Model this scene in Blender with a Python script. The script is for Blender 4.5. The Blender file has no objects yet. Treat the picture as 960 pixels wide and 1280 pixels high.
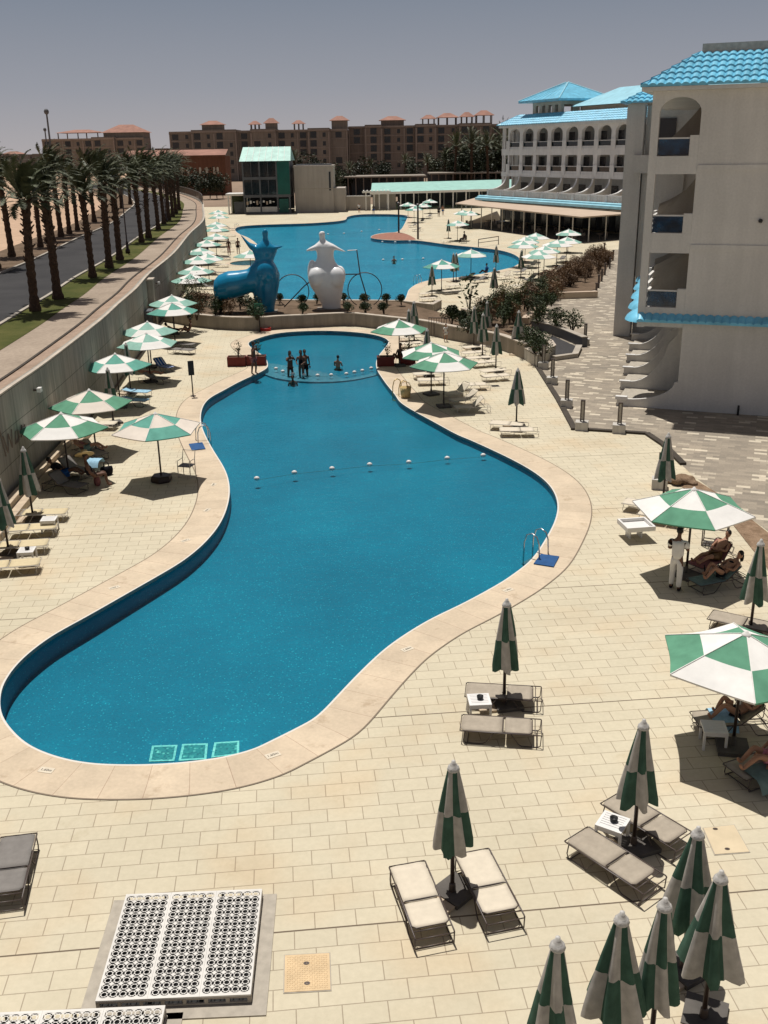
import bpy, bmesh, math, random
from mathutils import Vector, Matrix, noise
R = math.radians
scene = bpy.context.scene
COL = scene.collection
rnd = random.Random(7)

# ---------------------------------------------------------------- camera
CAM_F, CAM_TILT, CAM_ROLL, CAM_H = 1238.22, 0.350575, -0.0169026, 11.136
_c, _s = math.cos(CAM_ROLL), math.sin(CAM_ROLL)
_FW = Vector((0, math.cos(CAM_TILT), -math.sin(CAM_TILT)))
_UP = Vector((0, math.sin(CAM_TILT), math.cos(CAM_TILT)))
_RT = Vector((1, 0, 0))
def at(px, py, z=0.0):
    """point of the level plane at height z seen at a pixel of the 960x1280 photograph"""
    x = (px - 480) / CAM_F; y = -(py - 640) / CAM_F
    x, y = _c * x - _s * y, _s * x + _c * y
    d = _RT * x + _UP * y + _FW
    t = (z - CAM_H) / d.z
    return Vector((d.x * t, d.y * t, z))
cam = bpy.data.cameras.new('camera')
cam.sensor_fit = 'VERTICAL'; cam.sensor_height = 36.0
cam.lens = 36.0 * CAM_F / 1280.0
cam.clip_start = 0.2; cam.clip_end = 20000
camo = bpy.data.objects.new('camera', cam); COL.objects.link(camo)
r_ = _RT * _c + _UP * _s
u_ = _UP * _c - _RT * _s
M = Matrix((r_, u_, -_FW)).transposed().to_4x4()
M.translation = Vector((0, 0, CAM_H))
camo.matrix_world = M
scene.camera = camo

# ---------------------------------------------------------------- light
SUN = Vector((-0.10, 0.28, 1.0)).normalized()
w = bpy.data.worlds.new('World'); scene.world = w; w.use_nodes = True
nt = w.node_tree; bg = nt.nodes['Background']
sky = nt.nodes.new('ShaderNodeTexSky'); sky.sky_type = 'NISHITA'; sky.sun_disc = False
sky.sun_elevation = math.asin(SUN.z); sky.sun_rotation = math.atan2(SUN.x, SUN.y)
sky.air_density = 1.0; sky.dust_density = 2.0; sky.ozone_density = 2.0; sky.altitude = 0
hs = nt.nodes.new('ShaderNodeHueSaturation'); hs.inputs['Saturation'].default_value = 0.32
hs.inputs['Value'].default_value = 0.6
tint = nt.nodes.new('ShaderNodeMix'); tint.data_type = 'RGBA'; tint.blend_type = 'MULTIPLY'
tint.inputs[0].default_value = 1.0; tint.inputs[7].default_value = (1.0, 0.93, 0.96, 1)
nt.links.new(sky.outputs[0], hs.inputs['Color']); nt.links.new(hs.outputs[0], tint.inputs[6])
# dust haze lying over the desert: a pale mauve band that thins out above ten degrees
tcw = nt.nodes.new('ShaderNodeTexCoord'); sp = nt.nodes.new('ShaderNodeSeparateXYZ'); nt.links.new(tcw.outputs['Generated'], sp.inputs[0])
hz = nt.nodes.new('ShaderNodeValToRGB'); nt.links.new(sp.outputs[2], hz.inputs[0])
e_ = hz.color_ramp.elements
e_[0].position = 0.0; e_[0].color = (5.7, 5.35, 5.45, 1); e_[1].position = 0.145; e_[1].color = (2.7, 3.2, 4.05, 1)
n_ = e_.new(0.055); n_.color = (4.25, 4.4, 4.95, 1)
mk = nt.nodes.new('ShaderNodeMapRange'); nt.links.new(sp.outputs[2], mk.inputs[0])
mk.inputs[1].default_value = 0.15; mk.inputs[2].default_value = 0.5; mk.inputs[3].default_value = 1.0; mk.inputs[4].default_value = 0.0
hm_ = nt.nodes.new('ShaderNodeMix'); hm_.data_type = 'RGBA'
nt.links.new(mk.outputs[0], hm_.inputs[0]); nt.links.new(tint.outputs[2], hm_.inputs[6]); nt.links.new(hz.outputs[0], hm_.inputs[7])
nt.links.new(hm_.outputs[2], bg.inputs[0]); bg.inputs[1].default_value = 0.07
sl = bpy.data.lights.new('sun', 'SUN'); sl.energy = 4.4; sl.angle = R(0.53); sl.color = (1.0, 0.965, 0.91)
so = bpy.data.objects.new('sun', sl); COL.objects.link(so)
so.rotation_euler = SUN.to_track_quat('Z', 'Y').to_euler(); so.location = (0, 0, 60)
scene.view_settings.view_transform = 'Standard'; scene.view_settings.look = 'None'
scene.view_settings.gamma = 1.0; scene.view_settings.exposure = 0.06; scene.view_settings.use_curve_mapping = False
scene.render.engine = 'CYCLES'
cy = scene.cycles
cy.max_bounces = 6; cy.diffuse_bounces = 3; cy.glossy_bounces = 3; cy.transparent_max_bounces = 8
cy.transmission_bounces = 4; cy.sample_clamp_indirect = 4.0; cy.sample_clamp_direct = 12.0
cy.caustics_reflective = False; cy.caustics_refractive = False
cy.use_denoising = True

# ---------------------------------------------------------------- materials
class NT:
    def __init__(s, name, rough=0.8, spec=0.3, metal=0.0):
        s.m = bpy.data.materials.new(name); s.m.use_nodes = True
        s.t = s.m.node_tree; s.b = s.t.nodes['Principled BSDF']
        s.b.inputs['Roughness'].default_value = rough
        s.b.inputs['Specular IOR Level'].default_value = spec
        s.b.inputs['Metallic'].default_value = metal
    def n(s, typ, **kw):
        n = s.t.nodes.new(typ)
        for k, v in kw.items():
            if k.startswith('i_'):
                key = k[2:]; key = int(key) if key.isdigit() else key.replace('_', ' ')
                s.set(n.inputs[key], v)
            else: setattr(n, k, v)
        return n
    def set(s, sock, v):
        if isinstance(v, bpy.types.NodeSocket): s.t.links.new(v, sock)
        elif isinstance(v, tuple) and len(v) == 3 and sock.type == 'RGBA': sock.default_value = (*v, 1)
        else: sock.default_value = v
    def pos(s, space='Object', scale=(1, 1, 1), rot=0.0):
        tc = s.n('ShaderNodeTexCoord'); o = tc.outputs[space]
        mp = s.n('ShaderNodeMapping'); s.t.links.new(o, mp.inputs[0])
        mp.inputs['Scale'].default_value = scale; mp.inputs['Rotation'].default_value = (0, 0, rot)
        return mp.outputs[0]
    def noise(s, vec, scale, detail=4, rough=0.55):
        return s.n('ShaderNodeTexNoise', i_Vector=vec, i_Scale=scale, i_Detail=detail, i_Roughness=rough).outputs[0]
    def ramp(s, fac, stops):
        r = s.n('ShaderNodeValToRGB'); s.t.links.new(fac, r.inputs[0])
        e = r.color_ramp.elements
        while len(e) < len(stops): e.new(0.5)
        for i, (p, c) in enumerate(stops): e[i].position = p; e[i].color = (*c, 1) if len(c) == 3 else c
        return r.outputs[0]
    def mix(s, a, b, fac, blend='MIX'):
        m = s.n('ShaderNodeMix', data_type='RGBA', blend_type=blend)
        s.set(m.inputs[0], fac); s.set(m.inputs[6], a); s.set(m.inputs[7], b)
        return m.outputs[2]
    def math(s, op, a, b=0.0, c=0.0):
        m = s.n('ShaderNodeMath', operation=op); s.set(m.inputs[0], a); s.set(m.inputs[1], b); s.set(m.inputs[2], c)
        return m.outputs[0]
    def col(s, v): s.set(s.b.inputs['Base Color'], v); return s
    def bump(s, h, strength=0.3, dist=0.02):
        b = s.n('ShaderNodeBump', i_Height=h, i_Strength=strength, i_Distance=dist)
        s.t.links.new(b.outputs[0], s.b.inputs['Normal']); return s

def plain(name, c, rough=0.8, var=0.12, scale=3.0, spec=0.3, metal=0.0, bump=0.0, bscale=30):
    """a paint / cloth / stone colour with a little uneven wear"""
    k = NT(name, rough, spec, metal)
    p = k.pos()
    f = k.noise(p, scale, 5, 0.6)
    a = tuple(max(0, x * (1 - var)) for x in c); b = tuple(min(1, x * (1 + var)) for x in c)
    k.col(k.ramp(f, [(0.3, a), (0.7, b)]))
    if bump: k.bump(k.noise(p, bscale, 3), bump, 0.02)
    return k.m

def mat_deck():
    k = NT('deck_tiles', 0.85, 0.2)
    p = k.pos(rot=R(-5.5))
    br = k.n('ShaderNodeTexBrick', i_Vector=p, i_Scale=1.0, offset=0.5, offset_frequency=2)
    br.inputs['Brick Width'].default_value = 0.635; br.inputs['Row Height'].default_value = 0.365
    br.inputs['Mortar Size'].default_value = 0.0085; br.inputs['Mortar Smooth'].default_value = 0.1
    br.inputs['Bias'].default_value = 0.0
    br.inputs['Color1'].default_value = (0.55, 0.492, 0.368, 1); br.inputs['Color2'].default_value = (0.58, 0.517, 0.385, 1)
    br.inputs['Mortar'].default_value = (0.335, 0.28, 0.205, 1)
    big = k.noise(p, 0.22, 5, 0.6); fine = k.noise(p, 9, 4, 0.7)
    pk = k.ramp(k.noise(p, 0.5, 2), [(0.5, (1, 1, 1)), (0.72, (1.0, 0.93, 0.87))])
    c = k.mix(br.outputs[0], k.ramp(big, [(0.3, (0.86, 0.855, 0.84)), (0.7, (1.02, 1.02, 1.02))]), 1.0, 'MULTIPLY')
    c = k.mix(c, k.ramp(fine, [(0.3, (0.93, 0.93, 0.92)), (0.7, (1.03, 1.03, 1.03))]), 1.0, 'MULTIPLY')
    c = k.mix(c, pk, 1.0, 'MULTIPLY')
    # stains of spilled water and feet
    st = k.ramp(k.noise(p, 0.9, 6, 0.7), [(0.60, (1, 1, 1)), (0.75, (0.86, 0.84, 0.80))])
    c = k.mix(c, st, 1.0, 'MULTIPLY')
    # expansion joints every sixteen courses
    sx = k.n('ShaderNodeSeparateXYZ', i_0=p)
    y = k.math('ADD', sx.outputs[1], JOINT_OFF)
    fr = k.math('FRACT', k.math('DIVIDE', y, 0.365 * 16))
    j = k.math('LESS_THAN', fr, 0.0045)
    c = k.mix(c, (0.13, 0.10, 0.07), j)
    k.col(c)
    k.bump(k.math('ADD', k.math('MULTIPLY', br.outputs[1], -1.0), k.math('MULTIPLY', fine, 0.25)), 0.25, 0.01)
    return k.m
JOINT_OFF = 15 * 0.365

def mat_pavers():
    k = NT('grey_pavers', 0.9, 0.2)
    p = k.pos(rot=R(21))
    br = k.n('ShaderNodeTexBrick', i_Vector=p, i_Scale=1.0, offset=0.5)
    br.inputs['Brick Width'].default_value = 0.48; br.inputs['Row Height'].default_value = 0.24
    br.inputs['Mortar Size'].default_value = 0.008
    br.inputs['Color1'].default_value = (0.0, 0.0, 0.0, 1); br.inputs['Color2'].default_value = (1, 1, 1, 1)
    br.inputs['Mortar'].default_value = (0.25, 0.25, 0.25, 1)
    c = k.ramp(br.outputs[0], [(0.0, (0.235, 0.205, 0.165)), (0.45, (0.285, 0.245, 0.195)), (0.84, (0.33, 0.285, 0.225)), (0.88, (0.50, 0.44, 0.345)), (1.0, (0.56, 0.495, 0.39))])
    c = k.mix(c, k.ramp(k.noise(p, 0.35, 4), [(0.3, (0.85, 0.85, 0.85)), (0.7, (1.1, 1.08, 1.05))]), 1.0, 'MULTIPLY')
    c = k.mix(c, k.ramp(k.noise(p, 14, 3), [(0.3, (0.88, 0.88, 0.88)), (0.7, (1.08, 1.08, 1.08))]), 1.0, 'MULTIPLY')
    k.col(c); k.bump(br.outputs[1], -0.2, 0.01)
    return k.m

def mat_coping():
    k = NT('coping_stone', 0.75, 0.3)
    tc = k.n('ShaderNodeTexCoord'); uv = tc.outputs['UV']; p = k.pos()
    br = k.n('ShaderNodeTexBrick', i_Vector=uv, i_Scale=1.0, offset=0.0)
    br.inputs['Brick Width'].default_value = 0.78; br.inputs['Row Height'].default_value = 2.0
    br.inputs['Mortar Size'].default_value = 0.006
    br.inputs['Color1'].default_value = (0.53, 0.44, 0.325, 1); br.inputs['Color2'].default_value = (0.58, 0.485, 0.36, 1)
    br.inputs['Mortar'].default_value = (0.36, 0.26, 0.19, 1)
    c = k.mix(br.outputs[0], k.ramp(k.noise(p, 0.8, 6, 0.65), [(0.3, (0.84, 0.82, 0.80)), (0.7, (1.08, 1.05, 1.02))]), 1.0, 'MULTIPLY')
    # damp patches
    c = k.mix(c, k.ramp(k.noise(p, 1.7, 5, 0.7), [(0.58, (1, 1, 1)), (0.72, (0.76, 0.72, 0.68))]), 1.0, 'MULTIPLY')
    c = k.mix(c, k.ramp(k.noise(p, 12, 4, 0.6), [(0.3, (0.93, 0.93, 0.93)), (0.7, (1.05, 1.05, 1.05))]), 1.0, 'MULTIPLY')
    sx = k.n('ShaderNodeSeparateXYZ', i_0=uv)
    lip = k.math('LESS_THAN', sx.outputs[1], 0.045)
    c = k.mix(c, (0.62, 0.585, 0.53), lip)
    edge = k.math('GREATER_THAN', sx.outputs[1], 1.085)
    c = k.mix(c, (0.20, 0.155, 0.11), edge)
    k.col(c); return k.m

def mat_mosaic(name, dark, mid, light, cell, palest):
    k = NT(name, 0.45, 0.4)
    p = k.pos(scale=(1 / cell, 1 / cell, 1 / cell))
    fl = k.n('ShaderNodeVectorMath', operation='FLOOR', i_0=p).outputs[0]
    wn = k.n('ShaderNodeTexWhiteNoise', noise_dimensions='3D', i_0=fl).outputs[0]
    c = k.ramp(wn, [(0.0, dark), (0.5, mid), (0.90, mid), (0.965, light), (1.0, palest)])  # a few tiles in the palest colour, picked at random
    q = k.pos()
    c = k.mix(c, k.ramp(k.noise(q, 0.22, 6, 0.65), [(0.3, (0.80, 0.84, 0.86)), (0.5, (1, 1, 1)), (0.72, (1.3, 1.22, 1.16))]), 1.0, 'MULTIPLY')
    c = k.mix(c, k.ramp(k.noise(q, 1.9, 4, 0.6), [(0.62, (1, 1, 1)), (0.78, (1.5, 1.25, 1.2))]), 1.0, 'MULTIPLY')
    k.col(c); return k.m

def mat_water(name, tint, scale=2.2, strength=0.28, refl=0.45):
    m = bpy.data.materials.new(name); m.use_nodes = True
    t = m.node_tree; t.nodes.clear()
    k = NT.__new__(NT); k.m = m; k.t = t
    out = k.n('ShaderNodeOutputMaterial')
    p = k.pos()
    # wind ripples: two crossing noises, stretched across the wind
    ps = k.pos(scale=(1.0, 1.9, 1.0), rot=R(20))
    h = k.math('ADD', k.noise(ps, scale, 3, 0.6), k.math('MULTIPLY', k.noise(p, scale * 3.6, 3, 0.6), 0.45))
    bp = k.n('ShaderNodeBump', i_Height=h, i_Strength=strength, i_Distance=0.12)
    fr = k.n('ShaderNodeFresnel', i_IOR=1.33); t.links.new(bp.outputs[0], fr.inputs['Normal'])
    tr = k.n('ShaderNodeBsdfTransparent', i_0=tint)
    gl = k.n('ShaderNodeBsdfGlossy', i_Color=(1.0, 1.0, 1.0), i_Roughness=0.09); t.links.new(bp.outputs[0], gl.inputs['Normal'])
    mx = k.n('ShaderNodeMixShader', i_0=k.math('MULTIPLY', fr.outputs[0], refl), i_1=tr.outputs[0], i_2=gl.outputs[0])
    t.links.new(mx.outputs[0], out.inputs[0])
    return m

def mat_glass(name, tint, a=0.35):
    k = NT(name, 0.06, 0.5); k.col(tint); k.b.inputs['Alpha'].default_value = a
    return k.m

def mat_leaf(name, c1, c2, scale=2.0):
    k = NT(name, 0.6, 0.3)
    oi = k.n('ShaderNodeObjectInfo'); p = k.pos()
    f = k.noise(p, scale, 3)
    c = k.ramp(f, [(0.3, c1), (0.7, c2)])
    hsv = k.n('ShaderNodeHueSaturation', i_Color=c)
    k.set(hsv.inputs['Value'], k.math('ADD', k.math('MULTIPLY', oi.outputs['Random'], 0.5), 0.75))
    k.col(hsv.outputs[0])
    k.b.inputs['Subsurface Weight'].default_value = 0.0
    return k.m

def mat_wall(name, c, streak=0.2, sc=0.6):
    """rendered / painted wall with weather streaks running down and blotches"""
    k = NT(name, 0.9, 0.2)
    p = k.pos(); v = k.pos(scale=(1.6, 1.6, 0.12))
    a = k.ramp(k.noise(p, sc, 5, 0.6), [(0.3, tuple(x * 0.9 for x in c)), (0.7, tuple(min(1, x * 1.07) for x in c))])
    s1 = k.ramp(k.noise(v, 1.3, 5, 0.65), [(0.42, (1 - streak,) * 3), (0.66, (1, 1, 1))])
    a = k.mix(a, s1, 1.0, 'MULTIPLY')
    a = k.mix(a, k.ramp(k.noise(p, 11, 3), [(0.3, (0.94,) * 3), (0.7, (1.04,) * 3)]), 1.0, 'MULTIPLY')
    k.col(a); k.bump(k.noise(p, 25, 3), 0.08, 0.01)
    return k.m

def mat_concrete_wall():
    """cast retaining wall: lift lines, vertical board marks, tie stains"""
    k = NT('cast_concrete', 0.9, 0.2)
    tc = k.n('ShaderNodeTexCoord'); uv = tc.outputs['UV']; p = k.pos()
    br = k.n('ShaderNodeTexBrick', i_Vector=uv, i_Scale=1.0, offset=0.0)
    br.inputs['Brick Width'].default_value = 4.9; br.inputs['Row Height'].default_value = 1.19
    br.inputs['Mortar Size'].default_value = 0.014
    br.inputs['Color1'].default_value = (0.275, 0.262, 0.235, 1); br.inputs['Color2'].default_value = (0.32, 0.305, 0.272, 1)
    br.inputs['Mortar'].default_value = (0.12, 0.115, 0.10, 1)
    mp = k.n('ShaderNodeMapping', i_0=uv); mp.inputs['Scale'].default_value = (3.2, 0.16, 1)
    st = k.ramp(k.noise(mp.outputs[0], 1.6, 5, 0.65), [(0.35, (0.72, 0.72, 0.72)), (0.65, (1.1, 1.1, 1.08))])
    c = k.mix(br.outputs[0], st, 1.0, 'MULTIPLY')
    c = k.mix(c, k.ramp(k.noise(p, 0.4, 5), [(0.3, (0.88, 0.9, 0.9)), (0.7, (1.12, 1.08, 1.02))]), 1.0, 'MULTIPLY')
    k.col(c); k.bump(k.noise(p, 18, 4), 0.12, 0.02)
    return k.m

def mat_ground(name, c1, c2, s1=0.15, s2=6.0, bump=0.3):
    k = NT(name, 0.95, 0.1)
    p = k.pos()
    c = k.ramp(k.noise(p, s1, 6, 0.6), [(0.3, c1), (0.7, c2)])
    c = k.mix(c, k.ramp(k.noise(p, s2, 5, 0.7), [(0.3, (0.8, 0.8, 0.8)), (0.7, (1.15, 1.15, 1.15))]), 1.0, 'MULTIPLY')
    k.col(c); k.bump(k.noise(p, s2 * 1.3, 5, 0.7), bump, 0.05)
    return k.m

MT = {}
MT['deck'] = mat_deck(); MT['pavers'] = mat_pavers(); MT['coping'] = mat_coping()
MT['mosaic'] = mat_mosaic('pool_mosaic', (0.0, 0.13, 0.20), (0.0, 0.155, 0.228), (0.001, 0.18, 0.255), 0.030, (0.03, 0.33, 0.40))
MT['mosaic_far'] = mat_mosaic('far_pool_mosaic', (0.003, 0.15, 0.235), (0.005, 0.205, 0.31), (0.03, 0.29, 0.39), 0.12, (0.2, 0.5, 0.6))
MT['mosaic_kids'] = mat_mosaic('shallow_mosaic', (0.07, 0.15, 0.195), (0.105, 0.205, 0.255), (0.15, 0.27, 0.32), 0.10, (0.20, 0.33, 0.38))
MT['water'] = mat_water('water', (0.62, 0.93, 0.97))
MT['water_far'] = mat_water('water_far', (0.62, 0.93, 0.97), 1.2, 0.3, 0.32)
MT['concrete'] = mat_concrete_wall()
MT['sand'] = mat_ground('sand', (0.40, 0.275, 0.185), (0.50, 0.35, 0.245), 0.03, 0.9)
MT['farland'] = mat_ground('far_land', (0.20, 0.145, 0.105), (0.32, 0.235, 0.17), 0.01, 0.2)
MT['asphalt'] = mat_ground('asphalt', (0.040, 0.039, 0.040), (0.062, 0.060, 0.060), 0.25, 20, 0.1)
MT['pavement'] = mat_ground('pavement', (0.27, 0.215, 0.165), (0.36, 0.29, 0.225), 0.4, 5, 0.1)
MT['gravel'] = mat_ground('gravel', (0.30, 0.17, 0.10), (0.42, 0.25, 0.155), 0.8, 9, 0.6)
MT['lawn'] = mat_ground('lawn', (0.045, 0.058, 0.013), (0.105, 0.10, 0.032), 0.5, 12, 0.6)
MT['soil'] = mat_ground('soil', (0.10, 0.07, 0.045), (0.18, 0.125, 0.085), 0.9, 8, 0.6)
MT['rubble'] = mat_ground('rubble', (0.19, 0.125, 0.078), (0.34, 0.235, 0.155), 3.0, 14, 1.0)
MT['verge'] = mat_ground('verge_gravel', (0.27, 0.195, 0.145), (0.38, 0.28, 0.21), 0.9, 7, 0.7)
MT['kerb'] = plain('kerb_stone', (0.36, 0.32, 0.265), 0.9, 0.2, 1.0)
MT['kerb_dark_shade'] = plain('dark_kerb_shade', (0.055, 0.045, 0.035), 0.9, 0.25, 1.5)  # dark kerb colour with the edge shadows painted in
MT['wallcap'] = plain('wall_cap', (0.44, 0.38, 0.31), 0.9, 0.2, 1.2)
MT['low_wall'] = mat_wall('low_wall_render', (0.33, 0.285, 0.235), 0.25, 0.9)
MT['white_wall'] = mat_wall('white_render', (0.55, 0.52, 0.47), 0.18, 0.5)
MT['hotel'] = mat_wall('hotel_render', (0.65, 0.625, 0.585), 0.07, 0.35)
MT['hotel_far'] = mat_wall('far_hotel_render', (0.68, 0.665, 0.645), 0.1, 0.35)
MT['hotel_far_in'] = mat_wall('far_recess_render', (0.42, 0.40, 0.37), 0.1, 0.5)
MT['tan_far'] = mat_wall('far_tan_wall', (0.62, 0.55, 0.45), 0.1, 0.5)
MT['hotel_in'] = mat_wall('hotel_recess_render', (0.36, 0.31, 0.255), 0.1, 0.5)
MT['tan_wall'] = mat_wall('tan_render', (0.50, 0.41, 0.31), 0.12, 0.5)
MT['tile'] = plain('blue_glazed_tile', (0.15, 0.48, 0.66), 0.35, 0.22, 1.3, 0.5)
MT['tile_pale'] = plain('pale_blue_tile', (0.27, 0.54, 0.64), 0.5, 0.15, 0.8, 0.4)
MT['green'] = plain('green_canvas', (0.11, 0.275, 0.178), 0.85, 0.14, 2.5, 0.1)
MT['teal'] = plain('teal_canvas', (0.12, 0.33, 0.265), 0.85, 0.14, 2.5, 0.1)
MT['teal_pale'] = plain('glare_teal_canvas', (0.25, 0.43, 0.36), 0.85, 0.14, 2.5, 0.1)  # paler copy of the teal, sun glare put into the colour
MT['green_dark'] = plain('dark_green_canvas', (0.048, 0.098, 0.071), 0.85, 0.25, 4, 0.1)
MT['white'] = plain('white_canvas', (0.72, 0.70, 0.66), 0.85, 0.07, 2.5, 0.1)
MT['cap_grey'] = plain('worn_white_cap', (0.50, 0.48, 0.45), 0.6, 0.25, 14, 0.3)
MT['cream'] = plain('off_white_canvas', (0.66, 0.59, 0.51), 0.85, 0.07, 2.5, 0.1)
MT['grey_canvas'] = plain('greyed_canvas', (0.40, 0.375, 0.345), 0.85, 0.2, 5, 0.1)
MT['pole'] = plain('dark_brown_pole', (0.028, 0.016, 0.012), 0.45, 0.2, 4, 0.4)
MT['frame'] = plain('brown_metal', (0.07, 0.05, 0.042), 0.4, 0.2, 4, 0.5)
MT['frame_pale'] = plain('pale_metal', (0.46, 0.42, 0.36), 0.45, 0.15, 4, 0.5)
MT['taupe'] = plain('taupe_sling', (0.36, 0.31, 0.245), 0.9, 0.12, 5, 0.1, bump=0.1, bscale=60)
MT['sling_cream'] = plain('cream_sling', (0.60, 0.53, 0.42), 0.9, 0.07, 5, 0.1, bump=0.1, bscale=60)
MT['sling_grey'] = plain('grey_sling', (0.20, 0.185, 0.17), 0.9, 0.12, 5, 0.1)
MT['sling_yellow'] = plain('yellowed_sling', (0.56, 0.47, 0.30), 0.9, 0.08, 5, 0.1)
MT['plastic'] = plain('white_plastic', (0.70, 0.68, 0.65), 0.45, 0.06, 3, 0.4)
MT['black'] = plain('black_plastic', (0.012, 0.012, 0.013), 0.5, 0.2, 6, 0.4)
MT['dark_stone'] = plain('dark_base_slab', (0.095, 0.085, 0.075), 0.8, 0.25, 3)
MT['pale_stone'] = plain('pale_slab', (0.50, 0.40, 0.29), 0.85, 0.15, 3)
MT['chrome'] = plain('steel', (0.55, 0.55, 0.55), 0.25, 0.05, 3, 0.5, 0.9)
MT['brass'] = plain('brass_rail', (0.50, 0.34, 0.10), 0.35, 0.1, 3, 0.5, 0.6)
MT['blue_mat'] = plain('blue_rubber', (0.012, 0.07, 0.20), 0.7, 0.15, 6)
MT['grate_white'] = plain('white_painted_metal', (0.60, 0.575, 0.53), 0.5, 0.07, 2, 0.4)
MT['pit'] = plain('pit_dark', (0.02, 0.02, 0.02), 0.9)
MT['grey_stone'] = plain('grey_granite', (0.37, 0.33, 0.27), 0.8, 0.14, 6)
MT['orange_cover'] = plain('rusty_cover', (0.58, 0.43, 0.255), 0.8, 0.14, 3, bump=0.3, bscale=25)
MT['red_box'] = plain('dark_red_planter', (0.13, 0.018, 0.014), 0.6, 0.2, 4)
MT['blue_gloss'] = plain('blue_gloss_paint', (0.005, 0.205, 0.375), 0.22, 0.12, 0.8, 0.5)
MT['white_gloss'] = plain('white_gloss_paint', (0.82, 0.815, 0.81), 0.3, 0.06, 0.8, 0.5)
MT['palm_leaf'] = mat_leaf('palm_leaflet', (0.035, 0.046, 0.018), (0.115, 0.125, 0.068))
MT['palm_trunk'] = plain('palm_bark', (0.075, 0.048, 0.033), 0.95, 0.35, 6, 0.1, bump=0.8, bscale=14)
MT['leaf_dark'] = mat_leaf('dark_leaf', (0.018, 0.032, 0.010), (0.055, 0.080, 0.022))
MT['leaf_olive'] = mat_leaf('olive_leaf', (0.05, 0.065, 0.012), (0.13, 0.135, 0.03))
MT['leaf_brown'] = mat_leaf('bronze_leaf', (0.075, 0.038, 0.016), (0.17, 0.095, 0.038))
MT['leaf_far'] = mat_leaf('far_leaf', (0.018, 0.027, 0.012), (0.048, 0.058, 0.026), 0.4)
MT['twig'] = plain('twig', (0.06, 0.04, 0.027), 0.95, 0.3, 8)
MT['far_wall'] = mat_wall('far_tan_render', (0.27, 0.23, 0.195), 0.2, 0.1)
MT['far_wall_dark'] = mat_wall('far_brown_render', (0.235, 0.19, 0.16), 0.2, 0.1)
MT['red_wall'] = mat_wall('red_brown_render', (0.22, 0.10, 0.06), 0.2, 0.1)
MT['red_tile'] = plain('terracotta_tile', (0.30, 0.155, 0.115), 0.85, 0.2, 0.4)
MT['far_trim'] = plain('far_pale_trim', (0.30, 0.25, 0.215), 0.9, 0.15, 0.4)
MT['window_dark'] = plain('dark_window', (0.02, 0.02, 0.022), 0.2, 0.3, 0.5, 0.5)
MT['glass_blue'] = mat_glass('blue_balcony_glass', (0.008, 0.03, 0.065), 0.88)
_k = NT.__new__(NT); _k.m = MT['glass_blue']; _k.t = _k.m.node_tree; _k.b = _k.t.nodes['Principled BSDF']
_k.col(_k.ramp(_k.noise(_k.pos(), 2.2, 4), [(0.35, (0.006, 0.018, 0.04)), (0.6, (0.012, 0.055, 0.12)), (0.75, (0.03, 0.09, 0.16))]))  # mottled blues paint reflections into the panes
MT['glass_dark'] = mat_glass('smoked_glass', (0.012, 0.022, 0.03), 0.82)
MT['rail_white'] = plain('white_rail', (0.65, 0.63, 0.6), 0.5, 0.05, 3)
MT['canopy_beige'] = plain('beige_awning', (0.47, 0.37, 0.285), 0.9, 0.08, 0.4, 0.1)
MT['teal_roof'] = plain('teal_sheet_roof', (0.30, 0.53, 0.46), 0.5, 0.22, 0.9, 0.4)
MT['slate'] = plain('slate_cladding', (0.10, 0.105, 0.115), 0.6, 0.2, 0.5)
MT['green_panel'] = plain('dark_green_panel', (0.008, 0.085, 0.07), 0.4, 0.2, 0.5)
MT['annex'] = mat_wall('annex_render', (0.43, 0.385, 0.34), 0.12, 0.3)
MT['skin'] = plain('skin_tan', (0.36, 0.19, 0.12), 0.6, 0.08, 6)
MT['skin_dark'] = plain('skin_brown', (0.13, 0.065, 0.042), 0.6, 0.08, 6)
MT['hair'] = plain('dark_hair', (0.010, 0.008, 0.007), 0.6, 0.2, 9)
MT['cloth_white'] = plain('white_cotton', (0.68, 0.66, 0.63), 0.9, 0.05, 6, 0.1)
MT['cloth_black'] = plain('black_cloth', (0.012, 0.012, 0.016), 0.85, 0.2, 8, 0.1)
MT['cloth_red'] = plain('dusty_red_cloth', (0.24, 0.10, 0.10), 0.9, 0.2, 8, 0.1)
MT['cloth_pink'] = plain('pink_cloth', (0.50, 0.20, 0.26), 0.9, 0.2, 8, 0.1)
MT['cloth_blue'] = plain('blue_cloth', (0.02, 0.09, 0.28), 0.9, 0.2, 8, 0.1)
_bs = NT('blue_white_stripes', 0.9, 0.1); _bp = _bs.n('ShaderNodeSeparateXYZ', i_0=_bs.pos())
_bs.col(_bs.mix((0.02, 0.09, 0.28), (0.62, 0.62, 0.62), _bs.math('GREATER_THAN', _bs.math('FRACT', _bs.math('MULTIPLY', _bp.outputs[1], 5.0)), 0.72))); MT['blue_stripe'] = _bs.m
MT['cloth_teal'] = plain('teal_towel', (0.16, 0.23, 0.215), 0.95, 0.15, 8, 0.1)
MT['cloth_lblue'] = plain('pale_blue_towel', (0.28, 0.46, 0.58), 0.95, 0.15, 8, 0.1)
MT['straw'] = plain('straw', (0.56, 0.42, 0.20), 0.9, 0.15, 9)
MT['sign_green'] = plain('green_sign', (0.05, 0.20, 0.12), 0.5, 0.1, 3)
MT['red_hose'] = plain('red_rubber', (0.40, 0.03, 0.025), 0.5, 0.1, 4)
MT['brick_red'] = plain('red_brick_paving', (0.28, 0.13, 0.09), 0.9, 0.2, 2)
MT['jac_floor'] = plain('white_pool_shell', (0.42, 0.50, 0.52), 0.5, 0.1, 1)
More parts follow.
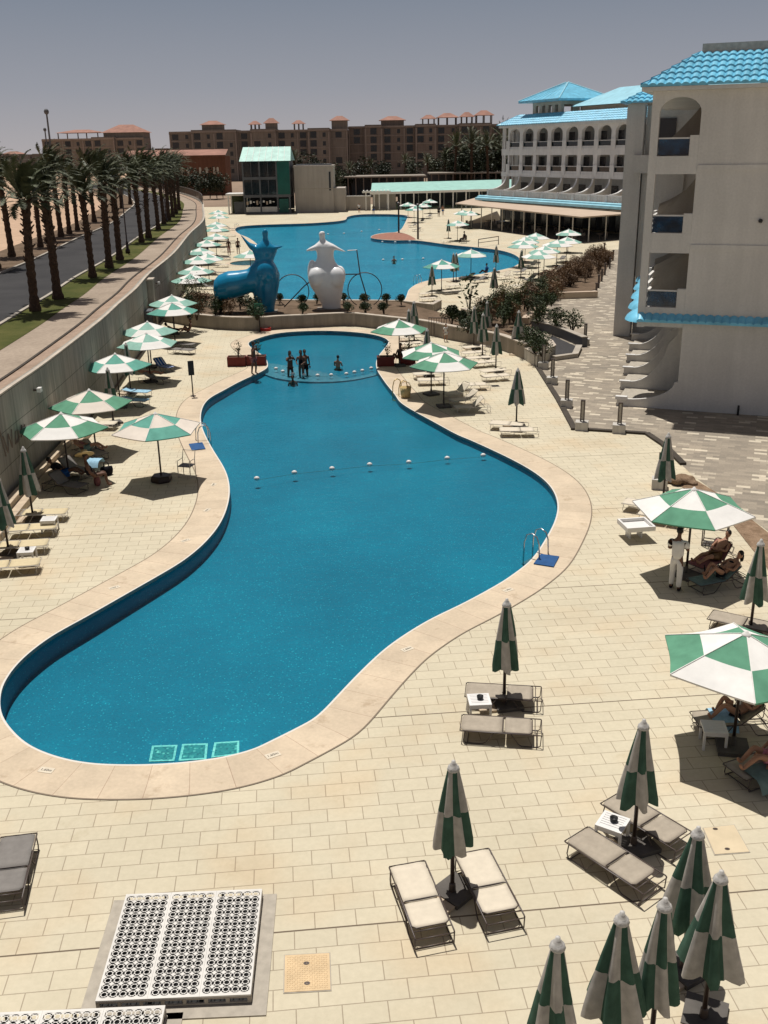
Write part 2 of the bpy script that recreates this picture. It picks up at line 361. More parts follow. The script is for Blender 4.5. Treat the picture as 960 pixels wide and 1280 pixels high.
# ---------------------------------------------------------------- mesh helpers
class MB:
    def __init__(s): s.v = []; s.f = []; s.mi = []; s.uv = None
    def add(s, vs, fs, mi=0):
        o = len(s.v); s.v += [tuple(v) for v in vs]
        for f in fs: s.f.append([i + o for i in f]); s.mi.append(mi)
        return s
    def box(s, x0, x1, y0, y1, z0, z1, mi=0, M=None):
        vs = [Vector((x, y, z)) for z in (z0, z1) for y in (y0, y1) for x in (x0, x1)]
        if M: vs = [M @ v for v in vs]
        return s.add(vs, [(0, 2, 3, 1), (4, 5, 7, 6), (0, 1, 5, 4), (2, 6, 7, 3), (0, 4, 6, 2), (1, 3, 7, 5)], mi)
    def cbox(s, c, size, rz=0.0, mi=0, pitch=0.0):
        m = Matrix.Translation(c) @ Matrix.Rotation(rz, 4, 'Z') @ Matrix.Rotation(pitch, 4, 'Y')
        a, b, d = (x / 2 for x in size)
        return s.box(-a, a, -b, b, -d, d, mi, m)
    def tube(s, pts, r, n=6, mi=0, close=False, caps=True):
        pts = [Vector(p) for p in pts]; N = len(pts); rr = r if isinstance(r, (list, tuple)) else [r] * N
        rings = []; nrm = None
        for i in range(N):
            if close: t = pts[(i + 1) % N] - pts[i - 1]
            else: t = pts[min(i + 1, N - 1)] - pts[max(i - 1, 0)]
            t = t.normalized() if t.length > 1e-9 else Vector((0, 0, 1))
            if nrm is None:
                nrm = t.orthogonal().normalized()
            nrm = (nrm - t * nrm.dot(t)); nrm = nrm.normalized() if nrm.length > 1e-6 else t.orthogonal().normalized()
            b = t.cross(nrm)
            rings.append([pts[i] + (nrm * math.cos(a) + b * math.sin(a)) * rr[i] for a in [2 * math.pi * j / n for j in range(n)]])
        return s.loft(rings, close, caps, mi)
    def loft(s, rings, close=False, caps=True, mi=0, mif=None):
        o = len(s.v); n = len(rings[0]); N = len(rings)
        for r in rings: s.v += [tuple(p) for p in r]
        for i in range(N if close else N - 1):
            for j in range(n):
                a = o + i * n + j; b = o + i * n + (j + 1) % n
                c = o + ((i + 1) % N) * n + (j + 1) % n; d = o + ((i + 1) % N) * n + j
                s.f.append([a, b, c, d]); s.mi.append(mif(i, j) if mif else mi)
        if caps and not close:
            s.f.append([o + j for j in range(n)][::-1]); s.mi.append(mi)
            s.f.append([o + (N - 1) * n + j for j in range(n)]); s.mi.append(mi)
        return s
    def lathe(s, prof, n=16, c=(0, 0, 0), mi=0, caps=True, sx=1, sy=1):
        c = Vector(c)
        return s.loft([[c + Vector((r * sx * math.cos(2 * math.pi * j / n), r * sy * math.sin(2 * math.pi * j / n), z)) for j in range(n)] for r, z in prof], caps=caps, mi=mi)
    def prism(s, poly, z0, z1, mi=0):
        """poly: list of (x,y), counter-clockwise"""
        n = len(poly); o = len(s.v)
        zb = z0 if callable(z0) else (lambda x, y: z0); zt = z1 if callable(z1) else (lambda x, y: z1)
        s.v += [(p[0], p[1], zb(p[0], p[1])) for p in poly] + [(p[0], p[1], zt(p[0], p[1])) for p in poly]
        s.f.append([o + i for i in range(n)][::-1]); s.f.append([o + n + i for i in range(n)]); s.mi += [mi, mi]
        for i in range(n):
            j = (i + 1) % n; s.f.append([o + i, o + j, o + n + j, o + n + i]); s.mi.append(mi)
        return s
    def vprism(s, poly, y0, y1, mi=0):
        """poly in (x,z), extruded along y"""
        n = len(poly); o = len(s.v)
        s.v += [(p[0], y0, p[1]) for p in poly] + [(p[0], y1, p[1]) for p in poly]
        s.f.append([o + i for i in range(n)]); s.f.append([o + n + i for i in range(n)][::-1]); s.mi += [mi, mi]
        for i in range(n):
            j = (i + 1) % n; s.f.append([o + i, o + n + i, o + n + j, o + j]); s.mi.append(mi)
        return s
    def ell(s, c, r, nu=12, nv=8, mi=0, M=None):
        c = Vector(c); rings = []
        for i in range(nv + 1):
            a = math.pi * i / nv; a = min(max(a, 0.03), math.pi - 0.03)
            ring = [Vector((r[0] * math.sin(a) * math.cos(2 * math.pi * j / nu), r[1] * math.sin(a) * math.sin(2 * math.pi * j / nu), -r[2] * math.cos(a))) for j in range(nu)]
            rings.append([c + ((M @ p) if M else p) for p in ring])
        return s.loft(rings, mi=mi)
    def xf(s, M): s.v = [tuple(M @ Vector(v)) for v in s.v]; return s
    def mesh(s, name, mats):
        me = bpy.data.meshes.new(name); me.from_pydata(s.v, [], s.f)
        for m in (mats if isinstance(mats, (list, tuple)) else [mats]): me.materials.append(MT[m] if isinstance(m, str) else m)
        for p, i in zip(me.polygons, s.mi): p.material_index = i
        if s.uv:
            l = me.uv_layers.new(name='UVMap'); k = 0
            for p in me.polygons:
                for vi in p.vertices: l.data[k].uv = s.uv[vi]; k += 1
        me.validate(); me.update(); return me
    def build(s, name, mats, parent=None, smooth=False, fix=True):
        me = s.mesh(name, mats)
        if fix:
            bm = bmesh.new(); bm.from_mesh(me); bmesh.ops.recalc_face_normals(bm, faces=bm.faces); bm.to_mesh(me); bm.free()
        if smooth: 
            for p in me.polygons: p.use_smooth = True
        return link(name, me, parent)

def link(name, me, parent=None):
    o = bpy.data.objects.new(name, me); COL.objects.link(o)
    if parent: o.parent = parent
    return o
def empty(name, loc=(0, 0, 0), rz=0.0):
    o = bpy.data.objects.new(name, None); o.empty_display_size = 0.3; COL.objects.link(o)
    o.location = loc; o.rotation_euler = (0, 0, rz); return o
def tag(o, label=None, cat=None, group=None, kind=None):
    if label: o['label'] = label
    if cat: o['category'] = cat
    if group: o['group'] = group
    if kind: o['kind'] = kind
    return o
def thing(name, label, cat, loc=(0, 0, 0), rz=0.0, group=None):
    return tag(empty(name, loc, rz), label, cat, group)
def struct(o): o['kind'] = 'structure'; return o
def copy_tree(o, loc=None, rz=None, sc=None, label=None, group=None, parent=None, name=None):
    c = o.copy(); COL.objects.link(c)
    if parent: c.parent = parent
    for ch in list(o.children): copy_tree(ch, parent=c)
    if loc is not None: c.location = loc
    if rz is not None: c.rotation_euler = (0, 0, rz)
    if sc is not None: c.scale = (sc, sc, sc) if not isinstance(sc, tuple) else sc
    if label: c['label'] = label
    if group: c['group'] = group
    return c
class Proto:
    """first use moves the thing itself, later uses copy it with its parts"""
    def __init__(s, root): s.o = root; s.used = False
    def put(s, loc, rz, label, group=None, sc=None):
        if not s.used:
            s.used = True; o = s.o; o.location = loc; o.rotation_euler = (0, 0, rz); o['label'] = label
            if group: o['group'] = group
            if sc: o.scale = (sc,) * 3 if not isinstance(sc, tuple) else sc
            return o
        return copy_tree(s.o, loc, rz, sc if sc else (1, 1, 1), label, group)

def evaluated(o, name=None):
    dg = bpy.context.evaluated_depsgraph_get(); dg.update()
    me = bpy.data.meshes.new_from_object(o.evaluated_get(dg))
    return me
def remeshed(mb, voxel, smooth=6, name='tmp'):
    me = mb.mesh(name, []); o = link(name, me)
    bm = bmesh.new(); bm.from_mesh(me); bmesh.ops.recalc_face_normals(bm, faces=bm.faces); bm.to_mesh(me); bm.free()
    m = o.modifiers.new('r', 'REMESH'); m.mode = 'VOXEL'; m.voxel_size = voxel
    if smooth:
        k = o.modifiers.new('s', 'SMOOTH'); k.factor = 0.5; k.iterations = smooth
    out = evaluated(o); bpy.data.objects.remove(o); bpy.data.meshes.remove(me)
    for p in out.polygons: p.use_smooth = True
    return out
def skinned(joints, edges, sub=1, root=0):
    """joints: list of (pos, radius)"""
    me = bpy.data.meshes.new('sk'); me.from_pydata([j[0] for j in joints], edges, [])
    o = link('sk', me)
    m = o.modifiers.new('skin', 'SKIN'); m.use_smooth_shade = True; m.branch_smoothing = 0.6
    for i, j in enumerate(joints):
        r = j[1]; r = r if isinstance(r, tuple) else (r, r)
        me.skin_vertices[0].data[i].radius = r
    me.skin_vertices[0].data[root].use_root = True
    k = o.modifiers.new('sub', 'SUBSURF'); k.levels = sub; k.render_levels = sub
    out = evaluated(o); bpy.data.objects.remove(o); bpy.data.meshes.remove(me)
    for p in out.polygons: p.use_smooth = True
    return out
def join_meshes(name, ms, mat):
    bm = bmesh.new()
    for m in ms: bm.from_mesh(m)
    me = bpy.data.meshes.new(name); bm.to_mesh(me); bm.free()
    me.materials.clear(); me.materials.append(MT[mat])
    for p in me.polygons: p.use_smooth = True; p.material_index = 0
    return me

def catmull(pts, n=6, closed=True):
    out = []; N = len(pts); P = [Vector((p[0], p[1], 0)) for p in pts]
    rng = range(N) if closed else range(N - 1)
    for i in rng:
        if closed: a, b, c, d = P[i - 1], P[i], P[(i + 1) % N], P[(i + 2) % N]
        else: a, b, c, d = P[max(i - 1, 0)], P[i], P[i + 1], P[min(i + 2, N - 1)]
        for k in range(n):
            t = k / n
            out.append(0.5 * ((2 * b) + (c - a) * t + (2 * a - 5 * b + 4 * c - d) * t * t + (3 * b - a - 3 * c + d) * t ** 3))
    if not closed: out.append(P[-1])
    return out
def smooth_loop(pts, it=3):
    for _ in range(it):
        pts = [(pts[i - 1] + pts[i] * 2 + pts[(i + 1) % len(pts)]) / 4 for i in range(len(pts))]
    return pts
def area(p): return sum(p[i - 1].x * p[i].y - p[i].x * p[i - 1].y for i in range(len(p))) / 2
def ccw(p): return p if area(p) > 0 else p[::-1]
def offset_loop(p, d):
    """ccw loop, positive d outward"""
    out = []; N = len(p)
    for i in range(N):
        t = (p[(i + 1) % N] - p[i - 1]).normalized(); out.append(p[i] + Vector((t.y, -t.x, 0)) * d)
    return out
def sheet(name, outer, holes, z, mat, kind=True):
    """a level sheet with holes, made by filling 2D curves"""
    cu = bpy.data.curves.new(name, 'CURVE'); cu.dimensions = '2D'; cu.fill_mode = 'BOTH'
    for lp in [outer] + holes:
        sp = cu.splines.new('POLY'); sp.points.add(len(lp) - 1); sp.use_cyclic_u = True
        for i, p in enumerate(lp): sp.points[i].co = (p[0], p[1], 0, 1)
    o = bpy.data.objects.new('tmpc', cu); COL.objects.link(o)
    me = evaluated(o); bpy.data.objects.remove(o); bpy.data.curves.remove(cu)
    bm = bmesh.new(); bm.from_mesh(me); bmesh.ops.remove_doubles(bm, verts=bm.verts, dist=1e-4)
    for f in bm.faces:
        f.normal_update()
        if f.normal.z < 0: f.normal_flip()
    for v in bm.verts: v.co.z = z(v.co.x, v.co.y) if callable(z) else z
    bm.to_mesh(me); bm.free()
    me.materials.clear(); me.materials.append(MT[mat]); me.name = name
    for p in me.polygons: p.use_smooth = False; p.material_index = 0
    ob = link(name, me)
    if kind: struct(ob)
    return ob
def ring_strip(inner, outer, z, mat, name, parent=None, thick=0.0):
    """strip between two matching loops; uv = (length, across)"""
    mb = MB(); mb.uv = []; L = 0; N = len(inner)
    for i in range(N + 1):
        a, b = inner[i % N], outer[i % N]
        if i: L += ((a + b) / 2 - (inner[i - 1] + outer[i - 1]) / 2).length
        w = (b - a).length
        mb.v += [(a.x, a.y, z), (b.x, b.y, z)]; mb.uv += [(L, 0), (L, w)]
    for i in range(N): mb.f.append([2 * i, 2 * i + 1, 2 * i + 3, 2 * i + 2]); mb.mi.append(0)
    if thick:
        o = len(mb.v)
        for i in range(N + 1):
            a = inner[i % N]; mb.v += [(a.x, a.y, z), (a.x, a.y, z - thick)]; mb.uv += [(mb.uv[2 * i][0], 0.02), (mb.uv[2 * i][0], 0.05)]
        for i in range(N): mb.f.append([o + 2 * i, o + 2 * i + 2, o + 2 * i + 3, o + 2 * i + 1]); mb.mi.append(0)
    return mb.build(name, mat, parent, fix=False)
def px_poly(pts, z=0.0): return [at(x, y, z) for x, y in pts]
# ---------------------------------------------------------------- ground, pools, wall, road
WALL = [(-11.6, -25), (-12.1, 10), (-12.4, 25), (-12.8, 32.5), (-12.95, 38), (-13.5, 48), (-14.0, 53.7), (-14.5, 60), (-15.4, 68), (-16.5, 82), (-18.8, 102), (-20.9, 123), (-25, 148), (-30.5, 177), (-41.6, 215), (-56, 250), (-80, 300)]
WL = catmull(WALL, 6, closed=False)
WH = 3.6; RZ = 3.4
def wall_off(d, z=0.0):
    out = []
    for i, p in enumerate(WL):
        t = (WL[min(i + 1, len(WL) - 1)] - WL[max(i - 1, 0)]).normalized()
        q = p + Vector((-t.y, t.x, 0)) * d; q.z = z; out.append(q)
    return out

kid_px = [(310,430),(320,424),(350,416),(400,413.5),(440,415),(470,419),(486,426),(481,435),(473,445),(470,453),(471,462),(477,472),(485,483),(494,494),(500,503),(517,514),(541,527),(570,543),(587,550),(620,565),(650,580),(674,595),(690,611),(697,630),(694,650),(683,672),(665,699),(640,719),(619,732.5),(579.6,754),(540,773),(508,792),(480,812),(452,838),(425,866),(398,894),(375,908),(337,927),(315,937),(281,946),(240,952),(195,955.5),(150,956),(112,954),(75,947),(41,934),(19,917),(3,895),(0.5,872),(7.5,850),(28,824),(64,796),(109,771),(165,739),(200,719),(231,700),(258,677),(277,652),(286,627),(287,606),(281,586),(268,565),(257,545),(251,527),(253,510),(262,498),(280,488),(300,477),(320,468),(333,461),(335,455),(331,446),(320,439)]
KID = ccw(smooth_loop(catmull([at(x, y) for x, y in kid_px], 5), 3))
far_px = [(294,288),(297,284),(310,282),(340,280.5),(390,279),(430,275.5),(434,271),(450,268),(480,267.7),(500,268.3),(509,270),(508,275),(505,281),(502,286),(496,290),(483,291),(469,293),(463,297),(475,299.3),(496,300.5),(518,300.3),(540,303),(562,306),(593,309),(623,312.5),(640,317),(649,322.5),(650,328),(643,333),(633,336),(610,341),(593,344),(575,346.5),(547,349),(526,353),(512,361),(508.5,369),(503,377),(480,379),(440,379),(380,378.5),(342,377.5),(338,362),(337,345),(333,325),(325,309),(312,298),(300,293)]
FAR = ccw(smooth_loop(catmull([at(x, y) for x, y in far_px], 5), 2))
jc = at(311, 328.5); JAC = [jc + Vector((2.0 * math.cos(a), 2.6 * math.sin(a), 0)) for a in [2 * math.pi * i / 32 for i in range(32)]]
ISL_px = [(463.5,297),(469,293.5),(483,291.4),(496,290.6),(508,292.5),(519,298.3),(517,300),(496,300.2),(475,299)]

# deck with the pools cut out
dk_left = [p for p in wall_off(-0.12) if -25 <= p.y <= 226]
deck_outer = [(-11.5, -25), (75, -25), (75, 226), (dk_left[-1].x, 226)] + [(p.x, p.y) for p in dk_left[::-1]]
fe = [at(x, y) for x, y in ISL_px]
sheet('deck', [Vector((*p, 0)) for p in deck_outer], [KID, FAR, JAC], 0.0, 'deck')
big = [Vector((-9000, -9000, 0)), Vector((9000, -9000, 0)), Vector((9000, 9000, 0)), Vector((-9000, 9000, 0))]
hole = [Vector((p[0] * 1.0 + (0.1 if p[0] < 0 else -0.3), min(max(p[1], -24.7), 225.5), 0)) for p in deck_outer]
sheet('ground', big, [hole], -0.02, 'farland')

def pool(loop, zfloor, zwater, wmat, fmat, cop, name, copmat='coping'):
    # walls and floor in one shell
    mb = MB(); mb.uv = None; n = len(loop)
    zf = zfloor if callable(zfloor) else (lambda x, y: zfloor)
    for p in loop: mb.v += [(p.x, p.y, -0.0), (p.x, p.y, zf(p.x, p.y) - 0.01)]
    for i in range(n): j = (i + 1) % n; mb.f.append([2 * i, 2 * j, 2 * j + 1, 2 * i + 1]); mb.mi.append(0)
    o = mb.build(name + '_wall', fmat, fix=False); struct(o)
    struct(sheet(name + '_floor', offset_loop(loop, 0.02), [], zfloor, fmat))
    s = sheet(name + '_water', offset_loop(loop, 0.01), [], zwater, wmat)
    for p in s.data.polygons: p.use_smooth = True
    c = ring_strip(loop, offset_loop(loop, cop), 0.012, copmat, name + '_coping', thick=0.10); struct(c)
# the kidney pool and its shallow end meet at a low sill under the float line
SILL_px = [(334,461.5),(345,465.5),(360,468.5),(380,470.5),(400,471),(420,470.5),(440,468.5),(456,465.5),(471,462)]
sill = [at(x, y) for x, y in SILL_px]
def kid_z(x, y): return min(-0.27, -0.64 + 0.024 * (0.9 * x + 0.35 * y + 1.0))
pool(KID, kid_z, -0.085, 'water', 'mosaic', 1.12, 'pool')
kt = [p for p in KID if p.y > at(400, 466).y - 0.2]
kid_floor = catmull([at(x, y) for x, y in kid_px[:11]] , 4, closed=False) + [sill[i] for i in range(len(sill) - 1, -1, -1)] + [at(335, 455), at(331, 446), at(320, 439)]
kf = sheet('shallow_floor', ccw(offset_loop(ccw(kid_floor), 0.05)), [], -0.285, 'mosaic_kids')
mb = MB()
SL = catmull(sill, 5, closed=False)
for i, p in enumerate(SL):
    t = (SL[min(i + 1, len(SL) - 1)] - SL[max(i - 1, 0)]).normalized(); nn = Vector((-t.y, t.x, 0)) * 0.22
    mb.v += [(*(p - nn).xy, -1.0), (*(p - nn).xy, -0.22), (*(p + nn).xy, -0.22), (*(p + nn).xy, -0.4)]
for i in range(len(SL) - 1):
    for k in range(3): mb.f.append([4 * i + k, 4 * i + k + 1, 4 * i + k + 5, 4 * i + k + 4]); mb.mi.append(0)
struct(mb.build('pool_sill', 'mosaic_kids', fix=False))
pool(FAR, -0.42, -0.13, 'water_far', 'mosaic_far', 1.0, 'far_pool')
pool(JAC, -0.8, -0.10, 'water', 'jac_floor', 0.5, 'whirlpool', 'pale_stone')
struct(sheet('island', ccw(smooth_loop(catmull(fe, 4), 1)), [], 0.016, 'brick_red'))
# mosaic squares set in the pool floor near the edge, light tile outlines
def floor_frame(pts):
    q = []
    for x, y in pts:
        p = at(x, y, -1.0)
        for _ in range(6): p = at(x, y, kid_z(p.x, p.y) + 0.012)
        q.append(p); c = sum(q, Vector()) / 4
    inn = [c + (p - c) * 0.82 for p in q]
    mb = MB(); mb.v = [tuple(p) for p in q + inn]
    for i in range(4): j = (i + 1) % 4; mb.f.append([i, j, 4 + j, 4 + i]); mb.mi.append(0)
    mb.f.append([4, 5, 6, 7]); mb.mi.append(1)
    return mb
fm = mat_mosaic('pale_mosaic', (0.20, 0.45, 0.40), (0.34, 0.60, 0.52), (0.5, 0.7, 0.6), 0.045, (0.7, 0.85, 0.75)); MT['pale_mosaic'] = fm
MT['green_mosaic'] = mat_mosaic('green_mosaic', (0.02, 0.13, 0.15), (0.04, 0.22, 0.22), (0.10, 0.34, 0.30), 0.045, (0.3, 0.6, 0.5))
for i, pts in enumerate([[(190,932),(222,931),(218,951),(186,952)],[(228,930),(260,929),(258,949),(223,951)],[(268,928),(299,926),(299,943),(264,947)]]):
    o = floor_frame(pts).build('floor_drain', ['pale_mosaic', 'green_mosaic'])
    tag(o, ['leftmost of three pale tiled squares on the pool floor', 'middle one of three pale tiled squares on the pool floor', 'rightmost of three pale tiled squares on the pool floor'][i], 'pool drain', 'tiled squares on the pool floor')

# left terrace with the road, retained by the concrete wall
top = wall_off(0.25); left = [Vector((-900, 700, 0)), Vector((-900, -25, 0))]
struct(sheet('sand', ccw([Vector((p.x, p.y, 0)) for p in top] + [Vector((-120, 700, 0))] + left), [], RZ - 0.02, 'sand'))
def strip(name, d0, d1, z, mat, z2=None, struct_=True):
    a = wall_off(d0, z); b = wall_off(d1, z if z2 is None else z2); mb = MB(); mb.uv = []; L = 0
    for i in range(len(a)):
        if i: L += (a[i] - a[i - 1]).length
        mb.v += [tuple(a[i]), tuple(b[i])]; mb.uv += [(L, 0), (L, abs(d1 - d0))]
    for i in range(len(a) - 1): mb.f.append([2 * i, 2 * i + 2, 2 * i + 3, 2 * i + 1]); mb.mi.append(0)
    o = mb.build(name, mat, fix=False)
    if o.data.polygons[0].normal.z < 0: o.data.flip_normals()
    if struct_: struct(o)
    return o
def bar(name, d0, d1, z0, z1, mat):
    a = wall_off(d0); b = wall_off(d1); mb = MB(); mb.uv = []; L = 0
    for i in range(len(a)):
        if i: L += (a[i] - a[i - 1]).length
        mb.v += [(a[i].x, a[i].y, z0), (a[i].x, a[i].y, z1), (b[i].x, b[i].y, z1), (b[i].x, b[i].y, z0)]
        mb.uv += [(L, z0), (L, z1), (L, z1 + 0.3), (L, z0)]
    for i in range(len(a) - 1):
        for k in range(4): mb.f.append([4 * i + k, 4 * i + (k + 1) % 4, 4 * i + 4 + (k + 1) % 4, 4 * i + 4 + k]); mb.mi.append(0)
    return mb.build(name, mat, fix=True)
strip('gravel_verge', 0.1, 1.1, RZ + 0.10, 'verge', RZ - 0.02)
struct(bar('pavement_edge', 1.08, 1.2, RZ - 0.3, RZ + 0.03, 'kerb_dark_shade'))  # edge bar coloured dark to paint the shadow line beside the pavement
strip('pavement', 1.2, 3.0, RZ + 0.004, 'pavement')
strip('grass_verge', 3.0, 4.9, RZ + 0.02, 'lawn')
struct(bar('kerb', 4.9, 5.1, RZ - 0.3, RZ + 0.10, 'kerb'))
strip('road', 5.1, 10.8, RZ - 0.005, 'asphalt')
struct(bar('kerb', 10.8, 11.0, RZ - 0.3, RZ + 0.12, 'kerb'))
strip('median_soil', 11.0, 15.5, RZ + 0.02, 'soil')
strip('road', 16.2, 20.5, RZ - 0.004, 'asphalt') if False else None
cw = bar('retaining_wall', -0.0, 0.28, -0.05, WH, 'concrete')
tag(cw, 'long grey cast concrete wall holding up the road beside the deck', 'wall')
cap = bar('coping', -0.03, 0.12, WH + 0.003, WH + 0.06, 'wallcap'); cap.parent = cw
# dark brown railing on the wall where it bends away
fe_ = thing('metal_fence', 'brown metal fence on the far bend of the concrete wall', 'fence', (0, 0, 0))
wf = [p for p in wall_off(0.14) if 160 < p.y < 262]
mb = MB(); mb.tube([(p.x, p.y, WH + 1.3) for p in wf], 0.06, 4); mb.tube([(p.x, p.y, WH + 0.2) for p in wf], 0.06, 4); mb.build('rail', 'frame', fe_)
mb = MB()
for i in range(len(wf) - 1):
    a, b = wf[i], wf[i + 1]
    for k in range(6):
        q = a.lerp(b, k / 6); mb.cbox((q.x, q.y, WH + 0.75), (0.16, 0.05, 1.1), math.atan2(b.y - a.y, b.x - a.x))
mb.build('slats', 'far_wall_dark', fe_)
# pale ledge of planks at the wall foot
wb = [p for p in wall_off(-0.30) if 20 < p.y < 43]; wc = [p for p in wall_off(-0.62) if 20 < p.y < 43]
be = thing('wall_bench', 'long pale plank bench along the foot of the concrete wall', 'bench', (0, 0, 0))
for nm, ln, h in (('upper_plank', wb, 0.42), ('lower_plank', wc, 0.24)):
    mb = MB()
    for i in range(len(ln) - 1):
        a, b = ln[i], ln[i + 1]; d = (b - a)
        mb.cbox(((a.x + b.x) / 2, (a.y + b.y) / 2, h / 2), (d.length - 0.02, 0.27, h), math.atan2(d.y, d.x))
    mb.build(nm, 'pale_stone', be)

# grey paving to the right, its dark kerb and the gravel bed
pav_px = [(671,459.5),(695,500),(715,537.5),(806,543.5),(826,557),(868,596),(960,664),(1100,790),(1500,800),(1400,330),(900,310),(767,312),(745,357),(690,372),(668,404),(652,440)]
PAV = ccw(px_poly(pav_px))
struct(sheet('paving', PAV, [], 0.004, 'pavers'))
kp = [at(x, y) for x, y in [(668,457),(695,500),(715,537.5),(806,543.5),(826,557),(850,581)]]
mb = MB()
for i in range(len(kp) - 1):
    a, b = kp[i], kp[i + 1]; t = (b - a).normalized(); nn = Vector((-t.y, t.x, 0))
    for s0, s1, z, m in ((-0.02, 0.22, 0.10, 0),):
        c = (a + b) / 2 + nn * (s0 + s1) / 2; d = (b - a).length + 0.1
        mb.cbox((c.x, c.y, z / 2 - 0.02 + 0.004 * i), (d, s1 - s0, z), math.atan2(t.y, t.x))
struct(mb.build('kerb', 'kerb_dark_shade'))  # dark colour stands in for the shadow along the paving step
gb = ccw(px_poly([(836,600),(872,602),(905,622),(962,668),(1010,704),(1000,745),(960,712),(915,655),(880,625)]))
struct(sheet('gravel_bed', gb, [], 0.02, 'rubble'))
# ---------------------------------------------------------------- umbrellas
UR, UZ, UT = 1.60, 1.96, 2.52      # rib length in plan, rim height, peak height
def canopy_open(mats, seed=0):
    rr = random.Random(seed)
    mb = MB(); n = 6; sub = 6; rows = [0.055, 0.2, 0.4, 0.56, 0.72, 0.88, 1.0]
    V = {}
    for i, t in enumerate(rows):
        for k in range(n * sub):
            a = 2 * math.pi * k / (n * sub); ph = (k % sub) / sub
            seg = math.pi / n
            # straight hem between rib tips, slightly hollow; cloth sags between ribs
            d = math.cos(seg) / math.cos(((a + 1e-9) % (2 * seg)) - seg)
            r = UR * t * (d - 0.03 * t * math.sin(math.pi * ph))
            z = UT - (UT - UZ) * (0.94 * t + 0.06 * t * t) - 0.055 * t * math.sin(math.pi * ph) * (1.2 - t * 0.5)
            V[i, k] = len(mb.v); mb.v.append((r * math.cos(a), r * math.sin(a), z))
    K = n * sub
    for i in range(len(rows) - 1):
        for k in range(K):
            s = k // sub; inner = rows[i] < 0.55
            mb.f.append([V[i, k], V[i, (k + 1) % K], V[i + 1, (k + 1) % K], V[i + 1, k]]); mb.mi.append((s + (0 if inner else 1)) % 2)
    # hem turned down a little
    o = len(mb.v)
    for k in range(K):
        x, y, z = mb.v[V[len(rows) - 1, k]]; mb.v.append((x * 0.998, y * 0.998, z - 0.035))
    for k in range(K):
        a, b = V[len(rows) - 1, k], V[len(rows) - 1, (k + 1) % K]
        mb.f.append([a, b, o + (k + 1) % K, o + k]); mb.mi.append(((k // sub) + 1) % 2)
    return mb.mesh('canopy', mats)
def seams():
    mb = MB()
    for k in range(6):
        a = math.pi / 3 * k; pts = []
        for t in (0.06, 0.3, 0.55, 0.8, 1.0):
            pts.append((UR * t * math.cos(a), UR * t * math.sin(a), UT - (UT - UZ) * (0.94 * t + 0.06 * t * t) + 0.006))
        mb.tube(pts, 0.012, 4)
    return mb
def rib_mesh(a):
    mb = MB(); c, s = math.cos(a), math.sin(a)
    mb.tube([(0.04 * c, 0.04 * s, UT - 0.06), (UR * 0.97 * c, UR * 0.97 * s, UZ - 0.015)], 0.012, 4)
    mb.tube([(0.05 * c, 0.05 * s, 1.72), (UR * 0.5 * c, UR * 0.5 * s, UT - (UT - UZ) * 0.5 - 0.03)], 0.01, 4)
    return mb
def make_open(green, white, seed, block=False, far=False):
    u = thing('pool_umbrella', 'x', 'umbrella')
    MB().lathe([(0.033, 0.05), (0.030, 2.5)], 8).build('pole', 'pole', u, True)
    link('canopy', canopy_open([green, white], seed), u)
    MB().lathe([(0.09, UT - 0.045), (0.085, UT - 0.01), (0.05, UT + 0.01), (0.03, UT + 0.05), (0.008, UT + 0.06)], 12).build('cap', 'white', u, True)
    if not far:
        seams().build('seam', 'white', u)
        for k in range(6): rib_mesh(math.pi / 3 * k).build('rib', 'frame', u)
    if block:
        MB().lathe([(0.36, 0.0), (0.40, 0.06), (0.38, 0.20), (0.33, 0.24), (0.05, 0.24)], 6).build('base', 'pole', u)
    else:
        mb = MB(); mb.box(-0.3, 0.3, -0.3, 0.3, 0, 0.09); mb.lathe([(0.05, 0.09), (0.045, 0.3)], 8)
        mb.build('base', 'dark_stone', u)
    return Proto(u)
def canopy_closed(mats, seed, wide=1.0):
    rr = random.Random(seed); mb = MB(); K = 48
    rows = [(2.40, 0.045), (2.34, 0.085), (2.1, 0.125), (1.85, 0.165), (1.60, 0.205), (1.58, 0.208), (1.3, 0.25), (1.08, 0.28), (0.93, 0.29)]
    ph = [rr.uniform(-0.25, 0.25) for _ in range(6)]; am = [rr.uniform(0.7, 1.25) for _ in range(6)]
    hem = [rr.uniform(-0.09, 0.07) for _ in range(6)]; tw = rr.uniform(0.2, 0.5)
    for i, (z, r) in enumerate(rows):
        t = (2.4 - z) / 1.5
        for k in range(K):
            a = 2 * math.pi * k / K; s = int(k / K * 6); f = (k / K * 6) % 1
            fold = math.cos(2 * math.pi * f + ph[s] * math.sin(2 * math.pi * f)) * 0.22 * am[s] * min(1, t * 3 + 0.2) + 0.07 * math.cos(18 * a + s) * t
            rad = r * 0.91 * wide ** t * (1 + fold + 0.05 * t * noise.noise(Vector((k * 0.9, i * 0.8, seed * 7.1))) + rr.uniform(-0.012, 0.012)) * (1 + 0.08 * math.sin(a * 2 + seed))
            zz = z + (hem[s] * math.sin(math.pi * f) - 0.03 * math.cos(2 * math.pi * f)) * max(0, t - 0.6) * 2.2
            aa = a + tw * t
            mb.v.append((rad * math.cos(aa), rad * math.sin(aa), zz))
    for i in range(len(rows) - 1):
        for k in range(K):
            s = int(((k + 4) % K) / K * 6); inner = i < 4
            mb.f.append([i * K + k, i * K + (k + 1) % K, (i + 1) * K + (k + 1) % K, (i + 1) * K + k]); mb.mi.append((s + (0 if inner else 1)) % 2)
    mb.f.append(list(range(K))); mb.mi.append(0)
    me = mb.mesh('canopy', mats)
    for p in me.polygons: p.use_smooth = True
    return me
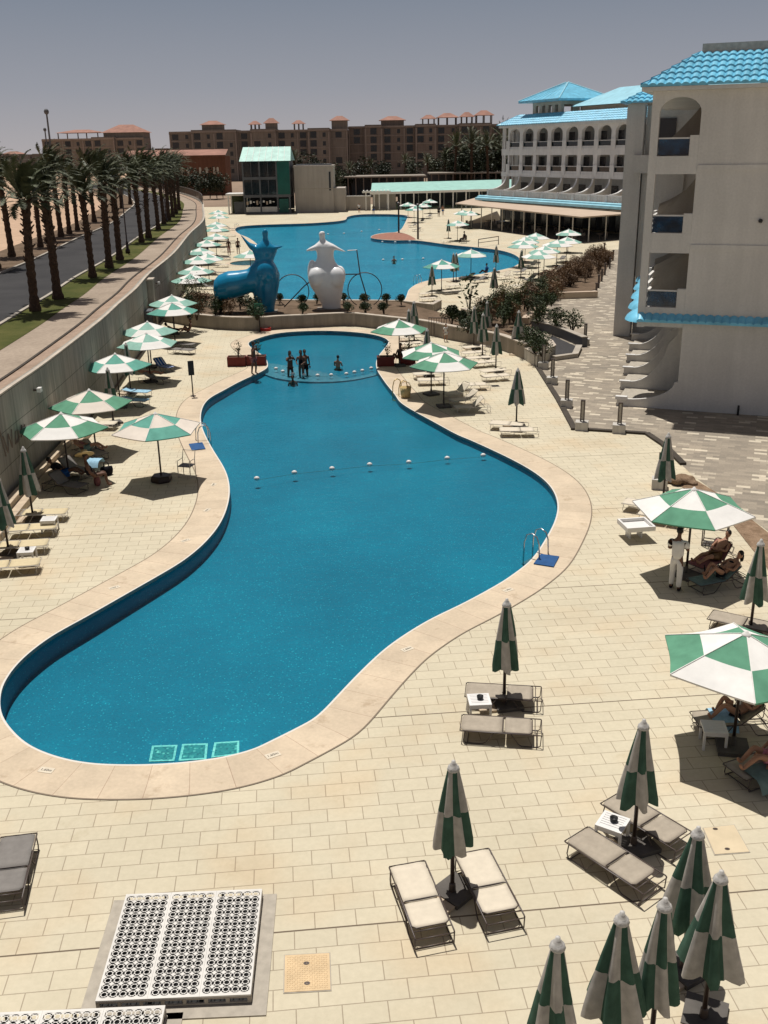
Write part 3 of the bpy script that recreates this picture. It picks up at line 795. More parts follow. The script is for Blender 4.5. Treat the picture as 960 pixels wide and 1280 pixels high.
def make_closed(green, white, seed, wide=1.0):
    u = thing('closed_umbrella', 'x', 'umbrella')
    MB().lathe([(0.035, 0.05), (0.032, 2.42)], 8).build('pole', 'pole', u, True)
    link('canopy', canopy_closed([green, white], seed, wide), u)
    MB().lathe([(0.092, 2.33), (0.10, 2.345), (0.085, 2.36), (0.088, 2.385), (0.06, 2.40), (0.055, 2.43), (0.035, 2.45), (0.03, 2.49), (0.006, 2.50)], 12).build('cap', 'cap_grey', u, True)
    mb = MB(); mb.box(-0.22, 0.36, -0.29, 0.27, 0, 0.08); mb.build('base', 'dark_stone', u); MB().box(-0.58, -0.225, -0.25, 0.29, 0, 0.06).build('base_slab', 'pale_stone', u)
    MB().lathe([(0.06, 0.08), (0.05, 0.22), (0.03, 0.24)], 8).build('sleeve', 'frame', u)
    MB().lathe([(0.215, 1.22), (0.222, 1.25), (0.215, 1.28)], 20).build('strap', 'green_dark', u) if False else None
    return Proto(u)
OPEN = {'g': make_open('green', 'white', 1), 'g2': make_open('green', 'cream', 2), 't': make_open('teal', 'cream', 3, block=True),
        't2': make_open('teal', 'white', 4), 'p': make_open('teal_pale', 'white', 5, far=True)}
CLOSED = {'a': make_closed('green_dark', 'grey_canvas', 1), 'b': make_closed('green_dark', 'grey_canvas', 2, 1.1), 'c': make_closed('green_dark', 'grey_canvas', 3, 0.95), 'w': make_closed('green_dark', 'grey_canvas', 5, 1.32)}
G_OPEN, G_CLOSED = 'open striped parasols around the pools', 'folded parasols around the pools'
UB = {}
def open_u(key, kind, px, py, orient, label):
    p = at(px, py, 2.57); p.z = 0
    UB[key] = p; OPEN[kind].put(p, R(orient), label, G_OPEN)
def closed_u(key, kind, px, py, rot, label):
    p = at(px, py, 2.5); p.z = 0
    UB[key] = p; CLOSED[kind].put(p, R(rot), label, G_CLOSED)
# left side, from the camera outwards
open_u('L1', 't', 193.7, 515, 88, 'open teal and cream umbrella alone beside the blue mat, on a dark block base')
open_u('L2', 'g', 76, 515, 5, 'open green and white umbrella over the straw hat group by the wall')
open_u('L3', 'g2', 111, 486, 20, 'open green and white umbrella above the bather in a patterned towel')
open_u('L4', 't2', 143.5, 441, 12, 'open umbrella with a folded one right behind it, above the pale blue towels')
open_u('L5', 'p', 182.5, 415.5, 30, 'open green and off white umbrella above the blue striped towel')
open_u('L6', 'p', 184, 401, 8, 'open umbrella half hidden behind the one over the blue striped towel')
open_u('L7', 't2', 214.5, 377.5, 25, 'open bright teal umbrella above the bather sitting against the low garden wall')
open_u('L8', 'p', 214.5, 368, 10, 'pale open umbrella just behind the bright teal one near the garden wall')
for i, (x, y, o_) in enumerate([(238, 342), (243, 331.5), (259, 316.5), (251, 313), (254, 307), (262, 298.5), (270, 291), (271, 283), (269.5, 280), (273.5, 272), (273, 267), (274, 261)] and [(238, 341, 5), (243, 331, 20), (247, 319, 11), (259, 316, 33), (250, 308.5, 48), (258, 299, 15), (269, 291, 27), (270.5, 282, 3), (270, 276.5, 38), (273, 267, 22), (272.5, 262, 9)]):
    open_u('LF%d' % i, 'p', x, y, o_, 'pale umbrella in the far row below the wall, %s from the palm bed' % ['nearest', 'second', 'third', 'fourth', 'fifth', 'sixth', 'seventh', 'eighth', 'ninth', 'tenth', 'farthest, eleventh'][i])
open_u('JAC', 'p', 312, 312, 17, 'pale umbrella standing beside the small round whirlpool behind the blue sculpture')
closed_u('CL1', 'a', 28.4, 558, 10, 'folded green and grey umbrella near the wall by two cream loungers')
closed_u('CL2', 'b', -4, 594, 80, 'folded green umbrella cut by the left edge of the photo')
closed_u('CL3', 'c', 134, 459, 30, 'folded dark umbrella against the wall between two open ones')
closed_u('CL4', 'a', 157, 428, 50, 'folded umbrella standing just behind an open one, beside the blue towels')
# right bank of the kidney pool
open_u('R1', 'g', 498.7, 398.5, 15, 'open green and white umbrella by the red planters at the shallow end')
open_u('R2', 'g', 539, 427, 30, 'open green and white umbrella, rear one of the overlapping pair by the pool')
open_u('R3', 'g', 555, 439, 12, 'open green and white umbrella, front one of the overlapping pair by the pool')
for key, k, x, y, r, l in [
    ('C1', 'b', 647.5, 459.5, 0, 'folded green umbrella beside two white loungers, nearest the dark kerb corner'),
    ('C2', 'c', 621, 405, 20, 'folded umbrella in front of the low wall above two white loungers'),
    ('C3', 'w', 648.8, 387.5, 60, 'wide folded grey umbrella leaning over its dark base by the planter wall'),
    ('C4', 'a', 593, 382.5, 15, 'slim folded umbrella, leftmost of the row along the low planter wall'),
    ('C5', 'c', 604, 391, 40, 'folded umbrella, second along the planter wall from the left, shorter looking'),
    ('C6', 'b', 609, 376, 70, 'tall folded umbrella rising behind two others at the planter wall'),
    ('C7', 'a', 511, 386, 33, 'folded umbrella behind the shallow end, left one of a close pair'),
    ('C8', 'b', 517.5, 376, 12, 'folded umbrella behind the shallow end, right and taller one of a close pair'),
    ('C9', 'c', 534, 410, 5, 'small folded umbrella poking up behind the overlapping open pair'),
    ('C10', 'b', 540, 331, 25, 'folded umbrella at the near corner of the far pool, beside an open one'),
    ('C11', 'c', 567, 316, 35, 'folded umbrella, left one of two touching at the far pool edge'),
    ('C12', 'a', 570.5, 315.5, 55, 'folded umbrella, right one of two touching at the far pool edge'),
    ('C13', 'c', 620.5, 306.5, 65, 'folded umbrella close to the steel handrail of the far pool'),
    ('C14', 'b', 618, 334, 45, 'folded brownish umbrella standing alone on the deck before the shrubs'),
    ('C15', 'c', 652, 312, 5, 'folded umbrella under the cluster of pale open ones'),
    ('C16', 'a', 560.6, 273.5, 15, 'folded green umbrella beside the seated person at the far pool'),
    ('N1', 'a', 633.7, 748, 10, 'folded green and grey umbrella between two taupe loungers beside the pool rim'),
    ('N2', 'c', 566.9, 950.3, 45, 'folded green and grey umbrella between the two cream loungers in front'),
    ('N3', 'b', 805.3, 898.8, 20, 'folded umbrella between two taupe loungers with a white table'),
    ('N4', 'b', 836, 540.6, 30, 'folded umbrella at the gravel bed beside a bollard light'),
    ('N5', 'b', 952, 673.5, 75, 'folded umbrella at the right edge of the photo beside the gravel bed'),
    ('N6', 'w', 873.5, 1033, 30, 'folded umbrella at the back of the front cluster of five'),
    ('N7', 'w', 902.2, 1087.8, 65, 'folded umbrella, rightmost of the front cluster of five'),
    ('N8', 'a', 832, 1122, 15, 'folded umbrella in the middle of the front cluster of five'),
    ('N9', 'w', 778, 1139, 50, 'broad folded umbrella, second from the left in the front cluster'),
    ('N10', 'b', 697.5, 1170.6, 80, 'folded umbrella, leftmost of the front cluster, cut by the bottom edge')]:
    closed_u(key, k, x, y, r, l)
for key, x, y, o_, l in [('F1', 552, 324, 10, 'pale open umbrella at the corner of the far pool over white loungers'),
    ('F2', 589, 311, 25, 'pale open umbrella standing over dark loungers by the far pool'),
    ('F3', 654, 300.5, 5, 'pale open umbrella, leftmost in the cluster beside the bronze hedge'),
    ('F4', 657, 295.5, 18, 'pale open umbrella just behind the leftmost one of the hedge cluster'),
    ('F5', 670, 290.5, 30, 'pale open umbrella, rearmost of the hedge cluster next to the dark restaurant'),
    ('F6', 681, 306.5, 12, 'pale open umbrella in the middle of the hedge cluster, rear one'),
    ('F7', 674, 312.5, 40, 'pale open umbrella in the middle of the hedge cluster, nearest the camera'),
    ('F8', 711, 286, 20, 'pale open umbrella, farthest right one below the beige awning'),
    ('F9', 709, 295.5, 8, 'pale open umbrella in front of the farthest right one below the awning'),
    ('F10', 697, 299, 33, 'pale open umbrella left of the two below the beige awning'),
    ('G1', 572, 275, 15, 'pale open umbrella over the seated person by the far pool'),
    ('G2', 579, 262, 35, 'white open umbrella at the tip of the restaurant awning, left'),
    ('G3', 588, 263, 5, 'white open umbrella at the tip of the restaurant awning, right'),
    ('G4', 517.6, 257.5, 20, 'green tinted open umbrella, nearest of the four by the far pool neck'),
    ('G5', 510, 252.5, 40, 'pale open umbrella, leftmost of the four by the far pool neck'),
    ('G6', 528.5, 253.5, 12, 'pale open umbrella, middle one of the four by the far pool neck'),
    ('G7', 537.5, 248.5, 28, 'pale open umbrella, farthest right of the four by the far pool neck')]:
    open_u(key, 'p' if key not in ('G4', 'F1') else 't2', x, y, o_, l)
open_u('OR1', 'g', 868, 609, 34, 'open green and white umbrella over the man in white and the reclining bather')
open_u('OR2', 'g', 933.5, 789, 78, 'large open green and white umbrella over the reading bather, cut by right edge')

# ---------------------------------------------------------------- loungers, tables
def make_lounger(fabric, metal='frame', back=0.0, head=0.85, far=False):
    """length along x, feet at -x; the back panel is the +x part"""
    L = thing('sun_lounger', 'x', 'sun lounger')
    w = 0.31; H = 0.33; hx = 0.12
    # seat sling
    mb = MB(); N = 8
    for side in (0, 1):
        pass
    def sling(x0, x1, name, ang, px):
        mb = MB(); nx, ny = 6, 6; o = []
        for k in (0, 1):
            for i in range(nx + 1):
                for j in range(ny + 1):
                    x = x0 + (x1 - x0) * i / nx; y = -w + 2 * w * j / ny
                    dz = -0.022 * (1 - (2 * j / ny - 1) ** 2) * (1 - 0.35 * (2 * i / nx - 1) ** 2) + (0.012 if k == 0 else -0.006)
                    # rounded outer corners
                    e = abs(2 * j / ny - 1)
                    if e > 0.9 and (i == 0 or i == nx): x += (0.05 if i == 0 else -0.05) * (1 if (x0 < -0.5) == (i == 0) else 0.5)
                    mb.v.append((x, y, dz))
        q = (nx + 1) * (ny + 1)
        for i in range(nx):
            for j in range(ny):
                a = i * (ny + 1) + j; f = [a, a + ny + 1, a + ny + 2, a + 1]
                mb.f.append(f); mb.mi.append(0); mb.f.append([v + q for v in f[::-1]]); mb.mi.append(0)
        rim = [i * (ny + 1) for i in range(nx + 1)] + [nx * (ny + 1) + j for j in range(1, ny + 1)] + [i * (ny + 1) + ny for i in range(nx - 1, -1, -1)] + [j for j in range(ny - 1, 0, -1)]
        for a, b in zip(rim, rim[1:] + rim[:1]): mb.f.append([a, b, b + q, a + q]); mb.mi.append(0)
        M = Matrix.Translation((px, 0, H)) @ Matrix.Rotation(-ang, 4, 'Y')
        mb.xf(M)
        return mb.build(name, fabric, L, True)
    sling(-0.98, hx, 'seat', 0, 0.0)
    sling(0.02, 0.72, 'backrest', back, hx)
    # side rails and legs, both sides one bent tube each
    for s in (-1, 1):
        y = s * (w + 0.025)
        MB().tube([(-1.0, y * 0.8, H - 0.005), (-0.97, y, H), (1.06, y, H), (1.09, y, H - 0.03)], 0.014, 5).build('rail', metal, L, True)
        MB().tube([(-0.86, y, H), (-0.90, y, 0.10), (-0.86, y, 0.015), (-0.42, y, 0.015), (-0.33, y, 0.06), (-0.12, y, H)], 0.013, 5).build('leg', metal, L, True)
        MB().tube([(0.30, y, H), (0.50, y, 0.06), (0.58, y, 0.015), (1.0, y, 0.015), (1.06, y, 0.05), (1.08, y, H)], 0.013, 5).build('leg', metal, L, True)
    if not far:
        for x, z in ((-1.0, H - 0.004), (1.09, H - 0.03), (0.92, H), (0.99, 0.02), (-0.8, 0.02)): MB().tube([(x, -w - 0.02, z), (x, w + 0.02, z)], 0.012, 5).build('crossbar', metal, L, True)
        M = Matrix.Translation((hx, 0, H)) @ Matrix.Rotation(-back, 4, 'Y')
        pts = [(0.0, -w - 0.012, 0.012), (0.66, -w - 0.012, 0.012), (0.73, -w + 0.05, 0.012), (0.73, w - 0.05, 0.012), (0.66, w + 0.012, 0.012), (0.0, w + 0.012, 0.012), (-0.03, w - 0.04, 0.012), (-0.03, -w + 0.04, 0.012)]
        MB().tube([M @ Vector(p) for p in pts], 0.013, 5, close=True).build('back_frame', metal, L, True)
        if back > 0.15:
            q = M @ Vector((0.42, 0, 0)); MB().tube([(q.x, -w, q.z), (hx + 0.62, -w, H), (hx + 0.62, w, H), (q.x, w, q.z)], 0.01, 5).build('prop', metal, L, True)
    return Proto(L)
LG = {'taupe': make_lounger('taupe'), 'cream': make_lounger('sling_cream', 'frame'), 'grey': make_lounger('sling_grey'),
      'yellow': make_lounger('sling_yellow', 'frame_pale'), 'white': make_lounger('sling_cream', 'frame_pale', far=True),
      'whiteback': make_lounger('sling_cream', 'frame_pale', R(42)), 'greyback': make_lounger('sling_grey', 'frame', R(38)), 'taupeback': make_lounger('taupe', 'frame', R(35)),
      'tealback': make_lounger('cloth_teal', 'frame', R(33)), 'redback': make_lounger('cloth_red', 'frame', R(50)), 'lblue': make_lounger('cloth_lblue', 'frame', 0.12), 'blue': make_lounger('blue_stripe', 'frame', R(36)),
      'dark': make_lounger('sling_grey', 'frame', R(25), far=True)}
G_L = 'sun loungers around the pools'
LP = []
def lounger(kind, foot, head, label, z=0.3, real=True):
    """foot and head end given by where they are seen in the photograph"""
    a = at(*foot, z); b = at(*head, z); d = b - a
    c = (a + b) / 2
    o = LG[kind].put(Vector((c.x, c.y, 0)), math.atan2(d.y, d.x), label, G_L, (0.77, 0.90, 0.85)); LP.append(o); return o
def lounger_xy(kind, x, y, ang, label):
    o = LG[kind].put(Vector((x, y, 0)), R(ang), label, G_L, (0.77, 0.90, 0.85)); LP.append(o); return o
lounger('cream', (507, 1074), (544, 1168), 'cream lounger on the left of the front folded umbrella')
lounger('cream', (588, 1060), (632, 1148), 'cream lounger on the right of the front folded umbrella')
lounger('taupe', (583, 861), (672, 866), 'taupe lounger behind the small white table near the pool rim')
lounger('taupe', (577, 902), (672, 908), 'taupe lounger in front of the small white table near the pool rim')
lounger('taupe', (719, 1040), (816, 1103), 'taupe lounger left of the white table with a black ashtray')
lounger('taupe', (766, 996), (853, 1049), 'taupe lounger right of the white table with a black ashtray')
lounger('grey', (24, 1040), (2, 1124), 'grey lounger cut by the left edge of the photo')
lounger('yellow', (84, 638), (24, 640), 'cream lounger behind the table under the folded umbrella by the wall')
lounger('yellow', (70, 656), (8, 660), 'cream lounger in front of the table under the folded umbrella by the wall')
lounger('yellow', (57, 677), (-3, 681), 'yellowed lounger behind the table at the left edge')
lounger('yellow', (46, 701), (-16, 706), 'yellowed lounger in front of the table at the left edge')
lounger('white', (611, 527), (659, 530), 'white lounger behind the folded umbrella nearest the kerb corner')
lounger('white', (624, 536), (671, 536), 'white lounger in front of the folded umbrella nearest the kerb corner')
lounger('whiteback', (555, 492), (590, 487), 'white lounger with raised back, rear of three under the overlapping umbrellas')
lounger('whiteback', (560, 500), (604, 496), 'white lounger with raised back, middle of three under the overlapping umbrellas')
lounger('whiteback', (566, 508), (612, 506), 'white lounger with raised back, front of three under the overlapping umbrellas')
lounger('white', (571, 480), (612, 479), 'flat white lounger behind the three with raised backs')
lounger('white', (516, 467), (553, 465), 'flat white lounger under the overlapping umbrellas, rear one of a pair')
lounger('white', (521, 474), (560, 473), 'flat white lounger under the overlapping umbrellas, front one of a pair')
for i, (a, b, l) in enumerate([((577, 434), (610, 431), 'white lounger under the slim folded umbrella at the low wall, rear'), ((574, 441), (612, 438), 'white lounger under the slim folded umbrella at the low wall, front'),
        ((585, 447), (614, 445), 'white lounger under the second folded umbrella of the wall row, rear'), ((588, 453), (624, 450), 'white lounger under the second folded umbrella of the wall row, front'),
        ((598, 464), (638, 460), 'white lounger, rear of the pair at the third folded umbrella'), ((601, 470), (641, 467), 'white lounger, front of the pair at the third folded umbrella'),
        ((501, 421), (528, 420), 'white lounger behind the red planters, rear one'), ((501, 429), (528, 427), 'white lounger behind the red planters, front one'),
        ((557, 357), (579, 355), 'white lounger by the two touching folded umbrellas, rear'), ((551, 364), (577, 362), 'white lounger by the two touching folded umbrellas, front'),
        ((522, 367), (549, 365), 'white lounger at the near corner of the far pool, rearmost of three'), ((522, 373), (550, 371), 'white lounger at the near corner of the far pool, middle of three'), ((524, 379), (551, 378), 'white lounger at the near corner of the far pool, front of three')]):
    lounger('white', a, b, l)
for kind, a, b, l in [('dark', (575, 346), (597, 344), 'dark lounger under the pale umbrella by the far pool, left'), ('dark', (588, 350), (610, 348), 'dark lounger under the pale umbrella by the far pool, right'),
        ('white', (606, 343), (625, 342), 'white lounger beside the bather by the far pool'), ('whiteback', (622, 346), (640, 344), 'white lounger with raised back near the steel handrail'),
        ('dark', (640, 340), (662, 338), 'dark lounger under the leftmost pale hedge umbrella'), ('whiteback', (655, 332), (675, 330), 'white lounger with raised back amid the hedge umbrella cluster'),
        ('dark', (650, 350), (675, 346), 'dark lounger before the hedge, under the nearest pale umbrella'), ('dark', (672, 348), (694, 342), 'dark lounger touching the hedge'),
        ('dark', (690, 338), (708, 333), 'dark lounger under the umbrellas below the beige awning, front'), ('dark', (692, 325), (712, 321), 'dark lounger under the umbrellas below the beige awning, rear'),
        ('white', (637, 357), (660, 355), 'white lounger behind the lone folded umbrella'), ('dark', (509, 282), (524, 281), 'dark lounger near the post at the far pool neck'), ('dark', (520, 277), (534, 275), 'dark lounger under the green tinted umbrella at the pool neck'),
        ('dark', (530, 271), (543, 269), 'dark lounger at the far end of the pool neck'), ('white', (551, 301), (566, 300), 'white lounger under the folded umbrella beside the seated person'),
        ('dark', (514, 287), (529, 286), 'dark lounger closest to the brick island')]:
    lounger(kind, a, b, l)
# under the left umbrellas
lounger('greyback', (108, 607), (58, 600), 'grey lounger with raised back in front of the straw hat group')
lounger('greyback', (118, 590), (68, 580), 'grey lounger with raised back beneath the umbrella over the straw hat group')
lounger('taupeback', (140, 571), (88, 556), 'lounger with raised back holding the bather in a patterned towel')
lounger('grey', (146, 552), (100, 548), 'cream edged lounger behind the bather in a patterned towel') if False else None
lounger('lblue', (189, 489), (150, 487), 'lounger covered with a pale blue towel, rear one by the wall')
lounger('lblue', (186, 500), (146, 498), 'lounger covered with a pale blue towel, front one by the wall')
lounger('white', (140, 528), (108, 528), 'cream lounger by the dark folded umbrella at the wall')
lounger('blue', (222, 461), (186, 452), 'lounger with raised back draped in a blue and white striped towel')
lounger('dark', (214, 473), (174, 470), 'dark lounger holding a bather in the shade by the wall')
lounger('grey', (246, 430), (212, 428), 'grey lounger under the bright teal umbrella, rear')
lounger('grey', (246, 437), (210, 435), 'grey lounger under the bright teal umbrella, front')
for i, (x, y) in enumerate([(262, 362), (264, 354), (272, 344), (277, 334), (280, 325), (285, 315), (287, 304), (288, 296), (289, 288)]):
    p = at(x, y); lounger_xy('dark' if i % 2 == 0 else 'white', p.x, p.y, 175, '%s lounger in the far row below the wall, %s from the palm bed' % ('dark' if i % 2 == 0 else 'white', ['nearest', 'second', 'third', 'fourth', 'fifth', 'sixth', 'seventh', 'eighth', 'ninth'][i]))
lounger('tealback', (862, 728), (930, 714), 'lounger draped in a grey green towel under the bather with bent knees')
lounger('redback', (868, 706), (913, 691), 'lounger with raised back draped in a dusty red towel')
lounger('white', (780, 625), (838, 634), 'cream lounger near the gravel bed, rear of a pair')
lounger('white', (797, 638), (862, 648), 'cream lounger near the gravel bed, front of a pair')
lounger('taupeback', (874, 898), (956, 893), 'lounger with raised back under the reading bather')
lounger('taupe', (924, 962), (990, 940), 'lounger under the seated bather in pink shorts at the right edge')
lounger('taupe', (892, 768), (965, 784), 'taupe lounger behind the large open umbrella at the right edge')

# slatted white plastic tables
def make_table(s=0.46, h=0.42, item=True):
    T = thing('side_table', 'x', 'table')
    mb = MB(); a = s / 2
    mb.box(-a, a, -a, -a + 0.05, h - 0.03, h); mb.box(-a, a, a - 0.05, a, h - 0.03, h); mb.box(-a, -a + 0.05, -a + 0.05, a - 0.05, h - 0.03, h); mb.box(a - 0.05, a, -a + 0.05, a - 0.05, h - 0.03, h)
    n = 6; gap = (s - 0.1) / n
    for i in range(n): mb.box(-a + 0.05, a - 0.05, -a + 0.055 + i * gap, -a + 0.045 + (i + 1) * gap, h - 0.024, h - 0.004)
    mb.build('table_top', 'plastic', T)
    for sx in (-1, 1):
        for sy in (-1, 1): MB().box(*sorted((sx * a, sx * (a - 0.045))), *sorted((sy * a, sy * (a - 0.045))), 0, h - 0.03).build('leg', 'plastic', T)
    MB().box(-a + 0.05, a - 0.05, -a + 0.012, -a + 0.03, h - 0.10, h - 0.03).build('apron', 'plastic', T)
    MB().box(-a + 0.05, a - 0.05, a - 0.03, a - 0.012, h - 0.10, h - 0.03).build('apron', 'plastic', T)
    return Proto(T)
TB = make_table(); G_T = 'white plastic side tables'
def ashtray(p, label):
    mb = MB(); mb.lathe([(0.05, 0), (0.065, 0.02), (0.07, 0.07), (0.055, 0.07), (0.045, 0.02), (0.001, 0.02)], 14)
    o = mb.build('ashtray', 'black', None, True); o.location = p; tag(o, label, 'ashtray', 'black ashtrays on the tables')
for x, y, rz, l, al in [(599, 874, 3, 'white slatted table between the two taupe loungers near the pool rim', 'black ashtray on the table near the pool rim'),
        (766, 1027, -33, 'white slatted table between the two taupe loungers in front', 'black ashtray on the table between the front taupe loungers'),
        (893, 908, -8, 'white slatted table in the shade beside the reading bather', None),
        (61, 648, 5, 'white table between the cream loungers under the folded umbrella by the wall', None), (33, 687, 5, 'white table between the yellowed loungers at the left edge', 'black ashtray on the table at the left edge')]:
    p = at(x, y, 0.42); TB.put(Vector((p.x, p.y, 0)), R(rz), l, G_T)
    if al: ashtray(Vector((p.x + 0.02, p.y + 0.02, 0.421)), al)
# white tray table alone near the man in white
T = thing('tray_table', 'white square tray table with raised rim, alone on the sunny tiles', 'table', at(794, 672.5, 0), R(8))
mb = MB(); mb.box(-0.44, 0.44, -0.42, 0.42, 0.36, 0.40)
for x0, x1, y0, y1 in ((-0.44, 0.44, -0.42, -0.36), (-0.44, 0.44, 0.36, 0.42), (-0.44, -0.38, -0.36, 0.36), (0.38, 0.44, -0.36, 0.36)): mb.box(x0, x1, y0, y1, 0.402, 0.50)
mb.build('tray', 'plastic', T)
for sx in (-1, 1): MB().box(*sorted((sx * 0.16, sx * 0.20)), -0.05, 0.3, 0, 0.36).build('leg', 'plastic', T)

# ---------------------------------------------------------------- pool gear
def float_line(name, pts, z, label, r=0.085, rope=True, n=None):
    F = thing(name, label, 'float line', (0, 0, 0))
    if rope:
        P = catmull(pts, 8, closed=False); MB().tube([(p.x, p.y, z - 0.03) for p in P], 0.007, 5).build('rope', 'cloth_teal', F)
    mb = MB(); mb.ell((0, 0, 0), (r * 1.25, r, r), 12, 8); me = mb.mesh('float', 'plastic')
    for p in me.polygons: p.use_smooth = True
    for p in pts:
        o = link('float', me, F); o.location = (p.x, p.y, z + 0.03)
    return F
float_line('lane_line', [at(x, y, -0.1) for x, y in [(321, 598.5), (368, 591), (415, 586), (462, 581), (511, 578), (559, 573), (604, 569.5)]], -0.12, 'line of seven white floats across the deep part of the kidney pool')
float_line('shallow_line', [at(x, y, -0.1) for x, y in [(345, 461), (353.5, 464.5), (366, 467.5), (380, 469), (397, 469.5), (414, 469), (433, 467.5), (443, 465.5), (453, 463.5), (464, 460.5)]], -0.12, 'line of white floats along the sill of the shallow end', 0.09)
float_line('far_line', [at(x, y, -0.1) for x, y in [(410, 293), (430, 292), (452, 289.5), (474, 287.5)]], -0.12, 'line of white floats in the far part of the far pool', 0.12)
float_line('far_line', [at(x, y, -0.1) for x, y in [(478, 302.5), (494, 302.8), (512, 301.5)]], -0.12, 'short line of white floats below the brick island', 0.12)
float_line('far_line', [at(x, y, -0.1) for x, y in [(479, 325), (503, 324.5), (529, 323.5)]], -0.12, 'short line of white floats around the swimmer in the far pool', 0.12)
def ladder(px, py, out, mat, label, rails=0.5):
    p = at(px, py); L = thing('pool_ladder', label, 'pool ladder', p, out)
    for s in (-1, 1):
        y = s * rails / 2
        MB().tube([(-0.42, y, 0.0), (-0.40, y, 0.45), (-0.32, y, 0.66), (-0.16, y, 0.74), (0.02, y, 0.66), (0.10, y, 0.4), (0.12, y, -0.9)], 0.022, 7).build('rail', mat, L, True)
    for k in range(3): MB().box(0.06, 0.16, -rails / 2, rails / 2, -0.30 - 0.28 * k, -0.26 - 0.28 * k).build('step', mat, L)
ladder(259, 551, R(20), 'chrome', 'steel ladder on the left edge of the kidney pool beside a blue mat')
ladder(664, 692, R(140), 'chrome', 'steel ladder on the right edge of the kidney pool beside a blue mat')
ladder(497, 494, R(215), 'brass', 'brass coloured ladder on the right bank near the shallow end')
ladder(297, 285.5, R(-20), 'chrome', 'steel ladder at the far left end of the far pool')
ladder(507, 274.5, R(180), 'chrome', 'steel ladder at the neck of the far pool')
ladder(520, 354, R(150), 'chrome', 'steel ladder at the near right corner of the far pool')
for pts, l in (([(236, 556), (253, 554), (257, 562), (240, 564)], 'blue rubber mat at the left pool ladder'), ([(676, 694), (699, 697), (692, 710), (667, 706)], 'blue rubber mat at the right pool ladder')):
    o = MB().prism([(p.x, p.y) for p in ccw(px_poly(pts))], 0.018, 0.045).build('rubber_mat', 'blue_mat'); tag(o, l, 'mat', 'blue mats at the ladders')
bagp = at(507, 497); b = thing('cleaning_bucket', 'yellow brown bucket beside the brass coloured ladder', 'bucket', bagp)
MB().lathe([(0.20, 0), (0.24, 0.2), (0.28, 0.52), (0.25, 0.52), (0.19, 0.06), (0.01, 0.05)], 14).build('pail', 'straw', b, True)
MB().tube([(-0.26, 0, 0.5), (-0.2, 0.1, 0.68), (0, 0.14, 0.75), (0.2, 0.1, 0.68), (0.26, 0, 0.5)], 0.014, 5).build('handle', 'brass', b, True)
hr = thing('handrail', 'long steel handrail beside the shallow steps of the far pool', 'handrail', (0, 0, 0))
a_, b_ = at(598, 309), at(623, 305.5)
MB().tube([(a_.x, a_.y, 0), (a_.x, a_.y, 0.9), (b_.x, b_.y, 0.95), (b_.x, b_.y, 0)], 0.05, 6).build('rail', 'frame', hr)
MB().tube([(a_.x, a_.y, 0.5), (b_.x, b_.y, 0.5)], 0.035, 6).build('rail', 'frame', hr)
# depth plates on the coping
def plate(px, py, rz, label, txt=None):
    p = at(px, py); P = thing('depth_plate', label, 'depth plate', Vector((p.x, p.y, 0.013)), R(rz), 'white depth plates on the coping')
    MB().box(-0.15, 0.15, -0.085, 0.085, 0, 0.006).build('tile', 'sling_cream', P)
    cu = bpy.data.curves.new('t', 'FONT'); cu.body = txt or '1.60m'; cu.size = 0.095; cu.align_x = 'CENTER'; cu.align_y = 'CENTER'; cu.extrude = 0.001
    o = bpy.data.objects.new('t', cu); COL.objects.link(o); me = evaluated(o); bpy.data.objects.remove(o)
    me.materials.clear(); me.materials.append(MT['black']); t = link('lettering', me, P); t.location = (0, 0, 0.0075)
for x, y, rz, l in [(58, 963.5, -14, 'white depth plate on the near left coping'), (341, 944.5, 30, 'white depth plate on the near right coping'), (143, 735, 215, 'white depth plate on the left coping by the long curve'),
        (509, 812, 35, 'white depth plate on the right coping beside the lower curve'), (259, 638, 250, 'white depth plate on the left coping at the waist'), (635, 738, 35, 'white depth plate on the right coping by the folded umbrella'), (267, 606, 265, 'white depth plate on the left coping nearest the lone umbrella'), (232, 676, 225, 'white depth plate on the left coping below the waist')]:
    plate(x, y, rz, l)

# perforated white pit covers: one square of plate with a round hole, four lens shaped holes shared with its neighbours, four slots
def punched_cell():
    lens = lambda t: 0.15 * math.sin(math.pi * t)
    out = []
    for sx, sy, tx, ty in ((0, -1, 1, 0), (1, 0, 0, 1), (0, 1, -1, 0), (-1, 0, 0, -1)):
        out.append(Vector((sx * 0.5 - tx * 0.5, sy * 0.5 - ty * 0.5, 0)))
        for i in range(9):
            t = i / 8; u = -0.30 + 0.60 * t; q = 0.5 - lens(t); out.append(Vector((sx * q + tx * u, sy * q + ty * u, 0)))
    holes = [[Vector((0.275 * math.cos(a), 0.275 * math.sin(a), 0)) for a in [2 * math.pi * i / 14 for i in range(14)]]]
    for k in range(4):
        a = math.pi / 4 + math.pi / 2 * k; d = Vector((math.cos(a), math.sin(a), 0)); e = Vector((-d.y, d.x, 0))
        holes.append([d * 0.34 + e * 0.11, d * 0.40 + e * 0.14, d * 0.54, d * 0.40 - e * 0.14, d * 0.34 - e * 0.11])
    o = sheet('cell', out, holes, 0.0, 'grate_white', False); me = o.data
    v = [tuple(x.co) for x in me.vertices]; f = [list(p.vertices) for p in me.polygons]
    bpy.data.objects.remove(o); return v, f
PUNCH = punched_cell()
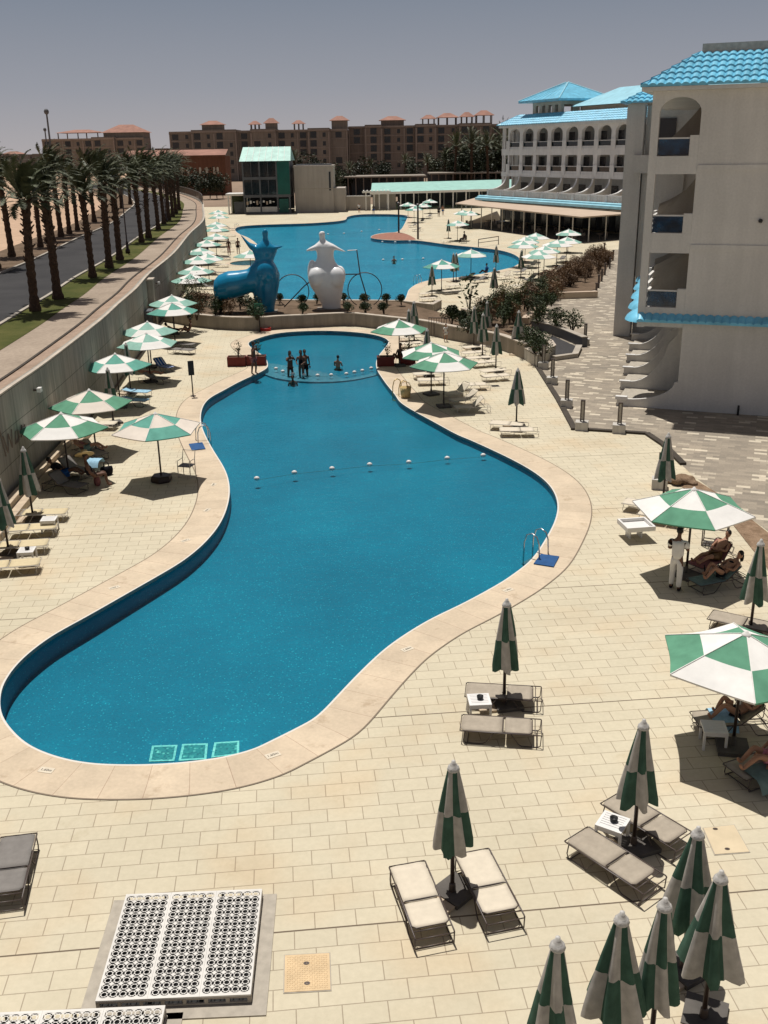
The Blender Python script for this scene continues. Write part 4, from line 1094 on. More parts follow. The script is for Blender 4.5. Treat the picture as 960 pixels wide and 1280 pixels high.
def grate(corners, z, label, panels, cell, side=0.22):
    q = [at(x, y, z) for x, y in corners]           # TL, TR, BR, BL
    o = q[3]; ex = (q[2] - q[3]); ey = (q[0] - q[3]); W = (q[2] - q[3]).length; H = (q[0] - q[3]).length
    rz = math.atan2(ex.y, ex.x)
    G = thing('pit_cover', label, 'grating', Vector((o.x, o.y, 0)), rz, 'white perforated pit covers')
    pw = W / panels
    cellm = MB(); r1, r0 = cell * 0.30, cell * 0.185; nn = 10; t = 0.012
    def ring(cx, cy, ro, ri, n=nn):
        i0 = len(cellm.v)
        for k in range(n):
            a = 2 * math.pi * k / n
            cellm.v += [(cx + ro * math.cos(a), cy + ro * math.sin(a), z), (cx + ri * math.cos(a), cy + ri * math.sin(a), z), (cx + ri * math.cos(a), cy + ri * math.sin(a), z - t)]
        for k in range(n):
            j = (k + 1) % n; cellm.f.append([i0 + 3 * k, i0 + 3 * j, i0 + 3 * j + 1, i0 + 3 * k + 1]); cellm.mi.append(0)
            cellm.f.append([i0 + 3 * k + 1, i0 + 3 * j + 1, i0 + 3 * j + 2, i0 + 3 * k + 2]); cellm.mi.append(0)
    for p in range(panels):
        cellm = MB(); x0 = p * pw + 0.03; x1 = (p + 1) * pw - 0.03
        nx = max(1, round((x1 - x0) / cell)); ny = max(1, round((H - 0.09) / cell)); cx_ = (x1 - x0) / nx; cy_ = (H - 0.09) / ny
        pv, pf = PUNCH
        for i in range(nx):
            for j in range(ny):
                cx, cy = x0 + (i + 0.5) * cx_, 0.045 + (j + 0.5) * cy_
                cellm.add([(cx + a * cx_, cy + b * cy_, z + c) for a, b, c in pv], pf)
        cellm.box(x0 - 0.03, x1 + 0.028, 0, 0.045, z - 0.03, z + 0.002); cellm.box(x0 - 0.03, x1 + 0.028, H - 0.045, H, z - 0.03, z + 0.002)
        cellm.box(x0 - 0.03, x0, 0.045, H - 0.045, z - 0.03, z + 0.002); cellm.box(x1, x1 + 0.028, 0.045, H - 0.045, z - 0.03, z + 0.002)
        cellm.build('grille', 'grate_white', G, fix=False)
    mb = MB(); mb.box(0.02, W - 0.02, 0.02, H - 0.02, 0.004, z - 0.14); mb.build('pit_box', 'pit', G)
    mb = MB()
    for x0, x1, y0, y1 in ((0, W, -0.004, 0.02), (0, W, H - 0.02, H + 0.004), (-0.004, 0.02, 0.02, H - 0.02), (W - 0.02, W + 0.004, 0.02, H - 0.02)):
        mb.box(x0, x1, y0, y1, z - 0.05, z - 0.031); mb.box(x0, x1, y0, y1, 0.0, 0.05)
        n = int(max(x1 - x0, y1 - y0) / 0.28)
        for k in range(n + 1):
            f = k / n
            if x1 - x0 > y1 - y0: xx = x0 + (x1 - x0 - 0.05) * f; mb.box(xx, xx + 0.05, y0, y1, 0.05, z - 0.05)
            else: yy = y0 + (y1 - y0 - 0.05) * f; mb.box(x0, x1, yy, yy + 0.05, 0.05, z - 0.05)
    mb.build('side_grille', 'kerb', G)
    mb = MB(); b = 0.22
    for x0, x1, y0, y1 in ((-b, W + b, -b, -0.01), (-b, W + b, H + 0.01, H + 0.05), (-b, -0.01, -0.01, H + 0.01), (W + 0.01, W + b, -0.01, H + 0.01)): mb.box(x0, x1, y0, y1, -0.01, 0.02)
    mb.build('border', 'grey_stone', G)
    return G
grate([(148, 1118.5), (320, 1109.5), (313.5, 1243), (119, 1251.5)], 0.17, 'large square white perforated cover in the deck, three panels wide', 3, 0.125)
grate([(-40, 1268), (194, 1253.5), (180, 1386), (-78, 1398)], 0.21, 'white perforated cover cut by the bottom left corner of the photo', 3, 0.135)
def cover(pts, mat, label, knobs):
    q = ccw(px_poly(pts)); C = thing('access_cover', label, 'manhole cover', sum(q, Vector()) / 4)
    c = sum(q, Vector()) / 4
    MB().prism([((p - c).x, (p - c).y) for p in q], -0.01, 0.008).build('frame', 'grey_stone', C)
    mb = MB(); mb.prism([((p - c).x * 0.955, (p - c).y * 0.955) for p in q], -0.01, 0.014)
    if mat == 'orange_cover':
        e1 = (q[1] - q[0]); e2 = (q[3] - q[0])
        for i in range(1, 18):
            for j in range(1, 18):
                if abs(i - 9) < 1 and abs(j - 9) < 1: continue
                p = q[0] - c + e1 * (i / 18) + e2 * (j / 18); p = p * 0.93
                mb.cbox((p.x, p.y, 0.0158), (0.026, 0.009, 0.004), R(45 if (i + j) % 2 else -45))
    mb.build('lid', mat, C)
    for kx, ky in knobs:
        p = at(kx, ky) - c; MB().lathe([(0.045, 0.0145), (0.045, 0.018), (0.02, 0.018), (0.02, 0.0147)], 10, (p.x, p.y, 0), sx=1, sy=0.7).build('lifting_eye', 'frame', C)
cover([(355, 1194), (413, 1191), (414.5, 1239), (354, 1242.5)], 'orange_cover', 'rusty orange square manhole cover right of the large perforated cover', [(383, 1205), (384, 1230)])
cover([(884, 1034), (918, 1031), (938, 1066), (893, 1069.5)], 'deck_lid', 'sand coloured square manhole cover behind the front umbrella cluster', [(894, 1037), (909, 1062)]) if False else None
MT['deck_lid'] = plain('sand_stone_lid', (0.56, 0.46, 0.31), 0.85, 0.1, 2)
cover([(878, 1035), (918, 1031), (938, 1066), (893, 1069.5)], 'deck_lid', 'sand coloured square manhole cover behind the front umbrella cluster', [(894, 1037), (909, 1062)])

# small floor drain in the tiles
q = at(619, 482.5); FD = thing('floor_drain', 'small dark square floor drain in the tiles beside the white loungers', 'drain', q, R(5))
MB().box(-0.22, 0.22, -0.22, 0.22, -0.01, 0.008).build('frame', 'grey_stone', FD)
for k in range(6): MB().box(-0.18, 0.18, -0.17 + 0.06 * k, -0.14 + 0.06 * k, 0.0085, 0.014).build('slot', 'pit', FD)
# ---------------------------------------------------------------- buildings
def arch_strip(mb, x0, x1, zs, zt, y0, y1, rise, n=12, mi=0):
    """wall above an arched opening: from the arch curve springing at zs up to zt"""
    cx = (x0 + x1) / 2; a = (x1 - x0) / 2; pts = []
    for i in range(n + 1):
        t = math.pi * (1 - i / n); pts.append((cx + a * math.cos(t), zs + rise * math.sin(t)))
    for (ax, az), (bx, bz) in zip(pts, pts[1:]):
        mb.add([(ax, y0, az), (bx, y0, bz), (bx, y0, zt), (ax, y0, zt), (ax, y1, az), (bx, y1, bz), (bx, y1, zt), (ax, y1, zt)],
               [(0, 1, 2, 3), (5, 4, 7, 6), (0, 4, 5, 1)], mi)
def swoosh(x0, z0, x1, z1, n=10, flip=False):
    """concave curve that starts level at (x0,z0) and rises steeply to (x1,z1)"""
    return [(x0 + (x1 - x0) * math.sin(math.pi / 2 * i / n), z0 + (z1 - z0) * (1 - math.cos(math.pi / 2 * i / n))) for i in range(n + 1)]
def tile_roof(mb, x0, x1, z0, run, rise, period=0.32, row=0.40, clip0=True, clip1=False, step=4, y0=0.0):
    """pantiled slope: eave along x at y0, climbing to +y"""
    L = math.hypot(run, rise); rows = max(1, round(L / row)); nx = int((x1 - x0) / period * step)
    for r in range(rows):
        for e, (fa, fb) in enumerate(((r / rows, (r + 1) / rows),)):
            o = len(mb.v)
            for k, (f, lift) in enumerate(((fa, 0.0), (fa, 0.065), (fb, 0.0))):
                for i in range(nx + 1):
                    x = x0 + (x1 - x0) * i / nx; ph = (i % step) / step
                    hump = 0.075 * abs(math.sin(math.pi * (i / step))) ** 0.8
                    xl = x0 + run * f if clip0 else x0; xr = x1 - run * f if clip1 else x1
                    xx = min(max(x, xl), xr)
                    mb.v.append((xx, y0 + run * f, z0 + rise * f + lift + (hump if k else 0.0 if r == 0 else hump * 0.4)))
            for k in range(2):
                for i in range(nx):
                    a = o + k * (nx + 1) + i; mb.f.append([a, a + 1, a + nx + 2, a + nx + 1]); mb.mi.append(0)
# --- hotel wing on the right
P0 = at(797, 509); AA = R(-21.0)
HA = thing('hotel_wing', 'tall pale hotel wing with blue tiled roof and dark glass balconies, at the right edge', 'hotel', (P0.x, P0.y, 0), AA)
mb = MB(); mb.box(1.66, 18, 0, 0.3, 0, 13.2); mb.box(1.95, 18, 0.3, 17.7, 0, 13.15)
mb.box(1.70, 18, -0.05, -0.002, 10.12, 10.34); mb.box(1.70, 18, -0.05, -0.002, 6.95, 7.17); mb.box(1.70, 18, -0.06, -0.002, 3.62, 3.86)
mb.build('end_wall', 'hotel', HA)
FL = [(0.0, 3.65), (4.55, 6.78), (7.67, 9.98), (10.76, 12.3)]
mb = MB()
mb.box(-0.30, 0.02, 0.0, 0.30, 3.62, 13.2)                       # corner pillar
for z0, z1 in ((3.66, 4.5), (6.80, 7.62), (9.99, 10.70)): mb.box(0.022, 1.658, 0.002, 0.30, z0, z1)
arch_strip(mb, 0.02, 1.66, 12.36, 13.2, 0.003, 0.30, 0.60)
for z in (4.5, 7.62, 10.70): mb.box(1.30, 1.656, 0.004, 0.30, z + 0.002, z + 0.80)   # stepped ledge
mb.build('balcony_frame', 'hotel', HA)
for z0, z1 in ((4.53, 5.18), (7.65, 8.30), (10.74, 11.36)):
    f = MB().box(0.05, 1.28, 0.10, 0.13, z0, z1).build('balcony_glass', 'glass_blue', HA)
    MB().box(0.03, 1.29, 0.07, 0.16, z1 + 0.002, z1 + 0.06).build('top_rail', 'rail_white', f)
# balcony decks along the left front, seen end on
mb = MB()
for z in (3.66, 6.80, 9.99, 12.98):
    for k in range(5): mb.box(-0.28 - 0.32 * k, 1.948, 0.302 + 3.46 * k, 3.76 + 3.46 * k, z, z + 0.28 - 0.002 * k)
mb.build('balcony_slab', 'hotel', HA)
for z in (3.95, 7.09, 10.28):
    for k in range(5):
        MB().box(-0.28 - 0.32 * k, -0.14 - 0.32 * k, 0.32 + 3.46 * k + 0.9, 3.55 + 3.46 * k, z, z + 0.55).build('parapet', 'hotel', HA)
for k in range(1, 6):
    mb = MB(); y = 3.46 * k - 0.1; ox = -0.32 * (k - 1)
    for z0, z1 in ((3.94, 6.8), (7.08, 9.99), (10.27, 12.98)):
        pts = [(1.94, z0), (1.94, z1), (1.55, z1)] + [(ox - 0.2 + (1.7 - ox) * t, z0 + 0.85 + (z1 - z0 - 1.0) * t ** 1.25) for t in (1, 0.85, 0.7, 0.5, 0.3, 0.15, 0)] + [(ox - 0.26, z0)]
        mb.vprism(pts[::-1], y, y + 0.14)
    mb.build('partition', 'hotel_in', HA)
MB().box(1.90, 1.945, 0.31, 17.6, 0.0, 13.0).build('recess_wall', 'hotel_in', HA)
for k in range(4):
    for z in (0.25, 4.0, 7.12, 10.3):
        w_ = MB().box(1.86, 1.898, 1.0 + 3.46 * k, 2.9 + 3.46 * k, z, z + 2.2).build('balcony_door', 'window_dark', HA)
# ground floor terraces with scrolled walls
for k in range(6):
    mb = MB(); y = 3.3 * k; ox = -0.3 * k
    pts = [(-0.95, -0.02), (1.94, -0.02), (1.94, 3.64), (1.665, 3.64), (1.665, 1.25)] + swoosh(-0.55, 0.34, 1.50, 1.22, 10)[::-1] + [(-0.95, 0.30)] if k == 0 else \
          [(-0.95, -0.02), (1.94, -0.02), (1.94, 3.64), (1.30, 3.64)] + swoosh(-0.55, 0.42, 1.25, 3.2, 10)[::-1] + [(-0.95, 0.38)]
    pts = [(p[0] + (ox if p[0] < 1.2 else 0), p[1]) for p in pts]
    mb.vprism(pts, y + 0.008, y + 0.16)
    mb.build('scroll_wall', 'hotel', HA)
    MB().box(-1.02 + ox, -0.50 + ox, y - 0.05, y + 0.21, 0.385 + (0 if k else -0.08), 0.45).build('pedestal_cap', 'rail_white', HA)
mb = MB(); [mb.box(-1.0 - 0.3 * k, 1.64, 0.17 + 3.3 * k, 3.3 + 3.3 * k, -0.01, 0.10) for k in range(5)]; mb.build('terrace_floor', 'grey_stone', HA)
# blue pantiles
mb = MB(); tile_roof(mb, -0.78, 18, 13.36, 2.1, 1.32, y0=-0.42)
mb.build('roof', 'tile', HA, fix=False)
mb = MB(); tile_roof(mb, -18.0, 0.42, 13.36, 2.1, 1.32, clip0=False, clip1=True, y0=-0.78)
mb.xf(Matrix.Rotation(R(-90), 4, 'Z')); o = mb.build('roof', 'tile', HA, fix=False)
mb = MB(); mb.box(-0.72, 18, -0.36, 0.30, 13.202, 13.352); mb.box(-0.72, 0.8, 0.302, 17.8, 13.202, 13.352); mb.build('eave', 'hotel', HA)
mb = MB(); mb.box(1.36, 18, 1.64, 1.9, 14.3, 15.02); mb.box(1.36, 1.66, 1.902, 17.8, 14.3, 15.02); mb.build('roof_parapet', 'grey_canvas', HA)
mb = MB(); tile_roof(mb, -0.28, 18, 3.90, 0.36, 0.30, clip0=False, row=0.5, y0=-0.40)
mb.build('tile_band', 'tile', HA, fix=False)
for k in range(5):                    # small half round tiled hoods over each terrace
    mb = MB(); n = 10; o = 0
    for r, z in ((0.95, 3.66), (0.86, 3.82), (0.62, 4.0), (0.3, 4.12), (0.02, 4.16)):
        for i in range(n + 1):
            a = R(90) + R(180) * i / n; mb.v.append((-0.29 - 0.32 * k + r * math.cos(a) * 0.85, 2.15 + 3.46 * k + r * math.sin(a) * 1.35, z))
    for q in range(4):
        for i in range(n): a = q * (n + 1) + i; mb.f.append([a, a + 1, a + n + 2, a + n + 1]); mb.mi.append(0)
    mb.build('tiled_hood', 'tile', HA, True)
MB().lathe([(0.09, 0), (0.07, 0.12), (0.03, 0.2)], 8).xf(Matrix.Translation((4.36, -0.02, 8.15)) @ Matrix.Rotation(R(90), 4, 'X')).build('vent', 'black', HA)
MB().tube([(4.3, -0.2, 0.0), (4.3, -0.2, 0.32), (4.3, -0.14, 0.42)], 0.05, 6).build('downpipe_outlet', 'black', HA)
# stair tower at the far end of the wing
mb = MB(); mb.box(-3.75, -2.75, 17.9, 18.9, 0, 13.4); mb.box(-2.70, 1.9, 18.6, 24, 0, 13.3); mb.box(-2.70, -0.32, 18.2, 18.55, 3.6, 9.6); mb.box(-3.2, -2.3, 17.6, 17.88, 9.6, 10.6)
mb.build('stair_tower', 'hotel', HA)
for z in (11.0, 7.9, 4.6): MB().box(-2.2, -1.0, 18.5, 18.59, z, z + 1.6).build('window', 'window_dark', HA)
mb = MB(); tile_roof(mb, -4.1, -1.0, 13.42, 1.5, 0.8, clip0=True, y0=17.4); mb.build('tower_roof', 'tile', HA, fix=False)
mb = MB(); tile_roof(mb, -21.0, -17.4, 13.42, 1.5, 0.8, clip0=False, clip1=True, y0=-4.1); mb.xf(Matrix.Rotation(R(-90), 4, 'Z')); mb.build('tower_roof', 'tile', HA, fix=False)

# --- long hotel block farther back
BLp = Vector((20.2, 165.6, 0)); BA = R(-64.3)
HB = thing('hotel_block', 'long pale hotel block with arched balconies, blue roof and a belvedere above the restaurant', 'hotel', BLp, BA)
LB = 46.0
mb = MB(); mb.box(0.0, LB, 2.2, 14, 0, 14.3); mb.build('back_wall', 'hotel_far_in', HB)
mb = MB()
for z in (3.4, 7.2, 10.6, 14.0): mb.box(-1.2, LB, 0.0, 2.198, z, z + 0.35)
mb.build('floor_slab', 'hotel_far', HB)
bay = 3.7; nb = 12
mb = MB(); mb2 = MB()
for b in range(nb):
    x0 = 0.4 + b * bay; x1 = x0 + bay
    wide = b < 3
    for lvl, (zf, zc) in enumerate(((7.55, 10.6), (10.95, 14.0))):
        m = mb
        pw = 0.42
        m.box(x0 - 0.001, x0 + pw, 0.005, 0.5, zf, zc)
        m.box(x1 - pw, x1, 0.005, 0.5, zf, zc)
        if lvl == 1 or b > 3: arch_strip(m, x0 + pw, x1 - pw, zc - 0.98, zc, 0.006, 0.5, 0.80)
        else: m.box(x0 + pw, x1 - pw, 0.006, 0.5, zc - 0.25, zc)
        m.box(x0 - 0.3 + 0.02, x0 + 0.62, -0.12, 0.003, zf - 0.3, zf + 1.15)       # pedestals between the bays
        m.box(x0 + pw, x1 - pw, 0.006, 0.30, zf, zf + 0.25)
mb.build('arcade', 'hotel_far', HB)
mb = MB(); mb.box(-1.3, LB, -0.06, 0.004, 10.0, 10.95); mb.box(-1.3, LB, -0.05, 0.004, 6.9, 7.5); mb.build('spandrel', 'hotel_far', HB)
gl = MB().box(0, bay - 0.9, 0, 0.04, 0, 0.62).mesh('balcony_glass', 'glass_dark'); rl = MB().box(0, bay - 0.9, -0.03, 0.06, 0, 0.08).mesh('top_rail', 'rail_white')
dr = MB().box(0, 1.9, 0, 0.06, 0, 2.15).mesh('balcony_door', 'window_dark')
for b in range(nb):
    for zf in (7.55, 10.95):
        g = link('balcony_glass', gl, HB); g.location = (0.4 + b * bay + 0.45, 0.12, zf + 0.26)
        r = link('top_rail', rl, g); r.location = (0, 0, 0.63)
        d = link('balcony_door', dr, HB); d.location = (0.4 + b * bay + 1.3, 2.12, zf + 0.02)
    d = link('balcony_door', dr, HB); d.location = (0.4 + b * bay + 0.8, 2.12, 3.78)
# left end: slender columns of the corner loggia
mb = MB()
for x, y in ((-1.1, 0.15), (-1.1, 1.2), (-0.55, 0.1), (-1.1, 2.0)):
    for z0, z1 in ((3.75, 7.2), (7.55, 10.6), (10.95, 14.0)): mb.box(x - 0.13, x + 0.13, y - 0.13, y + 0.13, z0, z1)
mb.build('loggia_column', 'hotel_far', HB)
mb = MB(); mb.box(-1.2, 0.0, 2.2, 10, 0, 14.0); mb.build('end_wall', 'hotel_far', HB)
# scrolled terrace walls of the first floor
for b in range(nb + 1):
    mb = MB(); x = 0.4 + b * bay
    prof = [(0.0, 3.76)] + [(0.0, 6.9), (-0.25, 6.9)] + swoosh(-3.1, 4.95, -0.3, 6.75, 9)[::-1] + [(-3.4, 4.9), (-3.4, 4.08)]
    mb.vprism([(p[0], p[1]) for p in prof], 0, 0.22)
    mb.xf(Matrix.Translation((x + 0.2, 0, 0)) @ Matrix.Rotation(R(90), 4, 'Z') if False else Matrix.Translation((x, 0, 0)) @ Matrix(((0, 1, 0, 0), (1, 0, 0, 0), (0, 0, 1, 0), (0, 0, 0, 1))))
    s = mb.build('scroll_wall', 'tan_far', HB)
    mb = MB(); c = swoosh(-3.1, 4.95, -0.3, 6.75, 9)
    for p, q in zip(c, c[1:]):
        mb.add([(x - 0.06, p[0], p[1]), (x + 0.28, p[0], p[1]), (x + 0.28, q[0], q[1]), (x - 0.06, q[0], q[1]), (x - 0.06, p[0], p[1] + 0.14), (x + 0.28, p[0], p[1] + 0.14), (x + 0.28, q[0], q[1] + 0.14), (x - 0.06, q[0], q[1] + 0.14)],
               [(0, 3, 2, 1), (4, 5, 6, 7), (0, 1, 5, 4), (2, 3, 7, 6), (0, 4, 7, 3), (1, 2, 6, 5)])
    mb.build('wall_coping', 'rail_white', s)
mb = MB(); mb.box(-1.4, LB, -3.6, 0.0, 3.72, 4.08); mb.build('terrace_slab', 'hotel_far', HB)
mb = MB(); n = 0
for b in range(nb):
    x = 0.4 + b * bay
    mb.box(x - 0.12, x + 0.34, -3.62, -3.3, 4.09, 5.05)
    for k in range(9): mb.box(x + 0.62 + k * 0.34, x + 0.76 + k * 0.34, -3.52, -3.38, 4.09, 4.86)
    mb.box(x + 0.34, x + bay - 0.12, -3.56, -3.34, 4.86, 5.0)
mb.build('balustrade', 'hotel_far', HB)
# blue tile skirt below the terrace, rounded at its left end
mb = MB(); path = [(LB, -3.7), (2.0, -3.7), (0.2, -3.5), (-1.2, -2.6), (-2.0, -1.0), (-2.2, 1.0)]
pc = catmull(path, 5, closed=False)
for i, p in enumerate(pc):
    t = (pc[min(i + 1, len(pc) - 1)] - pc[max(i - 1, 0)]).normalized(); nn = Vector((-t.y, t.x, 0)) * -1
    nn = Vector((t.y, -t.x, 0)); nn = nn if nn.y < 0.3 and nn.x <= 0.5 else -nn
    for d, z in ((0.0, 4.12), (0.35, 4.02), (0.38, 3.85), (0.75, 3.75), (0.78, 3.42), (0.0, 3.30)): mb.v.append((p.x - abs(nn.x) * d * (1 if t.x < 0.2 else 0), p.y - d * abs(nn.y), z))
for i in range(len(pc) - 1):
    for k in range(5): mb.f.append([i * 6 + k, i * 6 + k + 1, i * 6 + k + 7, i * 6 + k + 6]); mb.mi.append(0)
mb.build('tile_skirt', 'tile_pale', HB)
# mansard of blue tiles, belvedere with its pyramid roof
mb = MB(); tile_roof(mb, -1.9, LB, 14.36, 2.6, 1.5, period=0.6, row=0.6, clip0=True, y0=-0.8, step=4); mb.build('roof', 'tile', HB, fix=False)
mb = MB(); tile_roof(mb, -14.0, 0.8, 14.36, 2.6, 1.5, period=0.6, row=0.6, clip0=False, clip1=True, y0=-1.9); mb.xf(Matrix.Rotation(R(-90), 4, 'Z')); mb.build('roof', 'tile', HB, fix=False)
mb = MB(); mb.box(-1.6, LB, -0.5, 0.3, 14.0, 14.34); mb.box(0.8, LB, 2.0, 12, 15.2, 15.9); mb.build('cornice', 'hotel_far', HB)
mb = MB()
bx0, bx1, by0, by1 = 3.4, 10.8, 2.4, 9.4
nwin = 4
for k in range(nwin + 1):
    x = bx0 + (bx1 - bx0 - 0.8) * k / nwin; mb.box(x, x + 0.8, by0, by0 + 0.5, 15.9, 17.0)
    if 0 < k < nwin: mb.box(x, x + 0.8, by1 - 0.5, by1, 15.9, 17.0)
for k in range(4):
    y = by0 + (by1 - by0 - 0.8) * k / 3
    if 0 < k < 3: mb.box(bx0, bx0 + 0.5, y, y + 0.8, 15.9, 17.0); mb.box(bx1 - 0.5, bx1, y, y + 0.8, 15.9, 17.0)
mb.box(bx0 - 0.02, bx1 + 0.02, by0 - 0.02, by1, 17.0, 17.6); mb.box(bx0, bx1, by0 + 0.01, by0 + 0.49, 15.9, 16.0)
mb.build('belvedere', 'tan_far', HB)
mb = MB(); ov = 1.6; cx, cyy = (bx0 + bx1) / 2, (by0 + by1) / 2
base = [(bx0 - ov, by0 - ov), (bx1 + ov, by0 - ov), (bx1 + ov, by1 + ov), (bx0 - ov, by1 + ov)]
mb.v = [(x, y, 17.45) for x, y in base] + [(x, y, 17.75) for x, y in base] + [(cx - 0.3, cyy, 20.2), (cx + 0.3, cyy, 20.2)]
mb.f = [[0, 1, 5, 4], [1, 2, 6, 5], [2, 3, 7, 6], [3, 0, 4, 7], [4, 5, 9, 8], [5, 6, 9], [6, 7, 8, 9], [7, 4, 8], [3, 2, 1, 0]]; mb.mi = [0] * 9
pr = mb.build('belvedere_roof', 'tile', HB)
mb = MB()
for a, b in ((4, 8), (5, 9), (6, 9), (7, 8)): mb.tube([pr.data.vertices[a].co, pr.data.vertices[b].co], 0.12, 5)
for k in range(1, 8):
    f = k / 8; mb.tube([Vector(pr.data.vertices[4].co).lerp(pr.data.vertices[5].co, f), Vector(pr.data.vertices[8].co).lerp(pr.data.vertices[9].co, f)], 0.05, 4)
mb.build('hip_ridge', 'tile_pale', HB)
mb = MB(); mb.box(13.0, LB, 4.5, 12, 15.9, 16.6); mb.build('upper_wall', 'tan_far', HB)
mb = MB(); mb.v = [(12.2, 3.0, 16.6), (LB, 3.0, 16.6), (LB, 8, 19.0), (17, 8, 19.0), (12.2, 13, 16.6), (LB, 13, 16.6)]; mb.f = [[0, 1, 2, 3], [0, 3, 4], [4, 3, 2, 5]]; mb.mi = [0, 0, 0]
mb.build('upper_roof', 'tile_pale', HB)
# restaurant under its beige awning
RS = thing('restaurant_terrace', 'dark open restaurant under a wide beige awning in front of the hotel block', 'restaurant', (0, 0, 0))
aw = [at(569, 254, 3.3), at(727, 271, 3.1), at(790, 266.5, 3.1)]
toW = HB.matrix_basis
br_, bl_ = toW @ Vector((44, -2.9, 3.24)), toW @ Vector((-2.4, 0.6, 3.24))
b0 = toW @ Vector((1.0, -3.3, 3.24))
poly = [aw[0], aw[1], aw[2], br_, b0, bl_, at(619, 240.5, 3.3)]
mb = MB(); mb.v = [tuple(p) for p in poly] + [(p.x, p.y, p.z - 0.16) for p in poly]; n = len(poly)
mb.f = [list(range(n)), [n + i for i in range(n)][::-1]] + [[i, (i + 1) % n, n + (i + 1) % n, n + i] for i in range(n)]; mb.mi = [0] * (n + 2)
mb.build('awning', 'canopy_beige', RS)
for i in range(11):
    f = (i + 0.4) / 11; p = aw[0].lerp(aw[1], f); c = (br_ + bl_) / 2; p = p + (Vector((c.x, c.y, 0)) - Vector((p.x, p.y, 0))).normalized() * 0.5
    MB().lathe([(0.075, 0.0), (0.075, 3.0)], 6, (p.x, p.y, 0.02)).build('post', 'frame_pale', RS)
for i in range(3):
    f = (i + 0.5) / 3; p = aw[1].lerp(aw[2], f); MB().lathe([(0.075, 0.0), (0.075, 2.94)], 6, (p.x, p.y + 0.4, 0.02)).build('post', 'frame_pale', RS)
w0, w1 = toW @ Vector((-2, 1.5, 0)), toW @ Vector((LB, 0.5, 0))
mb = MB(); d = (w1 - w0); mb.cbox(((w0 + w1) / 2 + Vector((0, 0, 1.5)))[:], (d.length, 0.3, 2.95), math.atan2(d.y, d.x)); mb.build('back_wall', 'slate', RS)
for i in range(16):
    p = w0.lerp(w1, (i + 0.5) / 16) + Vector((-1.4, -0.8, 0)); MB().cbox((p.x, p.y, 1.4), (1.5, 0.08, 2.6), math.atan2(d.y, d.x)).build('window', 'window_dark', RS)
fl = [(p.x + 0.3, p.y + 0.2) for p in (aw[0], aw[1], aw[2])] + [(br_.x, br_.y), (bl_.x, bl_.y)]
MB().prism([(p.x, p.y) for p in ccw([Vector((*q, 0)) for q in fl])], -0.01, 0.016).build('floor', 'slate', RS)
mb = MB(); rr = random.Random(5)
tabl = MB(); tabl.lathe([(0.45, 0.70), (0.45, 0.74)], 10); tabl.lathe([(0.04, 0), (0.04, 0.7)], 6)
chm = MB(); chm.box(-0.22, 0.22, -0.22, 0.22, 0.42, 0.46); chm.box(-0.22, 0.22, 0.19, 0.23, 0.46, 0.9)
for sx in (-0.2, 0.2):
    for sy in (-0.2, 0.2): chm.box(sx - 0.02, sx + 0.02, sy - 0.02, sy + 0.02, 0, 0.42)
tme = tabl.mesh('dining_table', 'far_wall_dark'); cme = chm.mesh('dining_chair', 'frame')
k = 0
for i in range(7):
    for j in range(2):
        p = aw[0].lerp(aw[1], (i + 0.5) / 7); c = Vector((6 + 3.2 * j, 2.5 + 1.5 * j, 0)) * (0.5 if j == 0 else 1)
        p = Vector((p.x, p.y, 0.017)) + c * 0.45
        t = tag(link('dining_table', tme), 'round dining table in the shade of the beige awning', 'table', 'dining tables in the restaurant'); t.location = p
        for q in range(2):
            a = rr.uniform(0, 6.28); c_ = tag(link('dining_chair', cme), 'dark dining chair in the shade of the beige awning', 'chair', 'dining chairs in the restaurant')
            c_.location = p + Vector((math.cos(a) * 0.75, math.sin(a) * 0.75, 0)); c_.rotation_euler = (0, 0, a - R(90))

# --- green glass bar building at the far end of the far pool
GT = thing('glass_pavilion', 'three storey dark glass pavilion with a pale green sloping roof behind the far pool', 'building', (-25.6, 196.7, 0))
GW = 8.9
mb = MB(); mb.box(0.0, GW, 0.02, 9, 0, 0.4)
for z in (3.0, 6.2): mb.box(0.0, GW, 0.0, 9, z, z + 0.5)
for x in (0.0, 3.1, 6.3, GW - 0.3): mb.box(x, x + 0.3, 0.03, 0.35, 0.4, 9.5)
mb.box(0.0, GW, 8.6, 9, 0.5, 9.5); mb.box(0, 0.25, 0.36, 8.6, 0.5, 9.5); mb.box(GW - 2.2, GW - 0.02, 0.05, 8.6, 3.5, 9.5)
mb.box(-2.0, 0.0, 1.0, 3.0, 0, 2.2)
mb.build('frame', 'slate', GT)
MB().box(GW - 2.3, GW + 0.02, -0.03, 0.028, 3.5, 9.5).build('side_panel', 'green_panel', GT)
for z in (3.5, 6.7):
    for x0, x1 in ((0.3, 3.1), (3.4, 6.3)):
        w_ = MB().box(x0, x1, 0.10, 0.14, z + 0.05, z + 2.7).build('window', 'glass_dark', GT)
        MB().box((x0 + x1) / 2 - 0.04, (x0 + x1) / 2 + 0.04, 0.06, 0.17, z + 0.05, z + 2.7).build('mullion', 'slate', w_)
        MB().box(x0 + 0.25, x0 + 0.9, 1.2, 1.3, z + 0.9, z + 2.2).build('blind', 'white', w_)
mb = MB(); mb.v = [(-0.35, -0.5, 9.5), (GW + 0.35, -0.5, 9.5), (GW + 0.1, 4.5, 12.0), (-0.1, 4.5, 12.0), (-0.35, 9.4, 9.5), (GW + 0.35, 9.4, 9.5)]
mb.f = [[0, 1, 2, 3], [3, 2, 5, 4], [1, 5, 2], [0, 3, 4], [0, 4, 5, 1]]; mb.mi = [0] * 5
rf = mb.build('roof', 'teal_roof', GT)
mb = MB()
